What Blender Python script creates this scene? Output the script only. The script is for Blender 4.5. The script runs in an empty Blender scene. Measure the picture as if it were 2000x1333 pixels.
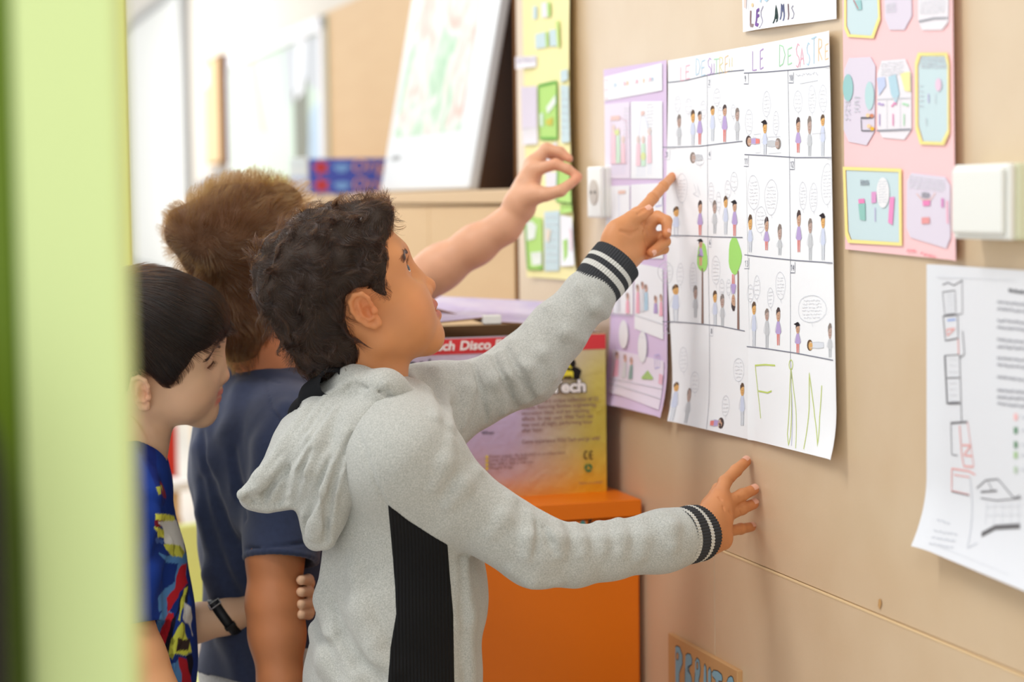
import bpy, bmesh, math, random
import numpy as np
from mathutils import Vector, Matrix

random.seed(4)
rng = np.random.default_rng(7)
SC = bpy.context.scene
COL = SC.collection

# ------------------------------------------------------------------ camera
F = 3889.0                      # focal length in pixels of the 2000 x 1333 frame (70 mm)
CAM = np.array([0.0, 0.0, 1.25])
PITCH = math.atan((666.5 - 390.0) / F)
ROLL = -0.0122
_fw = np.array([0, math.cos(PITCH), -math.sin(PITCH)])
_r0 = np.array([1.0, 0, 0])
_u0 = np.array([0, math.sin(PITCH), math.cos(PITCH)])
_cr = math.cos(ROLL)
RGT = _cr * _r0 + math.sin(ROLL) * _u0
UPV = _cr * _u0 - math.sin(ROLL) * _r0
cam_d = bpy.data.cameras.new('camera')
cam = bpy.data.objects.new('camera', cam_d)
COL.objects.link(cam)
cam.matrix_world = Matrix(((RGT[0], UPV[0], -_fw[0], CAM[0]),
                           (RGT[1], UPV[1], -_fw[1], CAM[1]),
                           (RGT[2], UPV[2], -_fw[2], CAM[2]),
                           (0, 0, 0, 1)))
cam_d.sensor_width = 36.0
cam_d.lens = 36.0 * F / 2000.0
cam_d.clip_start = 0.05
cam_d.dof.use_dof = True
cam_d.dof.focus_distance = 2.66
cam_d.dof.aperture_fstop = 2.8
SC.camera = cam

# ------------------------------------------------------------------ light and exposure
SC.view_settings.view_transform = 'Standard'
SC.view_settings.look = 'None'
SC.view_settings.gamma = 1.0
SC.view_settings.exposure = 0.06
SC.view_settings.use_curve_mapping = False
SC.cycles.use_denoising = True
SC.cycles.max_bounces = 6
SC.cycles.caustics_reflective = False
SC.cycles.caustics_refractive = False
world = bpy.data.worlds.new('world')
SC.world = world
world.use_nodes = True
_bg = world.node_tree.nodes['Background']
_bg.inputs['Color'].default_value = (0.93, 0.97, 1.0, 1)
_bg.inputs['Strength'].default_value = 0.98


def area(name, loc, target, sx, sy, power, col=(1, 1, 1)):
    l = bpy.data.lights.new(name, 'AREA')
    l.shape = 'RECTANGLE'
    l.size, l.size_y = sx, sy
    l.energy = power
    l.color = col
    o = bpy.data.objects.new(name, l)
    COL.objects.link(o)
    o.location = loc
    o.rotation_euler = (Vector(target) - Vector(loc)).to_track_quat('-Z', 'Y').to_euler()
    return o


area('ceiling_and_fill_lamp', (-1.05, 2.25, 2.75), (-1.05, 2.25, 0), 1.2, 0.25, 24, (1, 0.975, 0.94))
area('ceiling_and_fill_lamp', (-0.2, -0.9, 2.75), (-0.2, -0.9, 0), 0.6, 1.2, 32, (1, 0.975, 0.94))  # unseen, added behind the camera to brighten the front of the post
area('ceiling_and_fill_lamp', (-1.35, 4.6, 2.75), (-1.35, 4.6, 0), 0.6, 1.2, 15, (1, 0.975, 0.94))
area('ceiling_and_fill_lamp', (-2.6, 8.5, 2.75), (-2.6, 8.5, 0), 0.6, 1.2, 80, (1, 0.98, 0.95))
# daylight through the windows of the wall opposite the panelled one
area('window_light', (-6.9, 7.9, 1.75), (-6.9 + 0.9513, 7.9 + 0.3085, 1.75), 12.0, 1.6, 45, (0.98, 1.0, 1.0))
area('window_light', (-6.75, 14.55, 1.75), (-6.75 + .3085, 14.55 - .9513, 1.75), 4.4, 1.6, 45, (0.98, 1.0, 1.0))

# ------------------------------------------------------------------ pixel -> place helpers


def ray(px, py):
    return _fw + RGT * ((px - 1000.0) / F) + UPV * ((666.5 - py) / F)


def P(px, py, depth):
    """the place seen at (px, py) at a given distance along the lens axis"""
    return CAM + ray(px, py) * depth


def project(V):
    q = V - CAM
    z = q @ _fw
    return 1000.0 + F * (q @ RGT) / z, 666.5 - F * (q @ UPV) / z, z


ALPHA = math.atan(1200.0 / F)                     # how far the panelled wall turns from the lens axis
DW = np.array([-math.sin(ALPHA), math.cos(ALPHA), 0.0])    # along the wall, away
NW = np.array([-math.cos(ALPHA), -math.sin(ALPHA), 0.0])   # out of the wall, into the room
ZV = np.array([0, 0, 1.0])
O_W = np.array([0.332, 2.75, 0.0])


def wall_uv(px, py, off=0.0):
    r = ray(px, py)
    t = ((O_W + NW * off - CAM) @ NW) / (r @ NW)
    q = CAM + r * t - O_W
    return q @ DW, q[2]


def W(u, v, off=0.0):
    return O_W + DW * u + ZV * v + NW * off


# ------------------------------------------------------------------ materials
def srgb(r, g, b):
    def f(c):
        c /= 255.0
        return c / 12.92 if c <= 0.04045 else ((c + 0.055) / 1.055) ** 2.4
    return (f(r), f(g), f(b), 1.0)


def mat(name, col=None, rough=0.6, spec=0.4, noise=None, bump=None, sss=0.0, attr=None, emit=None, sheen=0.0,
        metal=0.0, ncol=None, nscale=(1, 1, 1), coat=0.0):
    """principled material; noise=(scale, detail, amount) varies the colour; bump=(scale, strength, distance)"""
    m = bpy.data.materials.new(name)
    m.use_nodes = True
    nt = m.node_tree
    b = nt.nodes['Principled BSDF']
    b.inputs['Roughness'].default_value = rough
    b.inputs['Specular IOR Level'].default_value = spec
    b.inputs['Metallic'].default_value = metal
    if coat:
        b.inputs['Coat Weight'].default_value = coat
        b.inputs['Coat Roughness'].default_value = 0.15
    if sheen:
        b.inputs['Sheen Weight'].default_value = sheen
        b.inputs['Sheen Roughness'].default_value = 0.6
    if sss:
        b.inputs['Subsurface Weight'].default_value = sss
        b.inputs['Subsurface Radius'].default_value = (0.009, 0.004, 0.002)
        b.inputs['Subsurface Scale'].default_value = 1.0
    src = None
    if attr:
        a = nt.nodes.new('ShaderNodeAttribute')
        a.attribute_name = attr
        src = a.outputs['Color']
    elif col is not None:
        b.inputs['Base Color'].default_value = col
    tc = nt.nodes.new('ShaderNodeTexCoord')
    mp = nt.nodes.new('ShaderNodeMapping')
    mp.inputs['Scale'].default_value = nscale
    nt.links.new(tc.outputs['Object'], mp.inputs['Vector'])
    if noise:
        n = nt.nodes.new('ShaderNodeTexNoise')
        n.inputs['Scale'].default_value = noise[0]
        n.inputs['Detail'].default_value = noise[1]
        nt.links.new(mp.outputs['Vector'], n.inputs['Vector'])
        mx = nt.nodes.new('ShaderNodeMix')
        mx.data_type = 'RGBA'
        mx.blend_type = 'MIX'
        rmp = nt.nodes.new('ShaderNodeMapRange')
        rmp.inputs['From Min'].default_value = 0.35
        rmp.inputs['From Max'].default_value = 0.65
        rmp.inputs['To Max'].default_value = noise[2]
        nt.links.new(n.outputs['Fac'], rmp.inputs['Value'])
        nt.links.new(rmp.outputs['Result'], mx.inputs['Factor'])
        if src is not None:
            nt.links.new(src, mx.inputs['A'])
        else:
            mx.inputs['A'].default_value = col
        mx.inputs['B'].default_value = ncol if ncol else (col[0] * .6, col[1] * .6, col[2] * .6, 1)
        src = mx.outputs['Result']
    if src is not None:
        nt.links.new(src, b.inputs['Base Color'])
    if bump:
        n2 = nt.nodes.new('ShaderNodeTexNoise')
        n2.inputs['Scale'].default_value = bump[0]
        n2.inputs['Detail'].default_value = 3
        nt.links.new(mp.outputs['Vector'], n2.inputs['Vector'])
        bp = nt.nodes.new('ShaderNodeBump')
        bp.inputs['Strength'].default_value = bump[1]
        bp.inputs['Distance'].default_value = bump[2]
        nt.links.new(n2.outputs['Fac'], bp.inputs['Height'])
        nt.links.new(bp.outputs['Normal'], b.inputs['Normal'])
    if emit:
        b.inputs['Emission Color'].default_value = emit[0]
        b.inputs['Emission Strength'].default_value = emit[1]
    return m


# ------------------------------------------------------------------ objects
def link(o, parent=None):
    COL.objects.link(o)
    if parent is not None:
        o.parent = parent
        if parent.type == 'EMPTY':          # meshes are all built in place, so only an Empty has an offset
            o.matrix_parent_inverse = Matrix.Translation(-parent.location)
    return o


def tag(o, label=None, cat=None, group=None, kind=None):
    if label:
        o['label'] = label
    if cat:
        o['category'] = cat
    if group:
        o['group'] = group
    if kind:
        o['kind'] = kind
    return o


def thing(name, loc, label, cat, group=None):
    o = bpy.data.objects.new(name, None)
    o.empty_display_size = 0.05
    o.location = Vector([float(c) for c in loc])
    COL.objects.link(o)
    return tag(o, label, cat, group)


def mkmesh(name, V, Fc, material, parent=None, smooth=True, cols=None, mats=None, fmat=None):
    """one mesh object from numpy vertices and equal-sized faces (or a list of lists)"""
    me = bpy.data.meshes.new(name)
    V = np.asarray(V, dtype=np.float32)
    if isinstance(Fc, np.ndarray):
        k = Fc.shape[1]
        me.vertices.add(len(V))
        me.vertices.foreach_set('co', V.ravel())
        me.loops.add(Fc.size)
        me.loops.foreach_set('vertex_index', Fc.astype(np.int32).ravel())
        me.polygons.add(len(Fc))
        me.polygons.foreach_set('loop_start', np.arange(0, Fc.size, k, dtype=np.int32))
        me.update(calc_edges=True)
    else:
        me.from_pydata(V.tolist(), [], Fc)
        me.update()
    if smooth:
        me.polygons.foreach_set('use_smooth', np.ones(len(me.polygons), dtype=bool))
    for mm in (mats or [material]):
        me.materials.append(mm)
    if fmat is not None:
        me.polygons.foreach_set('material_index', np.asarray(fmat, dtype=np.int32))
    if cols is not None:
        ca = me.color_attributes.new('tint', 'FLOAT_COLOR', 'POINT')
        c4 = np.ones((len(V), 4), dtype=np.float32)
        c4[:, :3] = cols
        ca.data.foreach_set('color', c4.ravel())
    o = bpy.data.objects.new(name, me)
    return link(o, parent)


def from_bm(name, bm, material, parent=None, smooth=False, mats=None):
    me = bpy.data.meshes.new(name)
    bmesh.ops.recalc_face_normals(bm, faces=bm.faces[:])
    bm.to_mesh(me)
    bm.free()
    for mm in (mats or [material]):
        me.materials.append(mm)
    if smooth:
        me.polygons.foreach_set('use_smooth', np.ones(len(me.polygons), dtype=bool))
    o = bpy.data.objects.new(name, me)
    return link(o, parent)


def frame_box(bm, o, ex, ey, ez, x0, x1, y0, y1, z0, z1, bevel=0.0, seg=2):
    """a box in the frame (o; ex, ey, ez), added to bm"""
    vs = []
    for x in (x0, x1):
        for y in (y0, y1):
            for z in (z0, z1):
                vs.append(bm.verts.new(Vector(o + ex * x + ey * y + ez * z)))
    fs = [bm.faces.new([vs[i] for i in f]) for f in
          ((0, 1, 3, 2), (4, 6, 7, 5), (0, 4, 5, 1), (2, 3, 7, 6), (0, 2, 6, 4), (1, 5, 7, 3))]
    if bevel:
        es = list({e for f in fs for e in f.edges})
        bmesh.ops.bevel(bm, geom=es, offset=bevel, segments=seg, affect='EDGES', profile=0.5)


def wbox(name, u0, u1, z0, z1, w0, w1, material, parent=None, bevel=0.002):
    """box standing square to the panelled wall: u along it, w out of it"""
    bm = bmesh.new()
    frame_box(bm, O_W, DW, ZV, NW, u0, u1, z0, z1, w0, w1, bevel)
    return from_bm(name, bm, material, parent)


# ------------------------------------------------------------------ implicit surfaces
class Field:
    """a signed distance grid, filled primitive by primitive, meshed with surface nets"""

    def __init__(s, lo, hi, h):
        s.lo = np.asarray(lo, float)
        s.h = h
        s.n = np.ceil((np.asarray(hi, float) - s.lo) / h).astype(int) + 1
        s.D = np.full(s.n, 0.5, dtype=np.float32)
        s.ax = [(s.lo[i] + h * np.arange(s.n[i])).astype(np.float32) for i in range(3)]

    def _sl(s, bmin, bmax, pad):
        a = np.maximum(np.floor((bmin - pad - s.lo) / s.h).astype(int), 0)
        b = np.minimum(np.ceil((bmax + pad - s.lo) / s.h).astype(int) + 1, s.n)
        if np.any(b <= a):
            return None
        sl = tuple(slice(a[i], b[i]) for i in range(3))
        X = s.ax[0][sl[0]][:, None, None]
        Y = s.ax[1][sl[1]][None, :, None]
        Z = s.ax[2][sl[2]][None, None, :]
        return sl, X, Y, Z

    def _comb(s, sl, d, k, sub):
        A = s.D[sl]
        if sub:
            if k > 0:
                h = np.maximum(k - np.abs(A + d), 0) / k
                s.D[sl] = np.maximum(A, -d) + h * h * (k * .25)
            else:
                s.D[sl] = np.maximum(A, -d)
        else:
            if k > 0:
                h = np.maximum(k - np.abs(A - d), 0) / k
                s.D[sl] = np.minimum(A, d) - h * h * (k * .25)
            else:
                s.D[sl] = np.minimum(A, d)

    def cone(s, a, b, ra, rb, k=0.0, sub=False, w=None, st=1.0):
        """tapered capsule; st stretches its section along the unit vector w"""
        a = np.asarray(a, float)
        b = np.asarray(b, float)
        R = max(ra, rb) * max(st, 1.0)
        g = s._sl(np.minimum(a, b) - R, np.maximum(a, b) + R, (k if sub else max(k, .045)) * max(st, 1.0) + 5 * s.h)
        if g is None:
            return
        sl, X, Y, Z = g
        x, y, z = X - a[0], Y - a[1], Z - a[2]
        ab = b - a
        if w is not None and st != 1.0:
            w = np.asarray(w, float) / np.linalg.norm(w)
            q = (x * w[0] + y * w[1] + z * w[2]) * (1.0 / st - 1.0)
            x, y, z = x + w[0] * q, y + w[1] * q, z + w[2] * q
            ab = ab + w * (ab @ w) * (1.0 / st - 1.0)
        L = ab @ ab + 1e-12
        t = np.clip((x * ab[0] + y * ab[1] + z * ab[2]) / L, 0, 1)
        d = np.sqrt((x - t * ab[0]) ** 2 + (y - t * ab[1]) ** 2 + (z - t * ab[2]) ** 2) - (ra + (rb - ra) * t)
        s._comb(sl, d.astype(np.float32), k, sub)

    def chain(s, pts, rs, k=0.004, k0=None, sub=False, w=None, st=1.0):
        for i in range(len(pts) - 1):
            s.cone(pts[i], pts[i + 1], rs[i], rs[i + 1], (k if (i or k0 is None) else k0), sub, w, st)
        return s

    def ball(s, c, r, k=0.0, sub=False):
        s.cone(c, np.asarray(c, float) + 1e-5, r, r, k, sub)

    def ell(s, c, r, R=None, k=0.0, sub=False):
        c = np.asarray(c, float)
        r = np.asarray(r, float)
        R = np.eye(3) if R is None else R
        ext = np.sqrt(((R * r) ** 2).sum(1))
        g = s._sl(c - ext, c + ext, (2.6 * k if sub else max(2.6 * k, .045)) + 4 * s.h + .6 * (r.max() - r.min()))
        if g is None:
            return
        sl, X, Y, Z = g
        x, y, z = X - c[0], Y - c[1], Z - c[2]
        k0 = 0
        k1 = 0
        for i in range(3):
            q = (x * R[0, i] + y * R[1, i] + z * R[2, i])
            k0 = k0 + (q / r[i]) ** 2
            k1 = k1 + (q / r[i] ** 2) ** 2
        k0 = np.sqrt(k0)
        k1 = np.sqrt(k1) + 1e-9
        d = k0 * (k0 - 1.0) / k1
        s._comb(sl, d.astype(np.float32), k, sub)

    def warp(s, fn, band=0.02):
        """D += fn(points) near the surface (negative bulges out)"""
        idx = np.nonzero(np.abs(s.D) < band)
        p = np.stack([s.ax[i][idx[i]] for i in range(3)], 1)
        s.D[idx] += fn(p).astype(np.float32)

    def cut(s, fn, band=0.05):
        """D = max(D, fn(points)) near the surface"""
        idx = np.nonzero(s.D < band)
        p = np.stack([s.ax[i][idx[i]] for i in range(3)], 1)
        s.D[idx] = np.maximum(s.D[idx], fn(p).astype(np.float32))

    def sample(s, p):
        q = (np.asarray(p, float) - s.lo) / s.h
        i = np.floor(q).astype(int)
        i = np.minimum(np.maximum(i, 0), s.n - 2)
        f = np.clip(q - i, 0, 1)
        out = 0
        for dx in (0, 1):
            for dy in (0, 1):
                for dz in (0, 1):
                    wgt = ((f[..., 0] if dx else 1 - f[..., 0]) * (f[..., 1] if dy else 1 - f[..., 1]) *
                           (f[..., 2] if dz else 1 - f[..., 2]))
                    out = out + wgt * s.D[i[..., 0] + dx, i[..., 1] + dy, i[..., 2] + dz]
        return out

    def grad(s, p):
        e = s.h
        p = np.asarray(p, float)
        g = np.stack([s.sample(p + np.eye(3)[i] * e) - s.sample(p - np.eye(3)[i] * e) for i in range(3)], -1)
        return g / (np.linalg.norm(g, axis=-1, keepdims=True) + 1e-9)

    def hit(s, px, py, t0=2.0, t1=3.6):
        """first place where the sight line of a pixel meets the surface"""
        t = np.linspace(t0, t1, 1200)
        p = CAM + ray(px, py) * t[:, None]
        ok = np.all((p > s.lo) & (p < s.lo + s.h * (s.n - 1)), axis=1)
        d = np.where(ok, s.sample(p), 1.0)
        i = np.nonzero(d < 0)[0]
        if len(i):
            return p[i[0]]
        return p[np.argmin(d)]

    def ridge(s, pts, r=0.006, lift=0.003, k=0.010, taper=True):
        """a raised fold along a pixel polyline"""
        q = [s.hit(*p) for p in pts]
        rs = [r] * len(q)
        if taper:
            rs[0] = rs[-1] = r * .45
        c = [q[i] - s.grad(q[i]) * (rs[i] - lift * (rs[i] / r)) for i in range(len(q))]
        s.chain(c, rs, k)

    def groove(s, pts, r=0.004, dep=0.003, k=0.006, taper=True):
        """a creased valley along a pixel polyline"""
        q = [s.hit(*p) for p in pts]
        rs = [r] * len(q)
        if taper:
            rs[0] = rs[-1] = r * .4
        c = [q[i] + s.grad(q[i]) * (rs[i] - dep * (rs[i] / r)) for i in range(len(q))]
        s.chain(c, rs, k, sub=True)

    def mesh(s):
        D = s.D
        S = D < 0
        c = S[:-1, :-1, :-1].astype(np.int8)
        tot = np.zeros(np.array(S.shape) - 1, dtype=np.int8)
        for dx in (0, 1):
            for dy in (0, 1):
                for dz in (0, 1):
                    tot += S[dx:S.shape[0] - 1 + dx, dy:S.shape[1] - 1 + dy, dz:S.shape[2] - 1 + dz]
        act = (tot > 0) & (tot < 8)
        I, J, K = np.nonzero(act)
        idx = np.full(act.shape, -1, dtype=np.int32)
        idx[I, J, K] = np.arange(len(I))
        acc = np.zeros((len(I), 3))
        cnt = np.zeros(len(I))
        corners = [(0, 0, 0), (1, 0, 0), (0, 1, 0), (1, 1, 0), (0, 0, 1), (1, 0, 1), (0, 1, 1), (1, 1, 1)]
        val = [D[I + a, J + b, K + e] for a, b, e in corners]
        for i in range(8):
            for j in range(i + 1, 8):
                ci, cj = np.array(corners[i]), np.array(corners[j])
                if np.abs(ci - cj).sum() != 1:
                    continue
                m = (val[i] < 0) != (val[j] < 0)
                t = np.where(m, val[i] / (val[i] - val[j] + 1e-12 * (val[i] == val[j])), 0)
                acc[m] += (ci + (cj - ci) * t[:, None])[m]
                cnt[m] += 1
        V = s.lo + s.h * (np.stack([I, J, K], 1) + acc / cnt[:, None])
        quads = []
        for ax in range(3):
            A = S[tuple(slice(0, -1) if i == ax else slice(1, -1) for i in range(3))]
            B = S[tuple(slice(1, None) if i == ax else slice(1, -1) for i in range(3))]
            e = np.stack(np.nonzero(A != B), 1)
            fl = A[tuple(e.T)]
            o1, o2 = [i for i in range(3) if i != ax]
            base = e.copy()
            base[:, o1] += 1
            base[:, o2] += 1
            q = []
            for d1, d2 in ((1, 1), (0, 1), (0, 0), (1, 0)):
                cc = base.copy()
                cc[:, o1] -= d1
                cc[:, o2] -= d2
                q.append(idx[tuple(cc.T)])
            q = np.stack(q, 1)
            flip = fl if ax != 1 else ~fl
            q[~flip] = q[~flip][:, ::-1]
            quads.append(q)
        Q = np.concatenate(quads)
        Q = Q[(Q >= 0).all(1)]
        return V, Q


def snoise(p, freq, seed=0, oct=1):
    """smooth pseudo-noise in about [-1, 1]"""
    r = np.random.default_rng(seed)
    out = np.zeros(len(p))
    for o in range(oct):
        acc = 0
        for i in range(5):
            kv = r.normal(size=3)
            kv *= freq * (2 ** o) * (0.6 + 0.8 * r.random()) / np.linalg.norm(kv)
            acc = acc + np.sin(p @ kv + r.random() * 6.28 + 1.3 * np.sin(p @ np.roll(kv, 1) * .7 + r.random() * 6.28))
        out += acc / 3.2 * 0.5 ** o
    return out


def axes(yaw, pitch, roll):
    """columns forward, left, up of a head that looks to picture-right; yaw turns it away, pitch lifts the chin,
    roll leans it towards its right shoulder"""
    cy, sy = math.cos(math.radians(yaw)), math.sin(math.radians(yaw))
    cp, sp = math.cos(math.radians(pitch)), math.sin(math.radians(pitch))
    fw = np.array([cy * cp, sy * cp, sp])
    lf = np.array([-sy, cy, 0.0])
    up = np.cross(fw, lf)
    cr, sr = math.cos(math.radians(roll)), math.sin(math.radians(roll))
    lf2 = lf * cr + up * sr
    up2 = np.cross(fw, lf2)
    return np.stack([fw, lf2, up2], 1)


def hair_curves(name, strands, r0, r1, material, parent):
    """strands: (N, K, 3) array -> one hair object"""
    N, K, _ = strands.shape
    hc = bpy.data.hair_curves.new(name)
    hc.add_curves([K] * N)
    hc.points.foreach_set('position', strands.astype(np.float32).ravel())
    rad = hc.attributes.get('radius') or hc.attributes.new('radius', 'FLOAT', 'POINT')
    rr = np.tile(np.linspace(r0, r1, K, dtype=np.float32), N)
    rad.data.foreach_set('value', rr)
    hc.materials.append(material)
    o = bpy.data.objects.new(name, hc)
    return link(o, parent)
# ================================================================== the room
M = {}
M['mdf'] = mat('mdf', srgb(217, 193, 161), 0.34, 0.75, noise=(9, 6, 0.5), ncol=srgb(209, 182, 147), bump=(420, 0.12, 0.001))
M['mdf_edge'] = mat('mdf_edge', srgb(226, 196, 152), 0.6, 0.3)
M['backing'] = mat('backing', srgb(70, 48, 28), 0.8, 0.2)
M['laminate'] = mat('laminate', srgb(216, 182, 138), 0.6, 0.25, noise=(3, 4, 0.5), ncol=srgb(210, 174, 130), nscale=(1, 1, 8))
M['laminate_top'] = mat('laminate_top', srgb(212, 178, 134), 0.5, 0.3)
M['cream'] = mat('cream', srgb(226, 219, 208), 0.8, 0.15, noise=(4, 3, 0.3), ncol=srgb(221, 213, 201))
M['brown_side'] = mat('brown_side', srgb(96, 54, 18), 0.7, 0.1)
M['dark_wood_and_shade'] = mat('dark_wood_and_shade', srgb(116, 74, 36), 0.8, 0.05, noise=(5, 5, 0.7), ncol=srgb(92, 58, 28), nscale=(1, 1, .15))  # plinth wood; its dark brown also paints the recess shade behind the map
M['floor'] = mat('floor', srgb(206, 202, 196), 0.45, 0.4, noise=(30, 4, 0.5), ncol=srgb(194, 190, 184))
M['white'] = mat('white_plastic', srgb(236, 236, 230), 0.35, 0.5)
M['white_matte'] = mat('white_matte', srgb(240, 240, 240), 0.6, 0.3)
M['grey'] = mat('grey', srgb(150, 150, 150), 0.5, 0.4)
M['dark'] = mat('dark', srgb(28, 28, 28), 0.6, 0.3)
M['paint'] = mat('printed', None, 0.75, 0.15, attr='tint')
M['paper'] = mat('paper', srgb(248, 249, 252), 0.75, 0.2, bump=(60, 0.08, 0.004))
M['paper2'] = mat('paper_thin', srgb(240, 240, 242), 0.7, 0.2, bump=(40, 0.08, 0.004))

U_END, ZJ = wall_uv(1012, 500)[0], wall_uv(1700, 1195)[1]
U_J = wall_uv(1396, 1180)[0]
REC = -0.30                                   # how far the wall steps back beyond the panelled part

# floor and walls
bm = bmesh.new()
frame_box(bm, O_W, DW, ZV, NW, -4, 14, -0.10, 0, -0.6, 6.0)
tag(from_bm('floor', bm, M['floor']), kind='structure')
wr = wbox('wall_right', -3.6, U_END - 0.002, 0, 2.9, -0.20, -0.019, M['backing'], bevel=0)
tag(wr, kind='structure')


def panel(u0, u1, z0, z1, w1):
    return wbox('panel', u0, u1, z0, z1, -0.0195, w1, M['mdf'], wr, 0.0012)


panel(-1.55, U_END, ZJ + 0.0004, 2.88, -0.0012)
panel(-3.58, -1.5525, ZJ + 0.0004, 2.88, -0.0012)
panel(U_J + 0.0009, U_END, 0.004, ZJ - 0.0012, 0.0)
panel(-1.25, U_J - 0.0009, 0.004, ZJ - 0.0012, 0.0005)
panel(-3.58, -1.2525, 0.004, ZJ - 0.0012, 0.0)
# pale sawn edge of the lower boards along the joint
tag(wbox('trim_1', -3.58, U_END, ZJ - 0.0030, ZJ - 0.0004, -0.010, 0.0012, M['mdf_edge'], bevel=0.0004), kind='structure')

U_FAR = 13.5
tag(wbox('wall_back', U_END - 0.10, U_FAR, 0, 2.9, REC - 0.12, REC, M['cream'], bevel=0), kind='structure')
we = wbox('wall_end', U_FAR, U_FAR + 0.1, 0, 0.92, REC - 0.12, 5.7, M['cream'], bevel=0)
tag(we, kind='structure')
wbox('lintel', U_FAR, U_FAR + 0.1, 2.58, 2.9, REC - 0.12, 5.7, M['cream'], we, 0)
wbox('pier', U_FAR, U_FAR + 0.1, .92, 2.58, REC - 0.12, .9, M['cream'], we, 0)
for k in range(3):
    wbox('mullion', U_FAR + .02, U_FAR + .08, .92, 2.58, 2.0 + 1.2 * k, 2.08 + 1.2 * k, M['white'], we, 0)


# window wall on the far side of the room
W_L = 5.55
wl = wbox('wall_left', -4, U_FAR, 0, 0.92, W_L, W_L + .15, M['cream'], bevel=0)
tag(wl, kind='structure')
wbox('lintel', -4, U_FAR, 2.58, 2.9, W_L, W_L + .15, M['cream'], wl, 0)
for k in range(10):
    uu = -2.2 + 1.6 * k
    wbox('mullion', uu - .04, uu + .04, .92, 2.58, W_L + .02, W_L + .08, M['white'], wl, 0)


def back_uv(px, py, w=REC):
    return wall_uv(px, py, w)


# wood panelling on the wall above the cabinets
zt = back_uv(640, 26)[1]
tag(wbox('wall_panelling', U_END, back_uv(455, 60)[0], 0.0, zt, REC - 0.001, REC + 0.012, M['laminate'], bevel=0.002), kind='structure')
u0, u1 = U_END, wall_uv(870, 200, REC)[0]
tag(wbox('recess_shade', U_END, back_uv(872, 200)[0], 0.0, 2.88, REC + 0.011, REC + 0.035, M['dark_wood_and_shade'], bevel=0.002), kind='structure')  # dark board standing in for the shade behind the leaning map
tag(wbox('trim_3', U_END + 0.0, U_END + 0.022, 0, 2.88, REC + 0.001, -0.0015, M['dark_wood_and_shade'], bevel=0.001), kind='structure')

# ------------------------------------------------------------------ long low cabinet
Z_CAB = wall_uv(700, 378, 0.0)[1]
u_c1 = wall_uv(366, 450)[0]
cab = thing('low_cabinet', W((U_END + u_c1) / 2, 0, -0.15),
            'long low beige wooden cabinet against the wall, with a map and boxes on it', 'cabinet')
ua = U_END + 0.024
wbox('body', ua, u_c1, 0.06, Z_CAB - 0.030, REC + 0.013, -0.016, M['laminate'], cab, 0.002)
wbox('plinth', ua + .01, u_c1 - .02, 0.0, 0.06, REC + 0.03, -0.06, M['dark_wood_and_shade'], cab, 0.001)
wbox('cabinet_top', ua, u_c1 + 0.02, Z_CAB - 0.028, Z_CAB, REC + 0.013, 0.006, M['laminate_top'], cab, 0.003)
nd = 7
for i in range(nd):
    a = ua + (u_c1 - ua) * i / nd
    b = ua + (u_c1 - ua) * (i + 1) / nd
    d = wbox('door', a + .002, b - .002, 0.07, Z_CAB - 0.034, -0.0155, 0.0, M['laminate'], cab, 0.002)
    wbox('handle', b - .06, b - .045, 0.62, 0.72, 0.0, 0.014, M['grey'], d, 0.003)

# ------------------------------------------------------------------ whiteboard on the far wall
uw0, zw1 = back_uv(366, -22)[0], back_uv(300, 26)[1]
uw1 = back_uv(252, 200)[0]
zw0 = back_uv(310, 520)[1]
wb = thing('whiteboard', W((uw0 + uw1) / 2, zw0, REC), 'big white board glowing in daylight on the far wall', 'whiteboard')
wbox('board', uw0, uw1, zw0, zw1, REC + .002, REC + .022, mat('board_white', srgb(250, 252, 250), 0.25, 0.5), wb, 0.002)
for a, b, c, d in ((uw0 - .05, uw0, zw0 - .03, zw1 + .05), (uw1, uw1 + .04, zw0 - .03, zw1 + .03)):
    wbox('frame', a, b, c, d, REC + .002, REC + .045, M['grey'], wb, 0.003)
wbox('frame', uw0, uw1, zw0 - .03, zw0, REC + .002, REC + .05, M['grey'], wb, 0.003)
wbox('frame', uw0, uw1, zw1, zw1 + .03, REC + .002, REC + .04, M['grey'], wb, 0.003)
wbox('corner_cap', uw0 - .07, uw0 + .01, zw1 - .03, zw1 + .10, REC + .002, REC + .06, M['dark'], wb, 0.006)

# ------------------------------------------------------------------ small hanging cupboard with a dark side
uc0, uc1 = wall_uv(430, 200, REC + .045)[0], wall_uv(402, 200, REC + .045)[0]
zc0, zc1 = wall_uv(430, 322, REC + .045)[1], wall_uv(430, 104, REC + .045)[1]
cb = thing('wall_cupboard', W(uc0, zc0, REC), 'narrow tan wooden cupboard with a dark side, beside the glossy poster', 'cupboard')
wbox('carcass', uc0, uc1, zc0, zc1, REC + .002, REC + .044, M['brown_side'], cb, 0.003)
wbox('door', uc0 + .01, uc1 + .02, zc0 + .01, zc1 - .01, REC + .044, REC + .050, M['laminate'], cb, 0.003)
wbox('notice', uc0 + .45, uc1 - .1, zc0 + .45, zc1 - .12, REC + .050, REC + .052, M['paper'], cb, 0)


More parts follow.
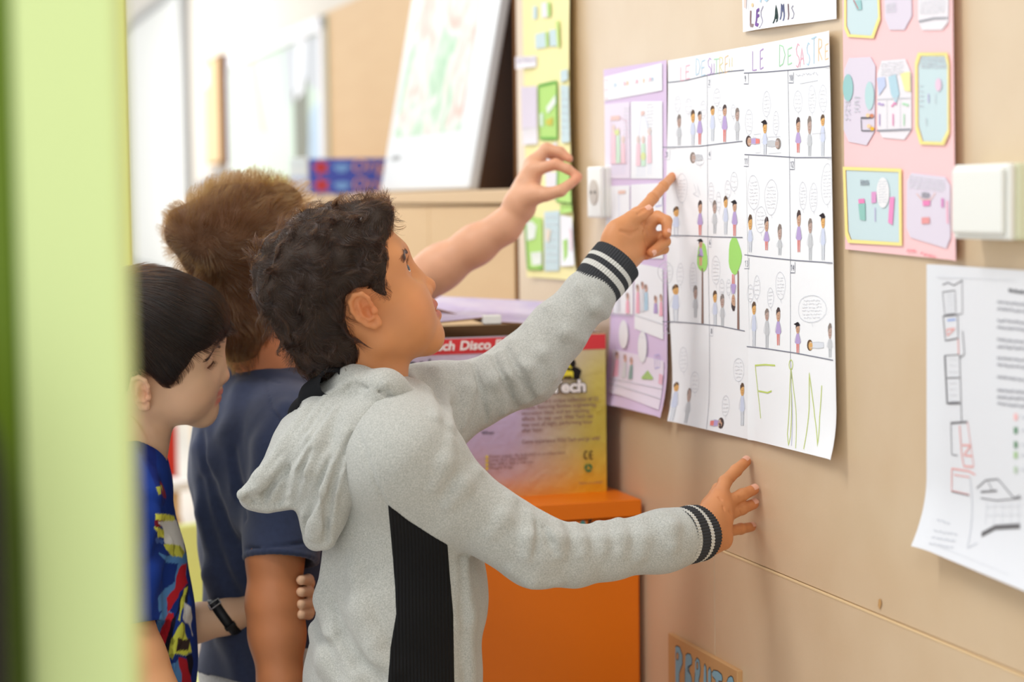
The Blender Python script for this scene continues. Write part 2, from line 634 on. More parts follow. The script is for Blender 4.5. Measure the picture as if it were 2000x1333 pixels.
# ------------------------------------------------------------------ sheets of paper and what is drawn on them
class Sheet:
    def __init__(s, name, corners, off, material, parent=None, plane=0.0, n=(28, 36), uvf=None):
        """corners TL, TR, BR, BL in pixels; off(s, t) = distance from the wall (s to the right, t down)"""
        s.plane = plane
        s.uvf = uvf or (lambda px, py: wall_uv(px, py, plane))
        s.c = np.array([s.uvf(*p) for p in corners])
        s.off = off
        S, T = np.meshgrid(np.linspace(0, 1, n[0]), np.linspace(0, 1, n[1]))
        S, T = S.ravel(), T.ravel()
        uv = s.bil(S, T)
        V = W3(uv[:, 0], uv[:, 1], plane + off(S, T))
        i = np.arange(n[0] * n[1]).reshape(n[1], n[0])
        Fq = np.stack([i[:-1, :-1].ravel(), i[1:, :-1].ravel(), i[1:, 1:].ravel(), i[:-1, 1:].ravel()], 1)
        s.o = mkmesh(name, V, Fq, material, parent)
        s.reset()

    def bil(s, S, T):
        c = s.c
        S, T = S[:, None], T[:, None]
        return (1 - S) * (1 - T) * c[0] + S * (1 - T) * c[1] + S * T * c[2] + (1 - S) * T * c[3]

    def inv(s, uv):
        S = np.full(len(uv), .5)
        T = np.full(len(uv), .5)
        c = s.c
        for _ in range(6):
            p = s.bil(S, T)
            ds = (1 - T)[:, None] * (c[1] - c[0]) + T[:, None] * (c[2] - c[3])
            dt = (1 - S)[:, None] * (c[3] - c[0]) + S[:, None] * (c[2] - c[1])
            e = uv - p
            det = ds[:, 0] * dt[:, 1] - ds[:, 1] * dt[:, 0]
            S = S + (e[:, 0] * dt[:, 1] - e[:, 1] * dt[:, 0]) / det
            T = T + (ds[:, 0] * e[:, 1] - ds[:, 1] * e[:, 0]) / det
        return S, T

    def reset(s):
        s.V, s.F, s.C, s.lay = [], [], [], 0

    def uv(s, pts):
        return np.array([s.uvf(*p) for p in pts])

    def _put(s, uv, faces, col):
        b = len(s.V)
        S, T = s.inv(uv)
        s.lay += 1
        p = W3(uv[:, 0], uv[:, 1], s.plane + s.off(S, T) + 0.0005 + 0.000004 * (s.lay % 60))
        s.V.extend(p.tolist())
        s.C.extend([col[:3]] * len(p))
        s.F.extend([[b + i for i in f] for f in faces])

    def stroke(s, pts, wd, col, sub=5):
        """a pen line through pixel points, wd metres wide"""
        q = s.uv(pts)
        seg = []
        for i in range(len(q) - 1):
            for j in range(sub):
                seg.append(q[i] + (q[i + 1] - q[i]) * j / sub)
        seg.append(q[-1])
        q = np.array(seg)
        d = np.gradient(q, axis=0)
        d /= np.linalg.norm(d, axis=1, keepdims=True) + 1e-9
        nn = np.stack([-d[:, 1], d[:, 0]], 1) * wd / 2
        uv = np.concatenate([q + nn, q - nn])
        n = len(q)
        s._put(uv, [[i, i + 1, n + i + 1, n + i] for i in range(n - 1)], col)

    def poly(s, pts, col):
        q = s.uv(pts)
        c = q.mean(0, keepdims=True)
        uv = np.concatenate([q, c])
        n = len(q)
        s._put(uv, [[i, (i + 1) % n, n] for i in range(n)], col)

    def oval(s, cx, cy, rx, ry, col, n=14, wd=None, wob=0.0):
        a = np.linspace(0, 2 * math.pi, n + (1 if wd else 0), endpoint=bool(wd))
        pts = [(cx + rx * math.cos(t) * (1 + wob * math.sin(3 * t + cx)), cy + ry * math.sin(t) * (1 + wob * math.cos(2 * t + cy))) for t in a]
        if wd:
            s.stroke(pts, wd, col, 1)
        else:
            s.poly(pts, col)

    def scribble(s, x0, y0, x1, y1, col, wd=0.0008, amp=3.0, seed=0, word=9):
        """a line of illegible handwriting between two pixels"""
        r = random.Random(seed)
        L = math.hypot(x1 - x0, y1 - y0)
        n = max(4, int(L / 1.6))
        run = []
        left = r.randint(3, word)
        for i in range(n + 1):
            t = i / n
            run.append((x0 + (x1 - x0) * t, y0 + (y1 - y0) * t + amp * (r.random() - .5) * 2))
            left -= 1
            if left <= 0:
                if len(run) > 1:
                    s.stroke(run, wd, col, 1)
                run = []
                left = r.randint(4, word)
        if len(run) > 1:
            s.stroke(run, wd, col, 1)

    def flush(s, name, label=None, kind='stuff'):
        if not s.V:
            return
        o = mkmesh(name, np.array(s.V), s.F, M['paint'], s.o, smooth=False, cols=np.array(s.C))
        if label:
            o['label'] = label
        if kind:
            o['kind'] = kind
        s.reset()
        return o


def W3(u, v, w):
    return O_W + np.outer(u, DW) + np.outer(v, ZV) + np.outer(w, NW)


GLY = {
    'L': [[(0.1, 1), (0.1, 0), (0.9, 0.02)]], 'E': [[(.9, 1), (.12, .95), (.1, 0), (.9, .05)], [(.12, .52), (.7, .55)]],
    'D': [[(.1, 0), (.12, 1), (.6, .9), (.9, .5), (.6, .1), (.1, 0)]],
    'S': [[(.85, .9), (.5, 1), (.15, .8), (.3, .55), (.7, .42), (.85, .2), (.5, 0), (.12, .1)]],
    'A': [[(.05, 0), (.5, 1), (.95, 0)], [(.25, .4), (.75, .4)]], 'U': [[(.1, 1), (.12, .2), (.5, 0), (.88, .2), (.9, 1)]],
    'T': [[(.0, 1), (1, .97)], [(.5, 1), (.5, 0)]],
    'R': [[(.1, 0), (.12, 1), (.75, .9), (.8, .62), (.14, .5), (.9, 0)]], '!': [[(.5, 1), (.48, .3)], [(.47, .1), (.5, .0)]],
    'F': [[(.1, 0), (.12, 1), (.9, 1)], [(.12, .52), (.7, .52)]], 'I': [[(.5, 0), (.5, 1)]],
    'N': [[(.1, 0), (.12, 1), (.85, 0), (.9, 1)]], 'M': [[(.05, 0), (.2, 1), (.5, .3), (.8, 1), (.95, 0)]],
    '1': [[(.2, .7), (.55, 1), (.55, 0)]], '2': [[(.15, .8), (.5, 1), (.85, .75), (.15, 0), (.9, .02)]],
    '3': [[(.15, .95), (.8, .85), (.4, .55), (.85, .3), (.5, 0), (.1, .08)]], '4': [[(.7, 0), (.7, 1), (.1, .35), (.95, .35)]],
    '5': [[(.85, 1), (.2, 1), (.18, .55), (.7, .55), (.85, .25), (.5, 0), (.1, .08)]],
    '6': [[(.8, 1), (.25, .6), (.15, .2), (.5, 0), (.85, .25), (.5, .48), (.2, .3)]], '7': [[(.1, 1), (.9, 1), (.4, 0)]],
    '8': [[(.5, .52), (.15, .75), (.5, 1), (.85, .75), (.5, .52), (.1, .25), (.5, 0), (.9, .25), (.5, .52)]],
    '9': [[(.8, .7), (.5, .5), (.2, .75), (.5, 1), (.82, .8), (.6, 0)]], '0': [[(.5, 0), (.1, .5), (.5, 1), (.9, .5), (.5, 0)]],
}


def letters(sh, txt, boxes, cols, wd, own=False):
    """hand lettering: one pixel box (x0, ybase0, x1, ybase1, height) per letter"""
    for ch, b, c in zip(txt, boxes, cols):
        for st in GLY[ch]:
            sh.stroke([(b[0] + (b[2] - b[0]) * x, b[1] + (b[3] - b[1]) * x - b[4] * y) for x, y in st], wd, c, 3)
        if own:
            sh.flush('letter', None, None)


INK = srgb(128, 130, 144)
PEN = srgb(204, 206, 213)
FAINT = srgb(224, 225, 230)
HAIRC = {'b': srgb(104, 82, 66), 'g': srgb(142, 130, 124), 'k': srgb(84, 70, 70)}
FACEC = {'t': srgb(226, 176, 112), 'g': srgb(190, 165, 155), 'p': srgb(205, 165, 140)}
PUR, RED, GREY2, PALE, BLUE = srgb(190, 168, 216), srgb(238, 140, 132), srgb(204, 206, 210), srgb(226, 230, 238), srgb(212, 219, 240)


def figure(sh, x, y0, y1, yb, kind, cap=False, w=4.7):
    """a pupil's drawing: photo-like head y0..y1 on a pencil body reaching down to yb"""
    face, hair, top, leg = {'purple': ('p', 'k', PUR, RED), 'grey': ('g', 'g', GREY2, GREY2), 'tan': ('t', 'b', BLUE, PALE)}[kind]
    ym, h = (y0 + y1) / 2, (y1 - y0) / 2
    L = yb - y1
    n = 1.2 if kind == 'purple' else 1.0
    sh.poly([(x - w * .5, y1 - 1), (x + w * .5, y1 - 1), (x + w * .95 * n, y1 + L * .45), (x + w * .6, y1 + L * .55), (x - w * .6, y1 + L * .55), (x - w * .95 * n, y1 + L * .45)], top)
    for q in (-1, 1):
        sh.poly([(x + q * w * .1, y1 + L * .52), (x + q * w * .6, y1 + L * .52), (x + q * w * .5, yb), (x + q * w * .15, yb)], leg)
        sh.stroke([(x + q * w * .6, y1 + 2), (x + q * w * 1.25, y1 + L * .3), (x + q * w * 1.3, y1 + L * .45)], 0.0007, PEN, 2)
        sh.stroke([(x + q * w * .62, y1 + L * .5), (x + q * w * .5, yb)], 0.0007, INK if kind == 'tan' else PEN, 2)
    sh.oval(x, ym, w * .78, h, FACEC[face], 12)
    sh.poly([(x - w * .85, ym + h * .1), (x - w * .8, ym - h * .6), (x - w * .2, ym - h * 1.08), (x + w * .5, ym - h), (x + w * .85, ym - h * .45), (x + w * .3, ym - h * .45), (x - w * .45, ym - h * .25)], HAIRC[hair])
    if cap:
        sh.poly([(x - w * 1.7, ym - h * .75), (x, ym - h * 1.15), (x + w, ym - h * .6), (x + w * .5, ym - h * .35), (x - w * .6, ym - h * .5)], srgb(45, 40, 45))
    sh.stroke([(x - w * .1, ym + h * .15), (x + w * .15, ym + h * .15)], 0.0009, srgb(110, 75, 60), 1)
    sh.stroke([(x - w * .2, ym + h * .5), (x + w * .3, ym + h * .48)], 0.0007, srgb(170, 90, 80), 1)
    sh.flush('drawn_figure', None, None)


def lying(sh, x, y, x2, kind):
    """a figure lying down: head at (x, y), feet at x2"""
    face, hair, top, leg = {'purple': ('p', 'k', PUR, RED), 'grey': ('g', 'g', GREY2, GREY2), 'tan': ('t', 'b', PALE, PALE)}[kind]
    m = x + (x2 - x) * .65
    sh.poly([(x, y - 5), (m, y - 7), (m, y + 7), (x, y + 5)], top)
    sh.poly([(m, y - 5), (x2, y - 4), (x2, y + 5), (m, y + 5)], leg)
    sh.oval(x, y, 5.5, 11, HAIRC[hair], 12)
    sh.oval(x + (1.6 if x2 > x else -1.6), y + 1, 4.0, 8.5, FACEC[face], 12)
    for q in (-6, 6):
        sh.stroke([(x, y + q * .8), (m, y + q), (x2, y + q * .8)], 0.0007, PEN, 3)
    sh.flush('drawn_figure', None, None)


Z1 = lambda x, y: (1300 + x / 3.1, 50 + y / 3.1)
Z2 = lambda x, y: (1300 + x / 2.961, 460 + y / 2.961)


def fig1(sh, x, y0, y1, yb, k, cap=False, z=Z1):
    X, Y0 = z(x, y0)
    figure(sh, X, Y0, z(x, y1)[1], z(x, yb)[1], k, cap)


def bubble(sh, x, y, rx, ry, z=Z1, seed=0):
    X, Y = z(x, y)
    f = 3.1 if z is Z1 else 2.961
    rx, ry = rx / f, ry / f
    sh.oval(X, Y, rx, ry, PEN, 18, 0.0007, 0.05)
    sh.stroke([(X, Y + ry), (X + 2, Y + ry + 7)], 0.0006, PEN, 2)
    n = max(2, int(ry / 4.5))
    for i in range(n):
        yy = Y - ry * .6 + 1.2 * ry * i / max(1, n - 1)
        ww = rx * .7 * math.sqrt(max(.1, 1 - ((yy - Y) / ry) ** 2))
        sh.scribble(X - ww, yy + .5, X + ww, yy, FAINT, 0.0009, 1.5, seed * 31 + i, 8)


# --- the comic strip poster: two sheets side by side
def off_l(S, T):
    return 0.0025 + 0.010 * np.maximum(0, 1 - S / .10) ** 2 * (0.3 + 0.7 * np.sin(np.pi * np.clip(T * 1.05, 0, 1)) ** 2) + 0.0015 * np.sin(3 * T) * S + 0.010 * np.maximum(0, (T - .86) / .14) ** 2 * (1 - S)


def off_r(S, T):
    return 0.0035 + 0.009 * np.maximum(0, (S - .90) / .10) ** 2 + 0.010 * np.maximum(0, (T - .88) / .12) ** 2 * S + 0.004 * np.maximum(0, 1 - S / .08) ** 2 * np.clip((T - .75) / .2, 0, 1)


left_s = Sheet('comic_sheet', [(1311, 118), (1458, 91), (1472, 860), (1322, 822)], off_l, M['paper'])
tag(left_s.o, 'white sheet of a hand-drawn comic with panels one to eight, beside the purple poster', 'poster')
right_s = Sheet('comic_sheet', [(1457, 92), (1637, 58), (1653, 900), (1470, 859)], off_r, M['paper'])
tag(right_s.o, 'white comic sheet with panels nine to fourteen and FIN in green', 'poster')

PK, CY, PU, GR, OR, YE = srgb(248, 184, 200), srgb(188, 218, 236), srgb(190, 160, 212), srgb(182, 230, 190), srgb(250, 212, 168), srgb(240, 228, 170)
SH = left_s
bx = [(1332, 158, 1341, 157, 27), (1342, 155, 1352, 154, 27), (1362, 147, 1372, 147, 33), (1373, 149, 1382, 147, 30), (1385, 148, 1394, 147, 34), (1393, 146, 1399, 146, 22),
      (1398, 146, 1408, 144, 30), (1408, 146, 1417, 143, 34), (1419, 143, 1427, 140, 32), (1427, 139, 1430, 139, 25), (1432, 138, 1435, 138, 26)]
letters(SH, 'LEDESUTRE!!', bx, [PK, PK, CY, CY, PU, PU, GR, YE, OR, YE, YE], 0.0015, True)
SH.flush('lettering')
for pts in ([(1312, 161), (1345, 157), (1390, 146), (1425, 140), (1458, 137)], [(1310, 288), (1370, 286), (1410, 281), (1455, 276)],
            [(1309, 460), (1360, 461), (1400, 463), (1456, 464)], [(1313, 628), (1360, 632), (1410, 637), (1460, 647)]):
    SH.stroke(pts, 0.0014, INK, 4)
SH.stroke([(1385, 148), (1386, 300), (1387, 460), (1390, 640), (1390, 838)], 0.0009, INK, 4)
for i, (x, y) in enumerate(((1386, 152), (1311, 293), (1387, 292), (1311, 465), (1388, 464), (1313, 632), (1391, 638))):
    letters(SH, '2345678'[i], [(x + 1.5, y + 14, x + 4.5, y + 14, 10)], [INK], 0.0011)
    SH.stroke([(x, y + 18), (x + 6, y + 19), (x + 6, y)], 0.0009, PEN, 2)
SH.flush('panel_lines')
for a in ((93, 540, 620, 725, 'grey'), (177, 512, 590, 725, 'tan'), (219, 520, 580, 720, 'purple'), (297, 487, 545, 700, 'tan'), (371, 480, 550, 705, 'purple'),
          (448, 500, 580, 695, 'grey'), (80, 1097, 1160, 1270, 'tan'), (222, 1060, 1140, 1270, 'purple'), (311, 1060, 1140, 1260, 'grey'), (379, 1033, 1105, 1265, 'tan'),
          (434, 1060, 1130, 1275, 'purple', True)):
    fig1(SH, *a)
lying(SH, *Z1(177, 800), Z1(235, 800)[0], 'grey')
SH.oval(*Z2(225, 125), 10, 32, srgb(170, 226, 120), 16, None, .12)
SH.oval(*Z2(415, 118), 13, 34, srgb(170, 226, 120), 16, None, .12)
for x, a, b in ((225, 190, 510), (435, 205, 545)):
    p = [Z2(x - 3, a), Z2(x + 4, a), Z2(x + 7, b), Z2(x - 6, b)]
    SH.poly(p, srgb(150, 122, 112))
SH.flush('drawn_tree')
for a in ((216, 22, 75, 175, 'purple', True), (76, 285, 345, 495, 'tan'), (184, 290, 370, 475, 'grey'), (299, 320, 390, 520, 'tan'), (342, 340, 420, 525, 'grey'),
          (80, 850, 905, 1070, 'tan'), (152, 885, 965, 1085, 'grey'), (457, 855, 930, 1100, 'tan')):
    fig1(SH, *a, z=Z2)
figure(SH, Z2(407, 0)[0], Z2(0, 435)[1], Z2(0, 340)[1], Z2(0, 225)[1], 'purple')
lying(SH, *Z2(340, 1085), Z2(282, 1070)[0], 'purple')
SH.flush('drawing')
for i, a in enumerate(((85, 475, 18, 45), (150, 490, 20, 48), (240, 510, 17, 55), (323, 435, 20, 52), (345, 540, 15, 45), (424, 520, 14, 40), (110, 985, 34, 85), (290, 1010, 16, 60),
                       (336, 1065, 14, 55), (393, 990, 18, 52), (430, 945, 22, 55), (220, 820, 25, 28))):
    bubble(SH, *a, seed=i)
for i, a in enumerate(((50, 215, 16, 62), (97, 225, 18, 62), (172, 240, 20, 85), (305, 200, 24, 85), (340, 300, 14, 45), (380, 300, 14, 45), (115, 720, 24, 75), (182, 850, 24, 62), (436, 778, 31, 70), (362, 985, 20, 60))):
    bubble(SH, *a, z=Z2, seed=40 + i)
SH.stroke([Z1(185, 960), Z1(200, 1010), Z1(180, 1020), Z1(215, 1040), Z1(205, 960), Z1(225, 1030)], 0.0008, PEN, 2)
SH.flush('pencil_lines')

SH = right_s
bx = [(1474, 138, 1484, 137, 38), (1489, 136, 1497, 133, 38), (1526, 130, 1540, 128, 42), (1543, 127, 1553, 124, 32), (1559, 133, 1568, 130, 46), (1567, 132, 1576, 126, 36),
      (1580, 129, 1588, 126, 44), (1590, 128, 1600, 122, 52), (1603, 120, 1612, 117, 44), (1616, 117, 1626, 115, 30), (1630, 104, 1634, 104, 30)]
letters(SH, 'LEDESASTRE!', bx, [PU, PU, GR, GR, PK, PK, CY, CY, OR, OR, PK], 0.0017, True)
SH.flush('lettering')
for pts in ([(1458, 143), (1500, 141), (1560, 136), (1634, 129)], [(1459, 302), (1500, 304), (1560, 308), (1638, 308)],
            [(1459, 498), (1500, 503), (1560, 509), (1634, 514)], [(1464, 677), (1500, 681), (1560, 690), (1633, 704)]):
    SH.stroke(pts, 0.0014, INK, 4)
SH.stroke([(1544, 138), (1547, 300), (1549, 500), (1549, 700), (1551, 740)], 0.0009, INK, 4)
for i, (x, y) in enumerate(((1458, 143), (1546, 141), (1458, 304), (1548, 310), (1459, 504), (1549, 512))):
    t = ('9', '10', '11', '12', '13', '14')[i]
    letters(SH, t, [(x + 1 + 3.4 * k, y + 17, x + 4 + 3.4 * k, y + 17, 12) for k in range(len(t))], [INK] * 2, 0.0011)
    SH.stroke([(x, y + 21), (x + 9, y + 21), (x + 9, y)], 0.0010, INK, 2)
SH.flush('panel_lines')
for a in ((617, 575, 655, 780, 'tan', True), (819, 557, 650, 770, 'purple'), (888, 550, 660, 790, 'grey'), (968, 540, 610, 790, 'tan'), (528, 1147, 1240, 1372, 'tan'),
          (627, 1160, 1250, 1360, 'purple'), (707, 1205, 1300, 1390, 'grey'), (823, 1120, 1220, 1372, 'purple'), (892, 1170, 1260, 1420, 'grey'), (970, 1140, 1230, 1420, 'tan', True)):
    fig1(SH, *a)
lying(SH, *Z1(518, 700), Z1(585, 730)[0], 'purple')
lying(SH, *Z1(697, 715), Z1(630, 715)[0], 'grey')
for a in ((526, 385, 460, 640, 'tan'), (601, 425, 495, 650, 'grey'), (667, 418, 500, 635, 'purple'), (780, 505, 570, 680, 'purple', True), (967, 510, 600, 705, 'grey')):
    fig1(SH, *a, z=Z2)
lying(SH, *Z2(850, 635), Z2(930, 632)[0], 'tan')
SH.flush('drawing')
for i, a in enumerate(((520, 585, 22, 80), (627, 475, 24, 75), (684, 590, 17, 72), (818, 460, 26, 62), (903, 445, 22, 84), (970, 440, 24, 78), (548, 1010, 36, 105), (655, 1040, 40, 105), (592, 1175, 33, 78),
                       (848, 1030, 22, 85), (912, 1040, 24, 85), (995, 960, 36, 125))):
    bubble(SH, *a, seed=80 + i)
for i, a in enumerate(((505, 335, 18, 50), (543, 300, 18, 66), (622, 360, 18, 55), (680, 290, 28, 80), (862, 425, 82, 82))):
    bubble(SH, *a, z=Z2, seed=120 + i)
SH.scribble(*Z1(805, 300), *Z1(945, 290), PEN, 0.001, 3, 5)
SH.stroke([Z1(830, 352), Z1(940, 332)], 0.0008, PEN, 4)
SH.stroke([Z1(895, 700), Z1(905, 655), Z1(985, 650)], 0.0006, PEN, 3)
SH.stroke([Z1(545, 700), Z1(550, 660), Z1(592, 655), Z1(592, 768), Z1(560, 772)], 0.0006, PEN, 3)
SH.stroke([Z1(632, 690), Z1(636, 675), Z1(712, 672), Z1(716, 770), Z1(640, 775)], 0.0006, PEN, 3)
SH.flush('pencil_lines')
LG = srgb(205, 220, 120)
SH.stroke([Z2(532, 752), Z2(590, 748), Z2(648, 752)], 0.0022, LG)
SH.stroke([Z2(533, 752), Z2(548, 900), Z2(566, 1058)], 0.0017, LG)
SH.stroke([Z2(552, 900), Z2(605, 910), Z2(628, 900)], 0.0022, LG)
SH.oval(*Z2(740, 748), 3.6, 9.5, LG, 12, 0.0015)
SH.stroke([Z2(738, 778), Z2(730, 1000), Z2(728, 1150), Z2(742, 1215), Z2(748, 1160), Z2(740, 780)], 0.0017, LG, 3)
SH.stroke([Z2(742, 780), Z2(770, 1010), Z2(787, 1230)], 0.0015, LG)
SH.stroke([Z2(738, 780), Z2(748, 1000), Z2(760, 1216)], 0.0011, srgb(190, 190, 220))
SH.stroke([Z2(836, 1235), Z2(846, 1000), Z2(846, 795), Z2(880, 1050), Z2(915, 1218), Z2(908, 1050), Z2(919, 868)], 0.0019, LG)
SH.flush('lettering', 'pale green pencil letters spelling FIN')

# --- the sheet above it
amis = Sheet('title_sheet', [(1452, -60), (1637, -92), (1638, 37), (1455, 63)], lambda S, T: 0.003 + 0.007 * np.maximum(0, (T - .8) / .2) ** 2 * np.sin(np.pi * np.clip(S * 1.3, 0, 1)), M['paper2'])
tag(amis.o, 'white strip of paper lettered LES AMIS above the comic sheets', 'poster')
BK = srgb(70, 66, 80)
ZA = lambda x, y: (1440 + x / 9.09, y / 9.09)
for pts, c, wd in (([(280, 190), (275, 340), (285, 455)], srgb(140, 110, 110), .0042), ([(285, 450), (345, 455)], srgb(150, 130, 130), .0045),
                   ([(430, 170), (390, 190), (380, 430), (440, 450)], srgb(125, 90, 160), .0045), ([(385, 300), (430, 270)], srgb(125, 90, 160), .004),
                   ([(500, 110), (460, 200), (460, 280), (500, 380), (490, 490), (470, 480)], srgb(175, 170, 190), .0020),
                   ([(715, 415), (728, 110), (772, 390)], srgb(60, 75, 75), .0042), ([(722, 290), (760, 300)], srgb(40, 60, 55), .006),
                   ([(818, 350), (828, 70), (850, 200), (860, 75), (884, 370)], srgb(110, 115, 150), .0036), ([(945, 70), (950, 200), (965, 350)], srgb(125, 100, 110), .0030),
                   ([(1035, 100), (1005, 140), (1050, 240), (1045, 320), (1020, 330)], srgb(150, 148, 165), .0016)):
    amis.stroke([ZA(*p) for p in pts], wd, c, 4)
amis.oval(*ZA(310, 90), 2.2, 4, OR, 10)
amis.poly([ZA(160, -100), ZA(205, -100), ZA(198, 150), ZA(160, 130)], srgb(248, 215, 205))
amis.stroke([ZA(200, 165), ZA(215, -80)], 0.001, PEN)
amis.stroke([ZA(450, 40), ZA(470, -80), ZA(560, 10), ZA(620, -60)], 0.004, CY)
amis.stroke([ZA(240, 190), ZA(245, -80)], 0.0008, FAINT)
amis.flush('lettering')

# --- lilac poster with glued pictures
LIL = mat('lilac_card', srgb(226, 204, 234), 0.7, 0.2, bump=(30, .06, .004))


def off_p(S, T):
    return 0.003 + 0.005 * np.maximum(0, (S - .85) / .15) ** 2 * (0.4 + 0.6 * T) + 0.012 * np.maximum(0, (T - .85) / .15) ** 2 + 0.012 * np.maximum(0, 1 - S / .3) ** 2 * np.clip((T - .75) / .25, 0, 1)


lil = Sheet('lilac_poster', [(1182, 136), (1308, 117), (1313, 816), (1200, 788)], off_p, LIL)
tag(lil.o, 'tall lilac poster with white drawings glued on, left of the comic sheets', 'poster')


def glued(sh, pts, material, name='glued_picture', lift=0.0012, label=None):
    """a piece of paper glued onto a sheet"""
    q = sh.uv(pts)
    c = q.mean(0, keepdims=True)
    rings = [c + (q - c) * f for f in (1, .66, .33)]
    uv = np.concatenate(rings + [c])
    S, T = sh.inv(uv)
    V = W3(uv[:, 0], uv[:, 1], sh.plane + sh.off(S, T) + lift)
    n = len(q)
    Fc = [[r * n + i, r * n + (i + 1) % n, (r + 1) * n + (i + 1) % n, (r + 1) * n + i] for r in (0, 1) for i in range(n)]
    Fc += [[2 * n + i, 2 * n + (i + 1) % n, 3 * n] for i in range(n)]
    o = mkmesh(name, V, Fc, material, sh.o)
    if label:
        o['label'] = label
    return o


ZP = lambda x, y: (1170 + x / 1.826, 100 + y / 1.826)


def zpoly(*p):
    # points along edges so that a piece follows the bent card
    out = []
    for i in range(len(p)):
        a, b = p[i], p[(i + 1) % len(p)]
        for j in range(4):
            out.append(ZP(a[0] + (b[0] - a[0]) * j / 4, a[1] + (b[1] - a[1]) * j / 4))
    return out


PP = M['paper']
PT = mat('pale_lilac_paper', srgb(240, 230, 244), 0.75, 0.2)
glued(lil, zpoly((27, 92), (235, 42), (236, 140), (28, 178)), PP)
glued(lil, zpoly((28, 190), (118, 180), (120, 455), (30, 455)), PT)
glued(lil, zpoly((122, 180), (236, 178), (238, 455), (122, 455)), PP)
glued(lil, zpoly((32, 482), (118, 478), (118, 740), (36, 740)), PP)
glued(lil, zpoly((122, 476), (238, 470), (240, 740), (122, 740)), PP)
glued(lil, zpoly((36, 760), (130, 790), (130, 940), (40, 935)), PP)
glued(lil, zpoly((135, 755), (238, 775), (240, 1030), (135, 990)), PP)
glued(lil, zpoly((60, 1062), (242, 1105), (244, 1280), (66, 1215)), PT)
lift_old = lil.off
lil.off = lambda S, T: lift_old(S, T) + 0.0014
for i, (x, w_, c) in enumerate(((62, 10, CY), (98, 6, PK), (108, 6, OR), (140, 9, PK), (168, 3, OR), (188, 10, PK), (196, 8, CY))):
    p = ZP(x, 140 - x * .16)
    lil.stroke([(p[0], p[1]), (p[0] + w_ * .2, p[1] - 9), (p[0] + w_ * .5, p[1] - 1), (p[0] + w_ * .5, p[1] - 8)], 0.0018, c, 2)
for i, y in enumerate((100, 135, 165)):
    lil.stroke([ZP(32, y + 5), ZP(42, y + 2)], 0.0016, srgb(248, 200, 210))
for x, y0, y1, c in ((62, 290, 400, PK), (78, 300, 400, GR), (96, 330, 400, PK), (150, 330, 410, PK), (168, 330, 410, GR), (190, 300, 400, PK)):
    lil.poly([ZP(x - 6, y0), ZP(x + 6, y0), ZP(x + 8, y1), ZP(x - 8, y1)], (*[0.35 + .65 * k for k in c[:3]], 1))
    lil.oval(*ZP(x, y0 - 14), 3.2, 8, srgb(236, 214, 205), 10)
    lil.stroke([ZP(x - 3, y1), ZP(x - 4, y1 + 40)], 0.001, BLUE, 2)
    lil.stroke([ZP(x + 4, y1), ZP(x + 5, y1 + 40)], 0.001, BLUE, 2)
lil.stroke([ZP(52, 402), ZP(52, 238), ZP(84, 236), ZP(108, 250), ZP(110, 400), ZP(52, 402)], 0.0014, srgb(225, 190, 200))
lil.poly([ZP(52, 232), ZP(84, 230), ZP(84, 246), ZP(52, 248)], srgb(238, 205, 198))
lil.poly([ZP(160, 215), ZP(172, 213), ZP(172, 228), ZP(160, 230)], srgb(238, 205, 198))
lil.stroke([ZP(160, 230), ZP(150, 330)], 0.0012, BLUE)
lil.stroke([ZP(172, 230), ZP(196, 300)], 0.0012, BLUE)
lil.oval(*ZP(74, 290), 5, 6, srgb(225, 235, 170), 10)
lil.oval(*ZP(168, 375), 5, 8, srgb(225, 235, 170), 10)
for i in range(9):
    lil.scribble(*ZP(96 + i % 3, 205 + 13 * i), *ZP(120 + i % 2, 202 + 13 * i), FAINT, 0.001, 1, i)
    lil.scribble(*ZP(180, 190 + 12 * i), *ZP(205, 187 + 12 * i), FAINT, 0.001, 1, 20 + i)
lil.stroke([ZP(80, 505), ZP(82, 640)], 0.0014, BLUE)
lil.poly([ZP(78, 498), ZP(104, 496), ZP(104, 508), ZP(78, 510)], srgb(240, 205, 190))
lil.stroke([ZP(212, 520), ZP(236, 510), ZP(236, 550), ZP(212, 555), ZP(212, 520)], 0.0014, srgb(190, 185, 225))
lil.stroke([ZP(224, 516), ZP(224, 552)], 0.001, srgb(190, 185, 225))
for x, y0, y1, c in ((148, 860, 935, PK), (165, 850, 930, FAINT), (178, 860, 925, CY), (212, 900, 935, PUR), (232, 895, 945, PK), (50, 860, 930, PK), (78, 870, 930, FAINT), (112, 890, 935, PK),
                     (78, 1100, 1160, PK), (104, 1110, 1165, FAINT), (126, 1120, 1170, srgb(150, 175, 170))):
    lil.poly([ZP(x - 5, y0), ZP(x + 5, y0), ZP(x + 7, y1), ZP(x - 7, y1)], c)
    lil.oval(*ZP(x, y0 - 14), 2.8, 8, srgb(222, 180, 165), 10)
    lil.oval(*ZP(x - 2, y0 - 20), 2.0, 5, srgb(150, 120, 105), 8)
lil.poly([ZP(164, 1165), ZP(185, 1138), ZP(206, 1165), ZP(204, 1172), ZP(168, 1170)], srgb(176, 205, 130))
lil.stroke([ZP(176, 1146), ZP(200, 1160)], 0.0012, srgb(150, 190, 220))
lil.stroke([ZP(208, 1085), ZP(226, 1082), ZP(228, 1128), ZP(210, 1132), ZP(208, 1085)], 0.0013, srgb(185, 180, 225))
lil.stroke([ZP(217, 1084), ZP(219, 1130)], 0.001, srgb(185, 180, 225))
lil.poly([ZP(226, 1150), ZP(242, 1155), ZP(242, 1190), ZP(226, 1185)], srgb(240, 190, 205))
for a, b in (((40, 940), (130, 945)), ((135, 940), (240, 975)), ((62, 1168), (244, 1205)), ((62, 1185), (244, 1240))):
    lil.stroke([ZP(*a), ZP(*b)], 0.001, PEN)
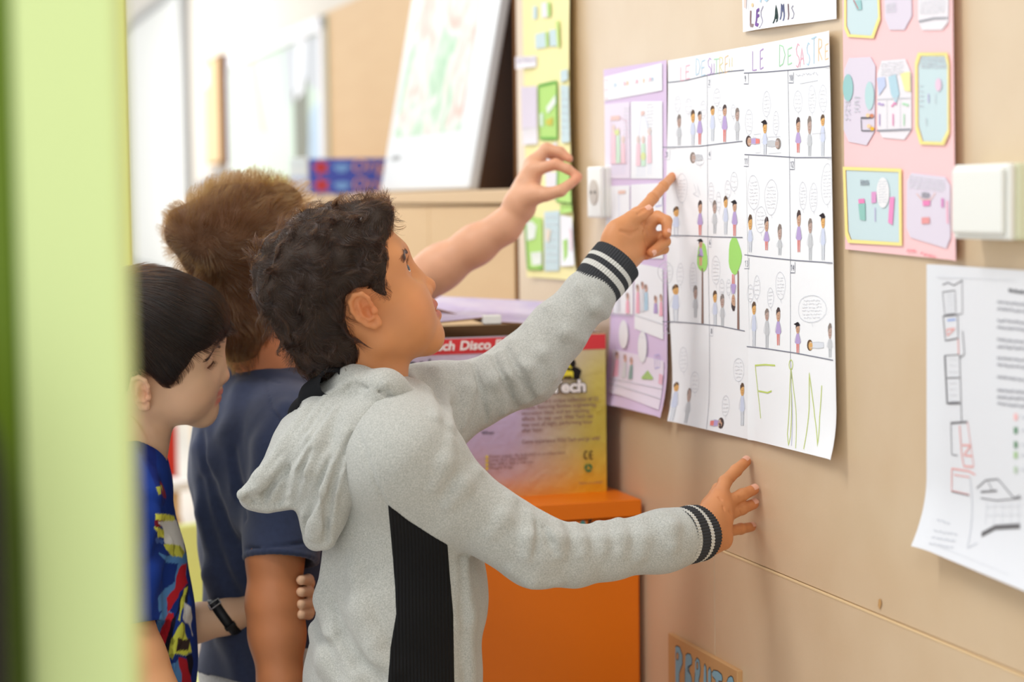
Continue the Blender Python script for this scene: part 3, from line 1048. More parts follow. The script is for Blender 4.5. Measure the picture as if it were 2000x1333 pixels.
lil.oval(*ZP(165, 1055), 9, 31, srgb(243, 243, 246), 18)
lil.oval(*ZP(165, 1055), 9, 31, PEN, 18, .0008)
lil.oval(*ZP(98, 1010), 9, 28, srgb(243, 243, 246), 18)
for i in range(8):
    lil.scribble(*ZP(152, 1020 + 10 * i), *ZP(178, 1022 + 10 * i), FAINT, 0.0009, 1, i + 70)
lil.flush('drawing')
lil.off = lift_old

# --- pink poster with cut-out cards
PINK = mat('pink_card', srgb(252, 205, 207), 0.7, 0.2, bump=(30, .05, .004))
pk = Sheet('pink_poster', [(1649, -70), (1874, -95), (1881, 510), (1655, 487)], lambda S, T: 0.003 + 0.006 * np.maximum(0, (S - .9) / .1) ** 2, PINK)
tag(pk.o, 'pink poster with pale cards edged in yellow, at the light switch', 'poster')
ZK = lambda x, y: (1640 + x / 2.564, y / 2.564)
CARD_B = mat('pale_blue_card', srgb(205, 224, 228), 0.75, 0.2)
CARD_L = mat('pale_violet_card', srgb(226, 216, 230), 0.75, 0.2)
CARD_W = mat('whitish_card', srgb(238, 233, 238), 0.75, 0.2)
YEL = mat('yellow_border', srgb(247, 232, 150), 0.75, 0.2)


def kp(*p):
    return [ZK(*q) for q in p]


def ring(sh, outer, inner, material):
    q = np.concatenate([sh.uv(outer), sh.uv(inner)])
    S, T = sh.inv(q)
    V = W3(q[:, 0], q[:, 1], sh.plane + sh.off(S, T) + 0.0022)
    n = len(outer)
    mkmesh('yellow_border', V, [[i, (i + 1) % n, n + (i + 1) % n, n + i] for i in range(n)], material, sh.o, smooth=False)


def card(shape, material, border=None):
    glued(pk, kp(*shape), material, 'card', 0.0012)
    if border:
        c = np.mean(shape, axis=0)
        out = [(c[0] + (x - c[0]) * 1.0 + math.copysign(border, x - c[0]), y + math.copysign(border * 1.2, y - c[1])) for x, y in shape]
        ring(pk, kp(*out), kp(*shape), YEL)


card([(52, -60), (205, -90), (212, 85), (178, 180), (70, 172), (52, 130)], CARD_B, 11)
card([(240, -60), (375, -80), (378, 80), (340, 150), (265, 150), (242, 90)], CARD_L)
card([(408, -80), (570, -100), (565, 110), (530, 150), (430, 152), (410, 110)], CARD_W)
card([(62, 290), (170, 285), (195, 330), (190, 660), (150, 728), (60, 710), (35, 650), (38, 350)], CARD_L)
card([(225, 305), (345, 295), (376, 370), (376, 650), (340, 700), (230, 690), (205, 640), (205, 370)], CARD_W)
card([(425, 280), (548, 280), (562, 330), (562, 650), (530, 712), (435, 708), (412, 630), (410, 330)], CARD_B, 13)
card([(48, 852), (315, 862), (318, 1215), (75, 1200), (60, 1160)], CARD_B, 14)
card([(375, 865), (545, 885), (575, 930), (575, 1190), (550, 1245), (370, 1190), (350, 1140), (352, 910)], CARD_L)
o_old = pk.off
pk.off = lambda S, T: o_old(S, T) + 0.0016
TEAL, MAG = srgb(160, 205, 205), srgb(238, 140, 190)
pk.oval(*ZK(60, 440), 10, 27, TEAL, 14)
pk.oval(*ZK(168, 480), 9, 28, srgb(190, 220, 222), 14)
pk.poly(kp((205, 390), (245, 385), (250, 430), (215, 480)), srgb(200, 210, 238))
pk.poly(kp((262, 385), (300, 372), (318, 470), (300, 520), (275, 470)), srgb(185, 215, 228))
pk.poly(kp((322, 365), (372, 360), (374, 460), (345, 455)), srgb(248, 236, 170))
pk.stroke(kp((205, 498), (374, 490)), 0.0010, PEN)
pk.stroke(kp((205, 655), (290, 652), (374, 648)), 0.0020, srgb(150, 150, 160))
for x in (255, 322):
    pk.stroke(kp((x, 500), (x, 645)), 0.0008, PEN)
for x, c in ((222, PUR), (290, MAG), (345, GR)):
    pk.scribble(*ZK(x - 12, 525), *ZK(x + 18, 522), c, 0.0022, 3, int(x))
    pk.stroke(kp((x - 4, 570), (x - 4, 630)), 0.0022, c)
pk.stroke(kp((125, 590), (188, 590), (125, 592), (128, 655), (188, 655)), 0.0016, srgb(120, 118, 125))
for x, y, c in ((160, 578, OR), (180, 580, srgb(215, 140, 110)), (165, 632, OR), (182, 645, srgb(245, 190, 60))):
    pk.oval(*ZK(x, y), 4, 4, c, 8)
for i in range(5):
    pk.scribble(*ZK(45, 510 + 22 * i), *ZK(72, 505 + 22 * i), PEN, 0.0012, 3, i)
    pk.scribble(*ZK(92, 490 + 17 * i), *ZK(120, 488 + 17 * i), PEN, 0.0012, 2, 10 + i)
    pk.scribble(*ZK(225, 318 + 14 * i), *ZK(340, 310 + 14 * i), FAINT, 0.001, 1.5, 20 + i)
    pk.scribble(*ZK(425, 290 + 12 * i), *ZK(555, 290 + 12 * i), PEN, 0.001, 1.5, 30 + i)
    pk.scribble(*ZK(365, 880 + 14 * i), *ZK(545, 905 + 12 * i), FAINT, 0.001, 1.5, 40 + i)
    pk.scribble(*ZK(250, 20 + 10 * i), *ZK(300, 15 + 10 * i), FAINT, 0.001, 1.5, 50 + i)
    pk.scribble(*ZK(420, 10 + 14 * i), *ZK(550, 0 + 14 * i), FAINT, 0.001, 1.5, 60 + i)
    pk.scribble(*ZK(122, 905 + 5 * i), *ZK(165, 905 + 5 * i), srgb(160, 170, 178), 0.0012, 1.5, 70 + i)
    pk.scribble(*ZK(430, 965 + 5 * i), *ZK(470, 968 + 5 * i), srgb(170, 168, 178), 0.0012, 1.5, 80 + i)
    pk.scribble(*ZK(420, 430 + 25 * i), *ZK(440, 430 + 25 * i), PEN, 0.001, 1.5, 90 + i)
pk.stroke(kp((415, 108), (490, 92), (560, 90)), 0.0020, srgb(160, 160, 168))
pk.poly(kp((85, 5), (125, 0), (130, 48), (105, 50)), TEAL)
pk.stroke(kp((88, 0), (112, 45)), 0.0016, srgb(200, 100, 110))
for pts, c in (([(112, 998), (142, 995), (144, 1018), (114, 1020)], MAG), ([(112, 1022), (146, 1018), (148, 1105), (120, 1100)], srgb(150, 200, 190)),
               ([(178, 962), (202, 960), (202, 1015), (178, 1018)], srgb(225, 160, 205)), ([(270, 988), (294, 986), (284, 1128), (262, 1115)], srgb(240, 150, 200)),
               ([(435, 1005), (472, 1003), (472, 1030), (437, 1032)], MAG), ([(430, 1090), (470, 1088), (470, 1120), (430, 1122)], srgb(235, 160, 160)),
               ([(528, 993), (541, 993), (541, 1038), (528, 1038)], srgb(220, 150, 200)), ([(552, 1005), (564, 1005), (568, 1120), (556, 1120)], srgb(246, 190, 210))):
    pk.poly(kp(*pts), c)
pk.oval(*ZK(236, 965), 12.5, 30, srgb(240, 238, 240), 20)
for i in range(9):
    pk.scribble(*ZK(215, 910 + 13 * i), *ZK(256, 910 + 13 * i), PEN, 0.0008, 1.2, 100 + i)
pk.stroke(kp((196, 1040), (197, 1110)), 0.0016, PUR)
pk.stroke(kp((405, 970), (432, 1000), (475, 1000), (500, 965)), 0.001, srgb(235, 190, 170))
pk.oval(*ZK(515, 425), 6, 13, srgb(238, 205, 225), 12)
pk.stroke(kp((465, 470), (465, 515)), 0.0018, PUR)
pk.stroke(kp((500, 470), (500, 520)), 0.0012, PEN)
pk.stroke(kp((452, 590), (455, 630)), 0.0014, PEN)
pk.scribble(*ZK(355, 1255), *ZK(400, 1262), srgb(240, 140, 150), 0.0016, 3, 7)
pk.scribble(*ZK(425, 1270), *ZK(500, 1285), srgb(240, 140, 150), 0.0016, 3, 8)
pk.flush('drawing')
pk.off = o_old

# --- yellow poster near the corner
YP = mat('yellow_card', srgb(250, 240, 178), 0.7, 0.2, bump=(30, .05, .004))
yl = Sheet('yellow_poster', [(1029, -110), (1125, -130), (1138, 549), (1039, 541)], lambda S, T: 0.004 + 0.014 * np.maximum(0, (S - .8) / .2) ** 2 * (.4 + .6 * np.sin(3 * T)) + 0.006 * np.maximum(0, 1 - S / .2) ** 2, YP)
tag(yl.o, 'yellow poster with bright green patches hanging beside the wooden corner', 'poster')
ZY = lambda x, y: (1010 + x / 2.381, y / 2.381)
LGN = mat('lime_paper', srgb(186, 226, 128), 0.75, 0.2)
GND = srgb(110, 180, 80)
for pts, mm in (([(115, 400), (200, 380), (203, 645), (122, 645)], LGN), ([(205, 755), (296, 750), (298, 945), (200, 935)], LGN), ([(65, 1010), (130, 1015), (134, 1250), (76, 1250)], LGN),
                ([(50, 405), (106, 400), (108, 590), (54, 600)], CARD_L), ([(54, 590), (108, 588), (110, 670), (56, 675)], CARD_W), ([(217, 395), (268, 400), (276, 660), (220, 665)], CARD_B),
                ([(145, 800), (205, 800), (205, 925), (150, 925)], CARD_W), ([(140, 985), (212, 980), (210, 1260), (142, 1262)], CARD_B), ([(215, 1000), (300, 1010), (296, 1235), (215, 1240)], PP),
                ([(88, 30), (106, 28), (106, 88), (88, 90)], CARD_B), ([(128, 15), (155, 10), (158, 80), (130, 82)], CARD_W), ([(98, 160), (145, 148), (148, 220), (100, 228)], CARD_B),
                ([(164, 140), (204, 135), (206, 215), (166, 216)], CARD_B), ([(35, 265), (104, 258), (104, 310), (36, 322)], CARD_W), ([(216, 330), (254, 320), (256, 370), (218, 385)], CARD_B),
                ([(215, 950), (296, 950), (296, 985), (215, 995)], LGN), ([(130, 690), (200, 660), (205, 745), (130, 750)], CARD_W)):
    glued(yl, [ZY(*p) for p in pts], mm, 'glued_paper', 0.002)
oy = yl.off
yl.off = lambda S, T: oy(S, T) + 0.0026
for pts in ([(115, 400), (200, 380), (203, 645), (122, 645), (115, 400)], [(205, 755), (296, 750), (298, 945), (200, 935), (205, 755)], [(98, 1015), (65, 1010), (76, 1250), (134, 1250)]):
    yl.stroke([ZY(*p) for p in pts], 0.005, GND)
for pts, c in (([(152, 500), (196, 440), (198, 480), (160, 530)], srgb(236, 244, 232)), ([(150, 560), (185, 545), (180, 585), (152, 580)], srgb(214, 200, 90)), ([(122, 530), (138, 525), (138, 590), (124, 585)], srgb(220, 240, 220)),
               ([(155, 12), (170, 8), (172, 75), (158, 80)], srgb(190, 225, 140)), ([(150, 150), (160, 145), (162, 215), (150, 220)], srgb(190, 225, 140)), ([(196, 100), (212, 95), (216, 220), (204, 222)], srgb(205, 228, 140)),
               ([(85, 1175), (130, 1170), (132, 1230), (90, 1235)], srgb(238, 244, 236)), ([(72, 1030), (110, 1030), (100, 1110), (74, 1120)], srgb(238, 244, 236)), ([(230, 1120), (250, 1110), (255, 1220), (236, 1225)], srgb(180, 222, 130)),
               ([(262, 1050), (290, 1080), (285, 1160), (268, 1170)], srgb(240, 215, 220)), ([(150, 1060), (175, 1070), (165, 1130), (150, 1120)], srgb(240, 225, 205)), ([(268, 770), (292, 765), (292, 830), (268, 835)], srgb(236, 244, 232))):
    yl.poly([ZY(*p) for p in pts], c)
yl.scribble(*ZY(40, 285), *ZY(100, 278), srgb(200, 190, 215), 0.002, 3, 3)
for i in range(7):
    yl.scribble(*ZY(222, 430 + 32 * i), *ZY(270, 430 + 32 * i), PEN, 0.0012, 2, i)
    yl.scribble(*ZY(146, 1010 + 34 * i), *ZY(206, 1010 + 34 * i), FAINT, 0.0014, 2, i + 9)
yl.flush('drawing')
yl.off = oy

# --- the printed floor plan at the right
pl = Sheet('floor_plan', [(1825, 516), (2120, 536), (2120, 1185), (1825, 1064)],
           lambda S, T: 0.004 + 0.020 * np.maximum(0, (T - .75) / .25) ** 2 + 0.006 * np.maximum(0, 1 - S / .12) ** 2, mat('plastic_sheet', srgb(228, 229, 234), 0.35, 0.4))
tag(pl.o, 'white printed floor plan under plastic, below the light switch', 'notice')
ZF = lambda x, y: (1810 + x / 2.084, 500 + y / 2.082)
fp = lambda *p: [ZF(*q) for q in p]
DK, RD = srgb(120, 118, 122), srgb(235, 170, 165)
for pts, c, wd in (([(80, 147), (130, 140), (132, 235), (88, 240), (80, 147)], DK, .0010), ([(80, 118), (100, 108), (125, 120), (158, 100)], DK, .0012), ([(158, 95), (160, 235), (140, 238)], DK, .0010),
                   ([(82, 245), (140, 240), (142, 335), (90, 345), (82, 245)], DK, .0016), ([(98, 262), (132, 258)], srgb(150, 175, 230), .002), ([(95, 300), (130, 295), (98, 325), (95, 300)], RD, .0018),
                   ([(142, 338), (144, 400)], RD, .0022), ([(160, 305), (168, 400), (150, 415)], DK, .0014), ([(88, 405), (148, 402)], DK, .0010), ([(88, 405), (97, 600), (150, 598)], DK, .0030),
                   ([(97, 497), (150, 495)], DK, .0012), ([(148, 402), (156, 672)], DK, .0014), ([(112, 680), (180, 675)], DK, .0024), ([(112, 680), (116, 808), (140, 812)], DK, .0012), ([(180, 675), (206, 858)], RD, .0012),
                   ([(148, 690), (156, 800), (165, 855), (204, 858)], RD, .0020), ([(160, 770), (195, 770), (165, 810), (200, 815)], RD, .0020), ([(116, 865), (185, 875), (212, 890)], RD, .0018), ([(116, 865), (116, 955), (188, 972)], RD, .0018),
                   ([(125, 890), (190, 900)], RD, .0012), ([(116, 958), (188, 974)], DK, .0014), ([(190, 900), (205, 1040), (220, 1185), (250, 1165)], PEN, .0012), ([(218, 945), (255, 912), (305, 908), (340, 950), (370, 985), (396, 975)], DK, .0014),
                   ([(258, 1132), (305, 1103), (400, 1098)], srgb(110, 108, 110), .0055), ([(235, 985), (300, 995), (400, 985)], DK, .0012), ([(235, 960), (300, 955)], DK, .002), ([(265, 920), (285, 960)], DK, .001), ([(60, 85), (380, 100)], FAINT, .001),
                   ([(75, 1160), (400, 1290)], FAINT, .001)):
    pl.stroke(fp(*pts), wd, c, 4)
for x in range(260, 400, 32):
    pl.stroke(fp((x, 1000), (x + 3, 1090)), .0008, FAINT)
for y in (1020, 1055):
    pl.stroke(fp((255, y), (398, y - 5)), .0008, FAINT)
for y in range(155, 235, 15):
    pl.scribble(*ZF(95, y), *ZF(122, y), FAINT, .0012, 1, y)
for y in range(420, 590, 24):
    pl.scribble(*ZF(105, y), *ZF(138, y), FAINT, .0012, 1, y)
for i, (y, n) in enumerate(((187, 2), (262, 2), (340, 2), (415, 2), (490, 1), (545, 3))):
    for k in range(n):
        pl.scribble(*ZF(302, y + 28 * k), *ZF(400 + (230 if n > 1 else 100), y + 28 * k + 30), srgb(165, 165, 172), .0022, 1.8, i * 5 + k, 14)
pl.scribble(*ZF(348, 140), *ZF(520, 165), srgb(90, 90, 95), .003, 2, 77, 14)
for y, c in ((655, srgb(245, 190, 190)), (710, srgb(110, 150, 120)), (768, srgb(120, 155, 125)), (810, srgb(170, 200, 150)), (870, srgb(190, 205, 185))):
    pl.poly(fp((370, y - 14), (385, y - 13), (385, y + 14), (370, y + 13)), c)
    pl.scribble(*ZF(400, y), *ZF(560, y + 20), PEN, .002, 1.5, y)
for y in (1070, 1115, 1140, 1165):
    pl.scribble(*ZF(78, y), *ZF(78 + (50 if y < 1100 else 90), y + 18), PEN, .0016, 1.2, y)
pl.flush('plan_drawing')

# --- plywood sign low on the wall with bubble letters
s0, s1 = wall_uv(1315, 1236)[0], wall_uv(1451, 1306)[0]
zs1 = wall_uv(1315, 1236)[1]
SB = wbox('wooden_sign', s1, s0, zs1 - 0.30, zs1, 0.0, 0.009, mat('sign_board', srgb(205, 160, 110), 0.5, 0.4, noise=(12, 5, .5), ncol=srgb(190, 146, 98)), None, 0.0012)
tag(SB, 'wooden board with blue bubble letters low on the wall', 'sign')
LB, LK = srgb(140, 180, 198), srgb(48, 44, 48)


class SignPrint(Sheet):
    def __init__(s, o, w):
        s.o, s.plane = o, w
        s.uvf = lambda px, py: wall_uv(px, py, w)
        s.reset()

    def _put(s, uv, faces, col):
        b = len(s.V)
        s.lay += 1
        s.V.extend(W3(uv[:, 0], uv[:, 1], np.full(len(uv), s.plane + 0.0003 + 0.00002 * s.lay)).tolist())
        s.C.extend([col[:3]] * len(uv))
        s.F.extend([[b + i for i in f] for f in faces])


sp = SignPrint(SB, 0.009)
ZS = lambda x, y: (1290 + x / 10.53, 1220 + y / 10.53)
for ol in ([(310, 470), (340, 440), (400, 480), (455, 640), (455, 820), (390, 1000), (385, 1300), (310, 1300)],
           [(520, 640), (560, 600), (620, 620), (655, 720), (645, 830), (570, 880), (560, 950), (620, 1030), (645, 1120), (640, 1300), (505, 1300), (510, 900)],
           [(720, 760), (755, 685), (800, 740), (825, 900), (815, 1050), (790, 1150), (815, 1300), (700, 1300), (715, 1000)],
           [(900, 870), (918, 805), (945, 900), (955, 1300), (885, 1300)], [(985, 960), (1015, 880), (1045, 960), (1050, 1300), (980, 1300)],
           [(1060, 1000), (1100, 945), (1180, 960), (1260, 1030), (1280, 1110), (1270, 1180), (1200, 1170), (1210, 1300), (1130, 1300), (1140, 1150), (1080, 1080)],
           [(1370, 1180), (1400, 1100), (1450, 1065), (1490, 1090), (1515, 1190), (1520, 1300), (1360, 1300)]):
    c = np.mean(ol, axis=0)
    sp.poly([ZS(*p) for p in ol], LB)
    sp.stroke([ZS(*p) for p in ol], 0.0014, LK, 2)
for cx, cy, rx, ry in ((355, 660, 2.6, 7.5), (765, 855, 1.7, 7.5)):
    sp.oval(*ZS(cx, cy), rx, ry, srgb(200, 158, 112), 12)
    sp.oval(*ZS(cx, cy), rx, ry, LK, 12, 0.0012)
sp.flush('lettering', 'pale blue bubble letters with black outlines')

# small brown stains on the boards
wp = SignPrint(wr, 0.0)
for ol in ([(1716, 1172), (1720, 1170), (1722, 1180), (1718, 1192), (1715, 1184)], [(1722, 1222), (1727, 1224), (1724, 1236), (1722, 1246), (1719, 1236)], [(1404, 1120), (1407, 1119), (1408, 1127), (1405, 1128)],
           [(1408, 1082), (1411, 1081), (1412, 1088), (1409, 1090)]):
    wp.poly(ol, srgb(196, 152, 100))
wp.flush('stain')

# ------------------------------------------------------------------ switch and socket
def wall_box(name, px0, px1, py0, py1, depth, label, cat, socket=False):
    u_a, u_b = wall_uv(px0, py0, depth)[0], wall_uv(px1, py0, depth)[0]
    z0, z1 = wall_uv(px1, py1, depth)[1], wall_uv(px1, py0, depth)[1]
    t = thing(name, W((u_a + u_b) / 2, z0, 0), label, cat)
    wbox('housing', u_b, u_a, z0, z1, -0.001, depth - .008, mat(name + '_housing', srgb(222, 226, 196) if not socket else srgb(232, 230, 224), .4, .5), t, 0.004)
    wbox('plate', u_b, u_a, z0, z1, depth - .008, depth, M['white'], t, 0.003)
    e = 0.006
    if socket:
        um, zm = (u_a + u_b) / 2, (z0 + z1) / 2
        bm = bmesh.new()
        r = bmesh.ops.create_cone(bm, cap_ends=True, segments=28, radius1=.021, radius2=.021, depth=.002)
        rot = Matrix((tuple(-DW) + (0,), tuple(ZV) + (0,), tuple(NW) + (0,), (0, 0, 0, 1))).transposed()
        bmesh.ops.transform(bm, matrix=Matrix.Translation(Vector(W(um, zm, depth + .0005))) @ rot, verts=bm.verts)
        from_bm('socket_face', bm, mat('socket_face', srgb(205, 196, 184), .5, .4), t, False)
        for q in (-.0095, .0095):
            wbox('socket_hole', um + q - .0025, um + q + .0025, zm - .0025, zm + .0025, depth + .001, depth + .0022, M['dark'], t, 0)
    else:
        wbox('rocker', u_b + e, u_a - e, z0 + e, z1 - e * .8, depth, depth + .006, M['white'], t, 0.003)
    return t


wall_box('light_switch', 1862, 1972, 318, 470, 0.032, 'white square light switch in a surface box over the pink poster', 'switch')
wall_box('wall_socket', 1146, 1173, 325, 426, 0.022, 'white wall socket between the yellow and lilac posters', 'socket', True)

# ------------------------------------------------------------------ orange steel cabinet and carton on it
EX = -NW                         # to the right, across the face that looks at the camera
OC = np.array([*(P(1243, 970, 3.17)[:2]), 0.0])
OC = O_W + DW * ((OC - O_W) @ DW) + NW * 0.006
Z_O = P(1243, 966, ((OC - CAM) @ _fw + 0.0) * 1.0)[2]
ORM = mat('orange_paint', srgb(232, 118, 4), 0.38, 0.45, bump=(500, .05, .0006))
oc = thing('steel_cabinet', OC - EX * .23 + DW * .28, 'orange steel filing cabinet standing against the panelled wall', 'cabinet')


def obox(name, x0, x1, y0, y1, z0, z1, material, parent, bevel=.002, o=OC):
    bm = bmesh.new()
    frame_box(bm, o, EX, DW, ZV, x0, x1, y0, y1, z0, z1, bevel)
    return from_bm(name, bm, material, parent)


obox('body', -0.47, -0.002, 0.006, 0.55, 0.0, Z_O - 0.029, ORM, oc)
obox('lid', -0.475, 0.0, 0.0, 0.555, Z_O - 0.027, Z_O, ORM, oc, .0015)
fr = obox('front_panel', -0.466, -0.006, 0.001, 0.0075, 0.06, Z_O - 0.0295, ORM, oc, .001)


def text_mesh(name, body, o, ex, ey, size, material, parent, align='LEFT', shear=0.0, bold=0.0, squash=1.0, lift=None):
    cu = bpy.data.curves.new(name, 'FONT')
    cu.body = body
    cu.size = size
    cu.align_x = align
    cu.shear = shear
    cu.offset = bold
    cu.resolution_u = 3
    t = bpy.data.objects.new(name, cu)
    COL.objects.link(t)
    bpy.context.view_layer.update()
    me = bpy.data.meshes.new_from_object(t.evaluated_get(bpy.context.evaluated_depsgraph_get()))
    bpy.data.objects.remove(t)
    n = np.cross(ex, ey)
    co = np.zeros(len(me.vertices) * 3, dtype=np.float32)
    me.vertices.foreach_get('co', co)
    co = co.reshape(-1, 3)
    V = o + np.outer(co[:, 0] * squash, ex) + np.outer(co[:, 1], ey) + n * (lift or 0.0004)
    me.vertices.foreach_set('co', V.astype(np.float32).ravel())
    me.materials.clear()
    me.materials.append(material)
    me.update()
    me.name = name
    ob = bpy.data.objects.new(name, me)
    return link(ob, parent)


K_INK = mat('black_ink', srgb(30, 26, 28), .6, .2)
K_BRN = mat('brown_ink', srgb(150, 118, 112), .6, .2)
K_WHT = mat('white_ink', srgb(244, 240, 236), .6, .2)
K_RED = mat('red_ink', srgb(214, 58, 62), .5, .3)
K_YEL = mat('yellow_ink', srgb(236, 216, 60), .5, .3)
K_GRN = mat('green_ink', srgb(20, 120, 84), .5, .3)
K_TEA = mat('teal_ink', srgb(70, 140, 140), .5, .3)


def face_pt(px, py, o, nrm):
    r = ray(px, py)
    return CAM + r * (((o - CAM) @ nrm) / (r @ nrm))


fo = OC + DW * 0.001
q = face_pt(1146, 1029, fo, DW)
text_mesh('brand_lettering', 'flexxxx', q, EX, ZV, .0165, K_INK, fr, shear=.2, bold=.0004, lift=.0008)
q2 = face_pt(1138, 1024, fo, DW)
bm = bmesh.new()
bmesh.ops.create_circle(bm, cap_ends=True, segments=20, radius=.0052)
bmesh.ops.transform(bm, matrix=Matrix((tuple(EX) + (0,), tuple(ZV) + (0,), tuple(-DW) + (0,), (0, 0, 0, 1))).transposed(), verts=bm.verts)
bmesh.ops.translate(bm, vec=Vector(q2 - DW * .0008), verts=bm.verts)
from_bm('brand_mark', bm, K_TEA, fr)

# carton
b_o = face_pt(1185, 957, OC + DW * 0.10, DW)
b_o[2] = Z_O
hB = face_pt(1183, 650, OC + DW * 0.10, DW)[2] - Z_O
BW, BD = 0.40, 0.30
ct = thing('cardboard_box', b_o - EX * BW / 2 + DW * BD / 2, 'open violet and yellow carton for disco lights on the orange cabinet', 'box')
gm = bpy.data.materials.new('carton_print')
gm.use_nodes = True
nt = gm.node_tree
tcn = nt.nodes.new('ShaderNodeAttribute')
tcn.attribute_name = 'tint'
nt.links.new(tcn.outputs['Color'], nt.nodes['Principled BSDF'].inputs['Base Color'])
nt.nodes['Principled BSDF'].inputs['Roughness'].default_value = 0.28
wv = nt.nodes.new('ShaderNodeTexNoise')
wv.inputs['Scale'].default_value = 14
bpn = nt.nodes.new('ShaderNodeBump')
bpn.inputs['Strength'].default_value = .25
bpn.inputs['Distance'].default_value = .01
nt.links.new(wv.outputs['Fac'], bpn.inputs['Height'])
nt.links.new(bpn.outputs['Normal'], nt.nodes['Principled BSDF'].inputs['Normal'])
CARDB = mat('cardboard', srgb(150, 115, 82), .8, .2)
# front face: printed gradient from lilac through peach to yellow
NX, NY = 24, 16
S, T = np.meshgrid(np.linspace(0, 1, NX), np.linspace(0, 1, NY))
S, T = S.ravel(), T.ravel()
bulge = 0.003 * np.sin(np.pi * S) * np.sin(np.pi * T)
V = b_o + np.outer(-BW + S * BW, EX) + np.outer(T * hB, ZV) - np.outer(bulge, DW)


def lin(r, g, b):
    return np.array(srgb(r, g, b)[:3])


lilac, yellow, peach, orange = lin(192, 174, 206), lin(206, 190, 84), lin(214, 180, 170), lin(228, 172, 40)
fy = np.clip((S - .60) / .34 - (T - .4) * .25, 0, 1)[:, None]
fb = np.clip(1 - T / .32, 0, 1)[:, None]
pale = np.clip((T - .72) / .3, 0, 1)[:, None]
col = lilac * (1 - fy) + yellow * fy
col = col * (1 - pale * .55) + lin(210, 196, 190) * pale * .55
col = col * (1 - fb) + (peach * (1 - fy) + orange * fy) * fb
fb2 = np.clip(1 - T / .13, 0, 1)[:, None]
col = col * (1 - fb2 * .75) + lin(236, 172, 84) * (1 - fy) * fb2 * .75 + orange * fy * fb2 * .75
i = np.arange(NX * NY).reshape(NY, NX)
Fq = np.stack([i[:-1, :-1].ravel(), i[:-1, 1:].ravel(), i[1:, 1:].ravel(), i[1:, :-1].ravel()], 1)
fc = mkmesh('front_face', V, Fq, gm, ct, cols=col)
SIDE = mat('carton_side', srgb(150, 60, 66), .5, .3)
obox('side', -.003, 0, 0.0005, BD, 0, hB, SIDE, ct, 0, b_o)
obox('side', -BW, -BW + .003, 0.0005, BD, 0, hB, SIDE, ct, 0, b_o)
obox('rear_side', -BW + .003, -.003, BD - .003, BD, 0, hB, CARDB, ct, 0, b_o)
obox('bottom', -BW + .003, -.003, .001, BD - .003, 0, .003, CARDB, ct, 0, b_o)
FLM = mat('flap_print', srgb(196, 178, 222), .4, .4, noise=(12, 3, .8), ncol=srgb(226, 214, 234))


def flap(pts, name='flap', material=FLM):
    """a folded carton flap with thickness, given by four places"""
    a = np.array(pts)
    n = np.cross(a[1] - a[0], a[3] - a[0])
    n = n / np.linalg.norm(n) * 0.003
    V = np.concatenate([a, a - n])
    Fq = [[0, 1, 2, 3], [7, 6, 5, 4], [0, 4, 5, 1], [1, 5, 6, 2], [2, 6, 7, 3], [3, 7, 4, 0]]
    return mkmesh(name, V, Fq, None, ct, smooth=False, mats=[material, CARDB], fmat=[0, 1, 1, 1, 1, 1])


def bp(x, y, z):
    return b_o - EX * BW + EX * x + DW * y + ZV * (hB + z)


flap([bp(0.02, .06, .014), bp(.215, .035, .030), bp(.215, .20, .040), bp(.03, .20, .030)])
flap([bp(.205, .05, .022), bp(.34, .03, .013), bp(.385, .25, .040), bp(.10, .27, .060)])
flap([bp(.395, .01, .001), bp(.395, .28, .001), bp(.34, .28, .022), bp(.33, .02, .012)])
flap([bp(.0, .28, .001), bp(.0, .01, .001), bp(.07, .02, .010), bp(.06, .28, .015)])
tp = P(956, 626, 3.2)
bm = bmesh.new()
frame_box(bm, bp(.20, .02, .030), EX, DW, ZV, 0, .03, 0, .012, -.012, .003, .002)
from_bm('torn_tape', bm, M['white'], ct)
# red band and print
FN = -DW


def fpt(px, py):
    return face_pt(px, py, b_o - DW * 0.0035, DW)


yb0, yb1 = .093 * hB, 0
V = []
zb0, zb1 = hB - 0.0265, hB - 0.002
bandV = [b_o - EX * BW + ZV * zb0 - DW * .0008, b_o + ZV * zb0 - DW * .0008, b_o + ZV * zb1 - DW * .0008, b_o - EX * BW + ZV * zb1 - DW * .0008]
band = []
for xx in np.linspace(0, 1, 13):
    for zz in (zb0, zb1):
        tt = zz / hB
        band.append(b_o - EX * BW * (1 - xx) + ZV * zz - DW * (.0008 + .003 * math.sin(math.pi * xx) * math.sin(math.pi * tt)))
mkmesh('red_band', band, [[2 * k, 2 * k + 2, 2 * k + 3, 2 * k + 1] for k in range(12)], K_RED, ct)
LZ = fpt(840, 682)
text_mesh('band_lettering', 'Wild Tech', fpt(888, 684), EX, ZV, .0205, K_WHT, ct, 'RIGHT', shear=.15, bold=.0006, squash=1.08)
text_mesh('band_lettering', 'Disco Effects', fpt(897, 684), EX, ZV, .0205, K_WHT, ct, shear=.15, bold=.0006, squash=1.08)
text_mesh('title_lettering', 'Fiesta', fpt(797, 729) - EX * .026, EX, ZV, .036, K_INK, ct, bold=.001)
q = fpt(1043, 765)
para = ('Wild Tech is a unique collection of DJ', 'effects, featuring flawless engineering,', 'innovative ideas, and eye catching', 'effects. So stay cool, Wild Tech can', 'stay cool all night, performing hour', 'after hour.', '', 'Come experience Wild Tech and go wild!')
for k, line in enumerate(para):
    if line:
        text_mesh('small_print', line, fpt(1019, 789 + 11.2 * k), EX, ZV, .0092, K_BRN, ct, squash=.92 if k < 7 else .86, bold=.0001)
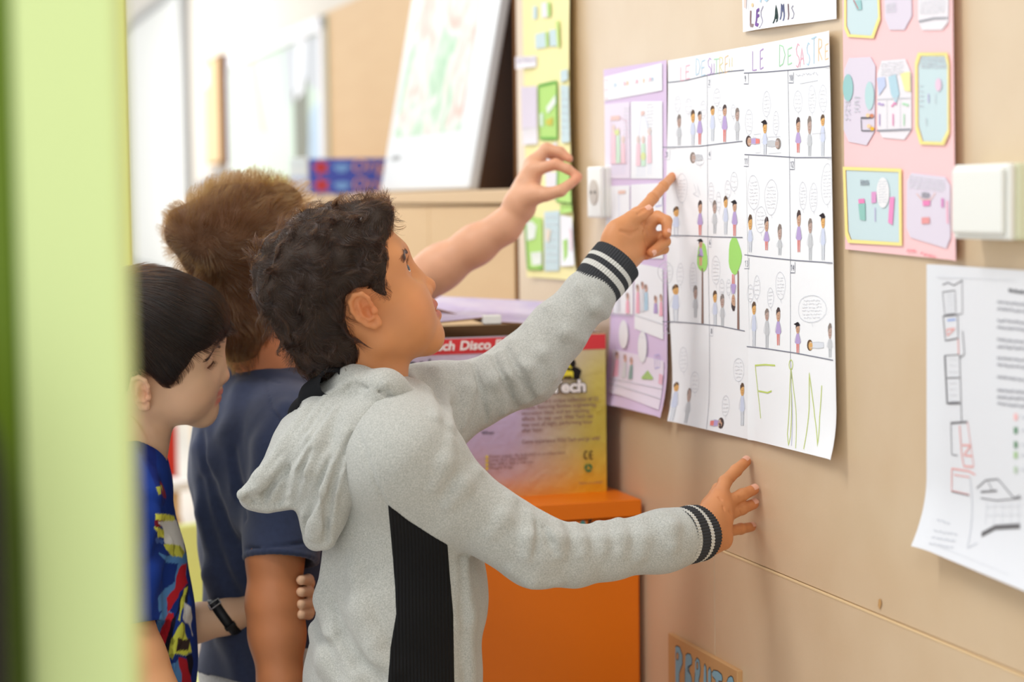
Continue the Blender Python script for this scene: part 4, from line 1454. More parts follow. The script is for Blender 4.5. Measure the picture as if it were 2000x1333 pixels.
for k, line in enumerate(('Power supply: As indicated on product label', 'Lamp: ELC 24V 250W', 'Size: 300 x 303 x 140 mm', 'Weight: 9 kgs')):
    text_mesh('small_print', line, fpt(955, 895 + 7.6 * k), EX, ZV, .0072, K_BRN, ct, squash=1.0)
    bm = bmesh.new()
    p_ = fpt(951, 893 + 7.6 * k)
    frame_box(bm, p_, EX, DW, ZV, -.002, .002, -.0005, .0002, -.002, .002)
    from_bm('bullet', bm, K_YEL, ct)
text_mesh('small_print', 'When', fpt(940, 850), EX, ZV, .0085, K_INK, ct, squash=1.0)
text_mesh('small_print', 'MADE IN CHINA', fpt(1131, 947), EX, ZV, .0055, K_BRN, ct, squash=1.0)
text_mesh('small_print', 'YOU CAN NEVER KNOW OFF', fpt(1058, 772), EX, ZV, .0058, K_BRN, ct, squash=.88)


class FacePrint(SignPrint):
    def __init__(s, o):
        s.o, s.plane = o, 0
        s.uvf = lambda px, py: ((fpt(px, py) - b_o) @ EX, (fpt(px, py) - b_o) @ ZV)
        s.reset()

    def _put(s, uv, faces, col):
        b = len(s.V)
        s.lay += 1
        s.V.extend((b_o + np.outer(uv[:, 0], EX) + np.outer(uv[:, 1], ZV) - DW * (0.0038 + .00001 * s.lay)).tolist())
        s.C.extend([col[:3]] * len(uv))
        s.F.extend([[b + i for i in f] for f in faces])


fpz = FacePrint(ct)
ZB = lambda x, y: (980 + x / 4.3, 650 + y / 4.3)
zb = lambda *p: [ZB(*q) for q in p]
BLK = srgb(34, 30, 30)
# logo: black ape-like silhouette over a yellow figure
fpz.poly(zb((480, 390), (500, 330), (545, 290), (560, 250), (600, 300), (610, 380)), srgb(232, 216, 70))
fpz.poly(zb((565, 250), (590, 222), (615, 232), (622, 262), (612, 292), (580, 290)), BLK)
fpz.poly(zb((560, 310), (610, 285), (650, 300), (665, 335), (650, 392), (600, 392), (600, 330)), BLK)
fpz.poly(zb((528, 300), (562, 290), (590, 318), (560, 322)), BLK)
fpz.poly(zb((505, 392), (525, 365), (585, 362), (600, 392)), srgb(90, 74, 40))
fpz.stroke(zb((640, 310), (662, 320), (658, 345)), .003, BLK)
fpz.flush('logo_figure')
text_mesh('logo_lettering', 'Wild Tech', fpt(1143, 764), EX, ZV, .027, K_INK, ct, 'RIGHT', bold=.0024, squash=1.12, lift=.0042)
text_mesh('logo_lettering', 'Wild Tech', fpt(1143, 764), EX, ZV, .027, K_WHT, ct, 'RIGHT', bold=.0012, squash=1.12, lift=.0046)
for cx in (708, 752):
    fpz.stroke([ZB(cx + 14 * math.cos(t), 1030 - 33 * math.sin(t)) for t in np.linspace(.9, 2 * math.pi - .9, 12)] if cx == 708 else
               [ZB(cx + 14 * math.cos(t), 1030 - 33 * math.sin(t)) for t in np.linspace(.9, 2 * math.pi - .9, 12)], .0022, srgb(70, 58, 50), 1)
fpz.stroke(zb((742, 1030), (762, 1030)), .002, srgb(70, 58, 50))
for k in range(3):
    a0 = math.radians(90 + 120 * k)
    arc = [ZB(728 + 24 * math.cos(a0 + t), 1138 - 26 * math.sin(a0 + t)) for t in np.linspace(.25, 1.85, 8)]
    fpz.stroke(arc, .0036, srgb(20, 120, 84), 1)
    e = arc[-1]
    fpz.poly([(e[0] - 2, e[1] - 2), (e[0] + 2.5, e[1] - .5), (e[0] - .5, e[1] + 3)], srgb(20, 120, 84))
fpz.flush('printed_marks')

# ------------------------------------------------------------------ things on the low cabinet
# leaning map board
ZC = Z_CAB
mp_w = 0.012


def lean(px, py, w):
    return wall_uv(px, py, w)


uL, uR = wall_uv(735, 376, -0.02)[0], wall_uv(906, 378, -0.02)[0]
ln = 0.19                                     # lean: metres back per metre up
MB = bmesh.new()
ey = (ZV - NW * ln) / math.sqrt(1 + ln * ln)
en = np.cross(-DW, ey)
mo = W(uL, ZC + .004, -0.030)
frame_box(MB, mo, -DW, ey, en, 0, uL - uR, 0, 1.05, -0.022, 0, .004)
mpb = from_bm('map_board', MB, mat('map_white', srgb(226, 228, 230), .45, .4))
tag(mpb, 'white board with a pale green relief map leaning on the cabinet', 'map')
mm = bpy.data.materials.new('relief_map')
mm.use_nodes = True
nt = mm.node_tree
b = nt.nodes['Principled BSDF']
b.inputs['Roughness'].default_value = .5
tc = nt.nodes.new('ShaderNodeTexCoord')
n1 = nt.nodes.new('ShaderNodeTexNoise')
n1.inputs['Scale'].default_value = 7
n1.inputs['Detail'].default_value = 8
n1.inputs['Distortion'].default_value = 1.2
nt.links.new(tc.outputs['Object'], n1.inputs['Vector'])
cr = nt.nodes.new('ShaderNodeValToRGB')
cr.color_ramp.elements[0].position = .34
cr.color_ramp.elements[0].color = srgb(156, 196, 160)
cr.color_ramp.elements[1].position = .66
cr.color_ramp.elements[1].color = srgb(214, 172, 158)
for pos, c in ((.44, srgb(184, 210, 182)), (.5, srgb(222, 224, 218)), (.58, srgb(220, 206, 196))):
    e = cr.color_ramp.elements.new(pos)
    e.color = c
nt.links.new(n1.outputs['Fac'], cr.inputs['Fac'])
nt.links.new(cr.outputs['Color'], b.inputs['Base Color'])
MB = bmesh.new()
frame_box(MB, mo, -DW, ey, en, .05, (uL - uR) * .82, .13, 1.02, 0, .0008)
from_bm('map_print', MB, mm, mpb)
for k in range(5):
    MB = bmesh.new()
    frame_box(MB, mo, -DW, ey, en, .06 + .02 * k, .075 + .02 * k, .075 - .0 * k, .088, 0, .0008)
    from_bm('map_caption', MB, M['grey'], mpb)


# blue boxes with an orange flower, stacked
def craft_box(px0, pyb, h, z0):
    o = P(px0, pyb, 5.16)
    o[2] = z0
    t = thing('craft_paper_box', o + np.array([.11, .05, 0]), '', 'box', 'blue craft paper boxes on the cabinet')
    ex, eyy = np.array([.998, .06, 0]), np.array([-.06, .998, 0])
    bm = bmesh.new()
    frame_box(bm, o, ex, eyy, ZV, 0, .22, 0, .12, 0, h, .0015)
    from_bm('carton', bm, mat('blue_box', srgb(70, 84, 176), .4, .4), t)
    text_mesh('lettering', 'Origami', o + ex * .108 + ZV * .010 - eyy * .0005, ex, ZV, .048, mat('orange_ink', srgb(226, 158, 122), .5, .3), t, shear=.2)
    V, Fq, C = [], [], []
    c = o + ex * .032 + ZV * h * .5 - eyy * .0010
    for k in range(10):
        r = .024 if k % 2 == 0 else .013
        a = math.radians(90 + 36 * k + 12)
        V.append(c + ex * r * math.cos(a) + ZV * r * .95 * math.sin(a))
        C.append(srgb(236, 108, 88)[:3] if k % 2 == 0 else srgb(214, 70, 70)[:3])
    V.append(c)
    C.append(srgb(150, 40, 60)[:3])
    mkmesh('flower_print', V, [[i, (i + 1) % 10, 10] for i in range(10)], M['paint'], t, False, cols=C)
    c2 = o + ex * .085 + ZV * h * .45 - eyy * .0008
    V = [c2 + ex * .020 * math.cos(a) * (1 + .3 * math.sin(3 * a)) + ZV * .012 * math.sin(a) for a in np.linspace(0, 6.28, 14, endpoint=False)]
    mkmesh('bird_print', V, [list(range(14))], mat('pale_blue_ink', srgb(120, 160, 214), .5, .3), t, False)
    return t


bh = 0.0455
tb1 = craft_box(604, 372, bh, ZC)
tb1['label'] = 'blue craft paper box with orange flower, lower of the two beside the map'
tb2 = craft_box(603, 340, bh, ZC + bh + .0005)
tb2['label'] = 'blue craft paper box with orange flower, lying on top of the other'


def small_box(name, px0, px1, py1, depth, h, z0, colr, label, cat, stripe=None):
    o = P(px0, py1, depth)
    o[2] = z0
    w_ = (px1 - px0) / F * depth
    t = thing(name, o + np.array([w_ / 2, .05, 0]), label, cat)
    ex, eyy = np.array([1.0, 0, 0]), np.array([0, 1.0, 0])
    bm = bmesh.new()
    frame_box(bm, o, ex, eyy, ZV, 0, w_, 0, .12, 0, h, .002)
    from_bm('carton', bm, mat(name + '_card', colr, .5, .3), t)
    bm = bmesh.new()
    frame_box(bm, o, ex, eyy, ZV, .004, w_ - .004, -.0008, 0, h * .55, h * .8)
    from_bm('printed_band', bm, mat(name + '_band', stripe, .5, .3), t)
    return t


small_box('paper_carton', 566, 602, 372, 5.42, .050, ZC, srgb(206, 218, 240), 'small pale blue box under a white one, beside the blue craft boxes', 'box', srgb(226, 232, 244))
small_box('paper_carton', 565, 601, 340, 5.42, .050, ZC + .0505, srgb(238, 244, 242), 'small white box on a pale blue one, beside the blue craft boxes', 'box', srgb(230, 240, 240))
small_box('card_box', 516, 564, 372, 5.9, .036, ZC, srgb(240, 244, 236), 'low white box under the green and yellow packet on the cabinet', 'box', srgb(120, 200, 70))
small_box('green_packet', 508, 560, 345, 5.9, .016, ZC + .0365, srgb(170, 206, 60), 'green and yellow packet lying on a low white box', 'packet', srgb(232, 216, 50))

# grey toy car, far down the cabinet
o = P(383, 372, 7.3)
o[2] = ZC
tc_ = thing('toy_car', o + np.array([.11, .07, 0]), 'grey and white plastic toy car at the far end of the cabinet', 'toy')
ex, eyy = np.array([.99, -.12, 0]), np.array([.12, .99, 0])
prof = [(0, .025), (.0, .055), (.03, .075), (.06, .098), (.15, .100), (.19, .078), (.225, .066), (.232, .030), (.22, .018), (.01, .018)]
V = [o + ex * x + ZV * z + eyy * y for y in (0, .10) for x, z in prof]
n = len(prof)
Fq = [list(range(n))[::-1], [n + i for i in range(n)]] + [[i, (i + 1) % n, n + (i + 1) % n, n + i] for i in range(n)]
mkmesh('car_body', V, Fq, mat('toy_white', srgb(226, 224, 226), .4, .4), tc_, smooth=False)
for y in (-.004, .096):
    for x in (.045, .18):
        bm = bmesh.new()
        bmesh.ops.create_cone(bm, cap_ends=True, segments=20, radius1=.030, radius2=.030, depth=.02)
        rot = Matrix((tuple(ex) + (0,), tuple(ZV) + (0,), tuple(eyy) + (0,), (0, 0, 0, 1))).transposed()
        bmesh.ops.transform(bm, matrix=Matrix.Translation(Vector(o + ex * x + eyy * y + ZV * .030)) @ rot, verts=bm.verts)
        from_bm('wheel', bm, mat('toy_grey', srgb(150, 150, 158), .5, .4), tc_)
bm = bmesh.new()
frame_box(bm, o, ex, eyy, ZV, .06, .155, -.001, .101, .070, .092, .002)
from_bm('car_window', bm, mat('toy_window', srgb(176, 180, 186), .3, .5), tc_)

# glossy poster / picture panel on the back wall
gp = [(482, 84), (637, 28), (640, 372), (470, 372)]
g0, g1 = back_uv(452, 200, REC + .02)[0], back_uv(638, 200, REC + .02)[0]
gz1 = back_uv(630, 31, REC + .02)[1]
gz0 = ZC + .02
tg = thing('framed_picture', W((g0 + g1) / 2, gz0, REC), 'large glossy pale green picture in a white frame on the wall', 'picture')
wbox('picture_sheet', g1, g0, gz0, gz1, REC + .0125, REC + .02, mat('picture_pale', srgb(200, 220, 204), .4, .2, noise=(1.6, 3, .6), ncol=srgb(184, 206, 188), nscale=(1, 1, .4)), tg, 0)
for a, b, c, d in ((g1, g1 + .05, gz0, gz1), (g0 - .05, g0, gz0, gz1), (g1, g0, gz1 - .05, gz1)):
    wbox('frame', a, b, c, d, REC + .02, REC + .035, mat('frame_white', srgb(240, 240, 244), .4, .4), tg, .002)


def pane(name, pts, colr, w=REC + .0208):
    q = [W(*wall_uv(px, py, w), w) for px, py in pts]
    mkmesh(name, q, [list(range(len(q)))], mat(name, colr, .5, .2), tg, smooth=False)


pane('dark_streak', [(572, 180), (600, 150), (606, 372), (578, 372)], srgb(120, 122, 106))
pane('blue_streak', [(606, 220), (626, 190), (628, 372), (600, 372)], srgb(180, 204, 228), REC + .0212)
pane('grey_patch', [(552, 100), (628, 62), (628, 190), (600, 160), (560, 210)], srgb(196, 200, 206), REC + .0204)
pane('white_bar', [(578, 70), (600, 60), (592, 180), (578, 196)], srgb(240, 242, 248), REC + .0216)
pane('tan_streak', [(484, 110), (492, 106), (518, 260), (508, 260)], srgb(206, 204, 166), REC + .0210)

# ------------------------------------------------------------------ classroom far behind: table, chairs
tw = thing('table', np.array([-1.05, 5.6, 0]), 'white topped pupil table far behind the boys', 'table')
TX, TY = np.array([.80, .60, 0]), np.array([-.6, .8, 0])
to = np.array([-0.90, 4.9, 0])


def tbox(name, o, x0, x1, y0, y1, z0, z1, material, parent, bevel=.003):
    bm = bmesh.new()
    frame_box(bm, o, TX, TY, ZV, x0, x1, y0, y1, z0, z1, bevel)
    return from_bm(name, bm, material, parent)


to = P(372, 938, 5.2)
to[2] = 0
zt_ = P(372, 940, 5.2)[2]
tw.location = Vector(to)
tbox('tabletop', to, -.9, 0.0, 0, 1.2, zt_ - .025, zt_, M['white_matte'], tw)
tbox('apron', to, -.88, -.02, .02, 1.18, zt_ - .10, zt_ - .026, M['laminate'], tw)
for x in (-.87, -.05):
    for y in (.03, 1.15):
        tbox('leg', to, x, x + .04, y, y + .04, 0, zt_ - .1, M['laminate'], tw)
LIME = mat('lime_plastic', srgb(222, 233, 150), .4, .4)
REDP = mat('red_plastic', srgb(208, 52, 44), .4, .4)


def chair(px, py, depth, material, label, turn=1):
    o = P(px, py, depth)
    zs = o[2]
    o[2] = 0
    t = thing('chair', o, label, 'chair')
    tbox('seat', o, -.18, .18, -.18, .18, zs - .02, zs, material, t, .008)
    tbox('backrest', o, -.18, .18, .16 * turn - .012, .16 * turn + .012, zs + .14, zs + .34, material, t, .008)
    for x in (-.17, .145):
        for y in (-.17, .145):
            tbox('leg', o, x, x + .025, y, y + .025, 0, zs - .02, material, t, .004)
        tbox('back_post', o, x, x + .025, .16 * turn - .012, .16 * turn + .012, zs, zs + .14, material, t, .004)
    return t


chair(385, 1345, 4.4, LIME, 'lime green pupil chair behind the navy T-shirt')
chair(200, 1040, 6.2, REDP, 'red chair behind the white table', -1)

# ------------------------------------------------------------------ lime post in the foreground
def post_prism(name, pts_px, depth, thick, material, parent, z0=0.0, z1=2.4):
    """a vertical panel: two pixel columns at a depth, given thickness away from the camera"""
    (xa, xb) = pts_px
    a, b = P(xa, 700, depth), P(xb, 700, depth)
    a[2] = b[2] = 0
    e = (b - a)
    L = np.linalg.norm(e)
    e = e / L
    n = np.array([-e[1], e[0], 0])
    bm = bmesh.new()
    frame_box(bm, a, e, n, ZV, 0, L, 0, thick, z0, z1, .004, 3)
    return from_bm(name, bm, material, parent)


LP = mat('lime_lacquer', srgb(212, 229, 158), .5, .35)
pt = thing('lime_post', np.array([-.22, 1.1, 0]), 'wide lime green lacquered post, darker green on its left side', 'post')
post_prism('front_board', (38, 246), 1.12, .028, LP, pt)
post_prism('side_board', (-90, 36), 1.125, .02, mat('dark_lime_side', srgb(96, 120, 20), .5, .3), pt)  # left board in a darker green than the front one
p2_ = thing('lime_upright', P(250, 300, 3.6) * np.array([1, 1, 0]), 'thin pale lime upright seen past the edge of the wide post', 'post')
post_prism('upright', (225, 257), 3.9, .03, mat('pale_lime', srgb(226, 232, 120), .5, .3), p2_, 0, 2.4)
bgx = thing('bag', P(-20, 1000, 1.03) * np.array([1, 1, 0]), 'black bag hanging beside the wide lime green post', 'bag')
fb_ = Field((-.45, .92, .60), (-.20, 1.20, 1.26), .004)
for z in np.linspace(.74, 1.12, 10):
    fb_.ell((-.347, 1.050, z), (.073, .045, .06), None, .03)
fb_.cone((-.36, 1.045, 1.16), (-.33, 1.045, 1.16), .014, .014, .02)
_v, _q = fb_.mesh()
mkmesh('bag_body', _v, _q, mat('black_nylon', srgb(16, 16, 18), .6, .3), bgx)
bm = bmesh.new()
frame_box(bm, np.array([-.36, 1.045, 0]), np.array([1., 0, 0]), np.array([0, 1., 0]), ZV, 0, .025, 0, .006, 1.16, 1.22, .002)
from_bm('strap', bm, M['dark'], bgx)
# ================================================================== people
SKIN = mat('skin', None, 0.48, 0.35, attr='tint', sss=0.10, bump=(700, .10, .0006))
NAILM = mat('nail', srgb(226, 170, 146), .32, .5)


def lerp(a, b, t):
    return np.asarray(a) * (1 - t) + np.asarray(b) * t


class Head:
    def __init__(s, px, py, depth, yaw, pitch, roll, sc=1.0, ear=(-.006, -.004), **kw):
        s.o = P(px, py, depth)
        s.R = axes(yaw, pitch, roll)
        s.k = sc
        s.ear = ear
        s.kw = kw

    def w(s, x, y, z):
        return s.o + s.R @ (np.array([x, y, z]) * s.k)

    def loc(s, p):
        return ((p - s.o) @ s.R) / s.k

    def build(s, F_, mouth=.0018, slit=True, lower=0.0):
        w, k = s.w, s.k
        s.ex = .0655 + s.kw.get('eyex', 0)
        lp = s.kw.get('lip', 0)
        ch = s.kw.get('chin', 0)

        def E(c, r, kk=.02, sub=False, R=None):
            F_.ell(w(*c), np.array(r) * k, s.R if R is None else s.R @ R, kk * k, sub)

        def C(a, b, ra, rb, kk=.01, sub=False):
            F_.cone(w(*a), w(*b), ra * k, rb * k, kk * k, sub)

        E((-.006, 0, .046), (.093, .074, .077), 0)
        E((.030, 0, .020), (.056, .061, .084), .03)
        E((.044, 0, -.026), (.045, .047, .047), .03)
        for q in (-1, 1):
            C((.002, q * .045, -.046), (.066 - ch, q * .012, -.078), .017, .014, .035)
            F_.ball(w(.0525, q * .034, -.026), .028 * k, .026 * k)
            F_.ball(w(.046, q * .040, -.046), .018 * k, .03 * k)
        E((.032, 0, -.052), (.045, .042, .030), .025)
        C((.070 - ch, -.007, -.078), (.070 - ch, .007, -.078), .0155, .0155, .018)
        for q in (-1, 1):
            C((.0745 + s.kw.get('brow', 0), q * .008, .037), (.060 + s.kw.get('brow', 0), q * .043, .036), .0120, .011, .018)
        for q in (-1, 1):      # sockets, lids
            F_.ball(w(.093, q * .031, .019), .0185 * k, .016 * k, True)
            F_.ball(w(s.ex, q * .031, .019), .0142 * k, .004 * k)
            if slit:
                RR = np.eye(3)
                E((s.ex + .0145, q * .032, .0185), (.011, .0130, .0058), .002, True)
            else:
                C((.0795, q * .020, .0105), (.0735, q * .043, .0115), .0010, .0010, .003, True)
        # nose
        nz = s.kw.get('nose', 0.0)
        C((.0800, 0, .026), (.0965 - nz, 0, -.016), .0068, .0086, .014)
        F_.ball(w(.0985 - nz, 0, -.0205), .0092 * k, .006 * k)
        for q in (-1, 1):
            F_.ball(w(.0895 - nz * .6, q * .0105, -.0235), .0084 * k, .004 * k)
            F_.ball(w(.0945 - nz * .8, q * .0062, -.0325), .0040 * k, .003 * k, True)
        C((.090, 0, -.030), (.087, 0, -.038), .005, .005, .008)
        # lips
        mz = -.0495 - lower * .4
        for q in (-1, 1):
            C((.0885 + lp, 0, -.0445), (.0735, q * .021, mz), .0062, .0036, .006)
            C((.0870 + lp, 0, -.0555 - lower), (.0735, q * .020, mz), .0060, .0036, .006)
            C((.0930 + lp, 0, mz), (.0760, q * .021, mz), mouth, .0010, .003, True)
        # ears
        ex, ez = s.ear
        for q in (-1, 1):
            ax = np.array([.93, q * .36, 0.0])
            ax /= np.linalg.norm(ax)
            bz = np.array([-.20, q * .10, .97])
            bz -= ax * (bz @ ax)
            bz /= np.linalg.norm(bz)
            nn = np.cross(bz, ax) * q * -1
            nn = nn if nn[1] * q > 0 else -nn
            c = np.array([ex, q * .0745, ez])
            es = s.kw.get('ears', 1.0)

            def ep(u, v, h=0.0):
                return c + (ax * u + bz * v + nn * h) * es
            Re = np.stack([ax, nn, bz], 1)
            E(ep(-.003, .001, .001), (.0165 * es, .0036, .0270 * es), .006, False, Re)
            hel = [(.010, .004), (.011, .016), (.006, .0255), (-.005, .0285), (-.0145, .022), (-.0180, .009), (-.0165, -.006), (-.010, -.019), (-.001, -.0275), (.006, -.026), (.009, -.018)]
            F_.chain([w(*ep(u, v, .0045 if i < 8 else .002)) for i, (u, v) in enumerate(hel)],
                     [r * k * .9 for r in (.0026, .0030, .0034, .0036, .0036, .0034, .0032, .0034, .0050, .0048, .003)], .002 * k)
            F_.chain([w(*ep(u, v, .004)) for u, v in ((.001, .019), (-.007, .010), (-.008, -.004), (-.003, -.013), (.004, -.014))],
                     [.0020 * k, .0028 * k, .0030 * k, .0030 * k, .0026 * k], .003 * k)
            E(ep(.001, -.002, .007), (.0062, .0065, .0085), .003, True, Re)
            E(ep(.000, .012, .007), (.0035, .0045, .0060), .003, True, Re)
            F_.ball(w(*ep(.0095, -.006, .004)), .0042 * k, .004 * k)
        return F_

    def tint(s, V, base, lipcol=None):
        """skin colour of each vertex: lips, ears, cheeks and nose are redder"""
        L = s.loc(V)
        C_ = np.tile(np.array(base[:3]), (len(V), 1))

        def g(c, r):
            d = ((L - np.array(c)) / np.array(r)) ** 2
            return np.exp(-d.sum(1) * 1.6)[:, None]
        red = np.array(base[:3]) * np.array([1.02, .74, .70])
        for q in (-1, 1):
            C_ = lerp(C_, red, .40 * g((.055, q * .045, -.028), (.028, .03, .024)))
            C_ = lerp(C_, red, .75 * g((s.ear[0], q * .080, s.ear[1]), (.024, .014, .030)))
        C_ = lerp(C_, red, .45 * g((.102, 0, -.022), (.016, .016, .014)))
        lip = np.array((lipcol or srgb(196, 110, 100))[:3])
        for z, r in ((-.0435, .0052), (-.0560, .0055)):
            lm = np.exp(-(((L[:, 2] - z) / r) ** 4 + (L[:, 1] / .019) ** 6)) * (L[:, 0] > .074)
            C_ = lerp(C_, lip, .85 * lm[:, None])
        f = snoise(V, 160, 5)[:, None] * .035 + 1
        return C_ * f


def eye(hd, q, parent, look=(1, 0, 0)):
    o = thing_part('eye', parent)
    return o


IRIS = mat('iris', srgb(74, 58, 50), .15, .6)
SCLERA = mat('eye_white', srgb(232, 228, 226), .15, .6)
PUPIL = mat('pupil', srgb(10, 10, 12), .1, .6)


def eyeball(hd, q, parent, up=0.25, side=0.0):
    bm = bmesh.new()
    bmesh.ops.create_uvsphere(bm, u_segments=28, v_segments=20, radius=.0128 * hd.k)
    ax = hd.R @ np.array([math.cos(up) * math.cos(side), math.sin(side) * math.cos(up), math.sin(up)])
    z = Vector(ax)
    m = z.to_track_quat('Z', 'Y').to_matrix().to_4x4()
    m.translation = Vector(hd.w(hd.ex, q * .031, .019))
    for f in bm.faces:
        c = f.calc_center_median().normalized()
        f.material_index = 2 if c.z > .965 else (1 if c.z > .87 else 0)
    bmesh.ops.transform(bm, matrix=m, verts=bm.verts)
    return from_bm('eye', bm, None, parent, True, [SCLERA, IRIS, PUPIL])


def hairmat(name, mel, red, rough=.35):
    m = bpy.data.materials.new(name)
    m.use_nodes = True
    nt = m.node_tree
    nt.nodes.remove(nt.nodes['Principled BSDF'])
    h = nt.nodes.new('ShaderNodeBsdfHairPrincipled')
    h.parametrization = 'MELANIN'
    h.inputs['Melanin'].default_value = mel
    h.inputs['Melanin Redness'].default_value = red
    h.inputs['Roughness'].default_value = rough
    h.inputs['Radial Roughness'].default_value = .45
    h.inputs['Random Roughness'].default_value = .2
    h.inputs['Random Color'].default_value = .25
    nt.links.new(h.outputs['BSDF'], nt.nodes['Material Output'].inputs['Surface'])
    return m


def vnoise(p, freq, seed):
    return np.stack([snoise(p, freq, seed + i) for i in range(3)], 1)


def grow(hd, cap, roots, nrm, flow, length, K=9, lift=.35, curl=0.0, cfreq=90, clump=.5, nclump=500, seed=1, mind=.001, wild=.15, grav=0.0):
    """strands from roots: they leave along the normal, bend into flow(p), curl, gather in locks and stay off the cap"""
    r = np.random.default_rng(seed)
    N = len(roots)
    L = length * (0.7 + .6 * r.random(N))
    p = roots.copy()
    out = [p.copy()]
    d = nrm * lift + flow(p) * (1 - lift) + r.normal(size=(N, 3)) * wild
    d /= np.linalg.norm(d, axis=1, keepdims=True)
    ph = r.random(N) * 6.28
    for i in range(1, K):
        t = i / (K - 1)
        fl = flow(p)
        d = d * .62 + fl * .38
        if curl:
            d = d + curl * vnoise(p, cfreq, seed + 11)
        d[:, 2] -= grav * t
        d /= np.linalg.norm(d, axis=1, keepdims=True)
        p = p + d * (L / (K - 1))[:, None]
        for _ in range(2):
            dist = cap.sample(p)
            g = cap.grad(p)
            lim = mind + .0015 * t
            push = np.maximum(lim - dist, 0)
            push[dist > .4] = 0
            p = p + g * push[:, None]
        out.append(p.copy())
    S_ = np.stack(out, 1)
    if clump:
        gi = r.choice(N, min(nclump, N), replace=False)
        G = roots[gi]
        near = np.empty(N, int)
        for a in range(0, N, 4000):
            dd = ((roots[a:a + 4000, None, :] - G[None]) ** 2).sum(2)
            near[a:a + 4000] = gi[np.argmin(dd, 1)]
        t = np.linspace(0, 1, K)[None, :, None] ** 1.3
        off = (roots - roots[near])[:, None, :]
        tgt = S_[near] + off * (1 - .75 * t)
        wgt = clump * (0.35 + .65 * r.random(N))[:, None, None]
        S_ = S_ * (1 - wgt * t ** .5) + tgt * (wgt * t ** .5)
    return S_


def scatter(V, Q, mask, n, seed=0):
    """n random surface points (with normals) on faces whose centres satisfy mask"""
    r = np.random.default_rng(seed)
    a, b, c, d = (V[Q[:, i]] for i in range(4))
    cen = (a + b + c + d) / 4
    nr = np.cross(c - a, d - b)
    ar = np.linalg.norm(nr, axis=1)
    m = mask(cen)
    pr = ar * m
    f = r.choice(len(Q), n, p=pr / pr.sum())
    u, v = r.random(n)[:, None], r.random(n)[:, None]
    p = (a[f] * (1 - u) + b[f] * u) * (1 - v) + (d[f] * (1 - u) + c[f] * u) * v
    return p, nr[f] / (ar[f][:, None] + 1e-12)


def sm(x, a, b):
    t = np.clip((x - a) / (b - a), 0, 1)
    return t * t * (3 - 2 * t)


def finger(F_, pts, rs, k=.003, k0=.010):
    F_.chain(pts, rs, k, k0)


def nail(F_unused, tip, prev, up, r, parent, base=None):
    """a fingernail: thin curved plate near the tip, on the side 'up'"""
    tip, prev, up = np.asarray(tip), np.asarray(prev), np.asarray(up)
    ax = tip - prev
    ax /= np.linalg.norm(ax)
    up = up - ax * (up @ ax)
    up /= np.linalg.norm(up)
    sd = np.cross(ax, up)
    V, Q = [], []
    nu, nv = 7, 7
    for i in range(nu):
        for j in range(nv):
            u = (i / (nu - 1) - .5) * 2
            v = (j / (nv - 1) - .5) * 2
            w_ = .72 * (1 - .18 * max(u, 0) ** 2 - .10 * max(-u, 0) ** 3)
            a = v * w_
            V.append(tip + ax * r * (u * .62 - .05) + sd * r * math.sin(a) * 1.0 + up * (r * math.cos(a) * (1.065 - .08 * max(0, u) ** 2)))
    for i in range(nu - 1):
        for j in range(nv - 1):
            a = i * nv + j
            Q.append([a, a + 1, a + nv + 1, a + nv])
    return mkmesh('fingernail', V, np.array(Q), NAILM, parent)


def cuff(name, a, b, ra, rb, parent, bands, wob=0.0, st=1.0, w=None, nrib=56, m1=None, m2=None):
    """ribbed knitted cuff from a to b; bands = list of (t0, t1) rings in the second colour"""
    a, b = np.asarray(a), np.asarray(b)
    ax = (b - a) / np.linalg.norm(b - a)
    w = np.array([0, 0, 1.]) if w is None else np.asarray(w, float)
    e1 = w - ax * (w @ ax)
    e1 /= np.linalg.norm(e1)
    e2 = np.cross(ax, e1)
    nA = nrib * 6
    ts = list(np.linspace(0, 1, 29)) + [1.0, .96, .6]
    rin = [0] * 29 + [-.0022, -.0040, -.0042]
    V, Q, mi = [], [], []
    ang = np.linspace(0, 2 * math.pi, nA, endpoint=False)
    rib = .0007 * np.sign(np.sin(ang * nrib)) * np.abs(np.sin(ang * nrib)) ** .6
    for t, ri in zip(ts, rin):
        r = ra + (rb - ra) * t + .0012 * math.sin(t * math.pi) + ri + rib * (1 if ri == 0 else .5) + wob * np.sin(ang * 3 + t * 3)
        V.append(a + np.outer(np.full(nA, 1.0), (b - a) * t) + np.outer(r * np.cos(ang) * st, e1) + np.outer(r * np.sin(ang), e2))
    V = np.concatenate(V)
    n = len(ts)
    for i in range(n - 1):
        j = np.arange(nA)
        q = np.stack([i * nA + j, i * nA + (j + 1) % nA, (i + 1) * nA + (j + 1) % nA, (i + 1) * nA + j], 1)
        Q.append(q)
        tm = (ts[i] + ts[i + 1]) / 2
        mi += [1 if any(x <= tm <= y for x, y in bands) and i < 28 else 0] * nA
    return mkmesh(name, V, np.concatenate(Q), None, parent, True, mats=[m1, m2], fmat=mi)


def person(name, px, py, depth, label):
    g = P(px, py, depth)
    return thing('person', np.array([g[0], g[1], 0]), label, 'person', 'schoolboys gathered at the wall')


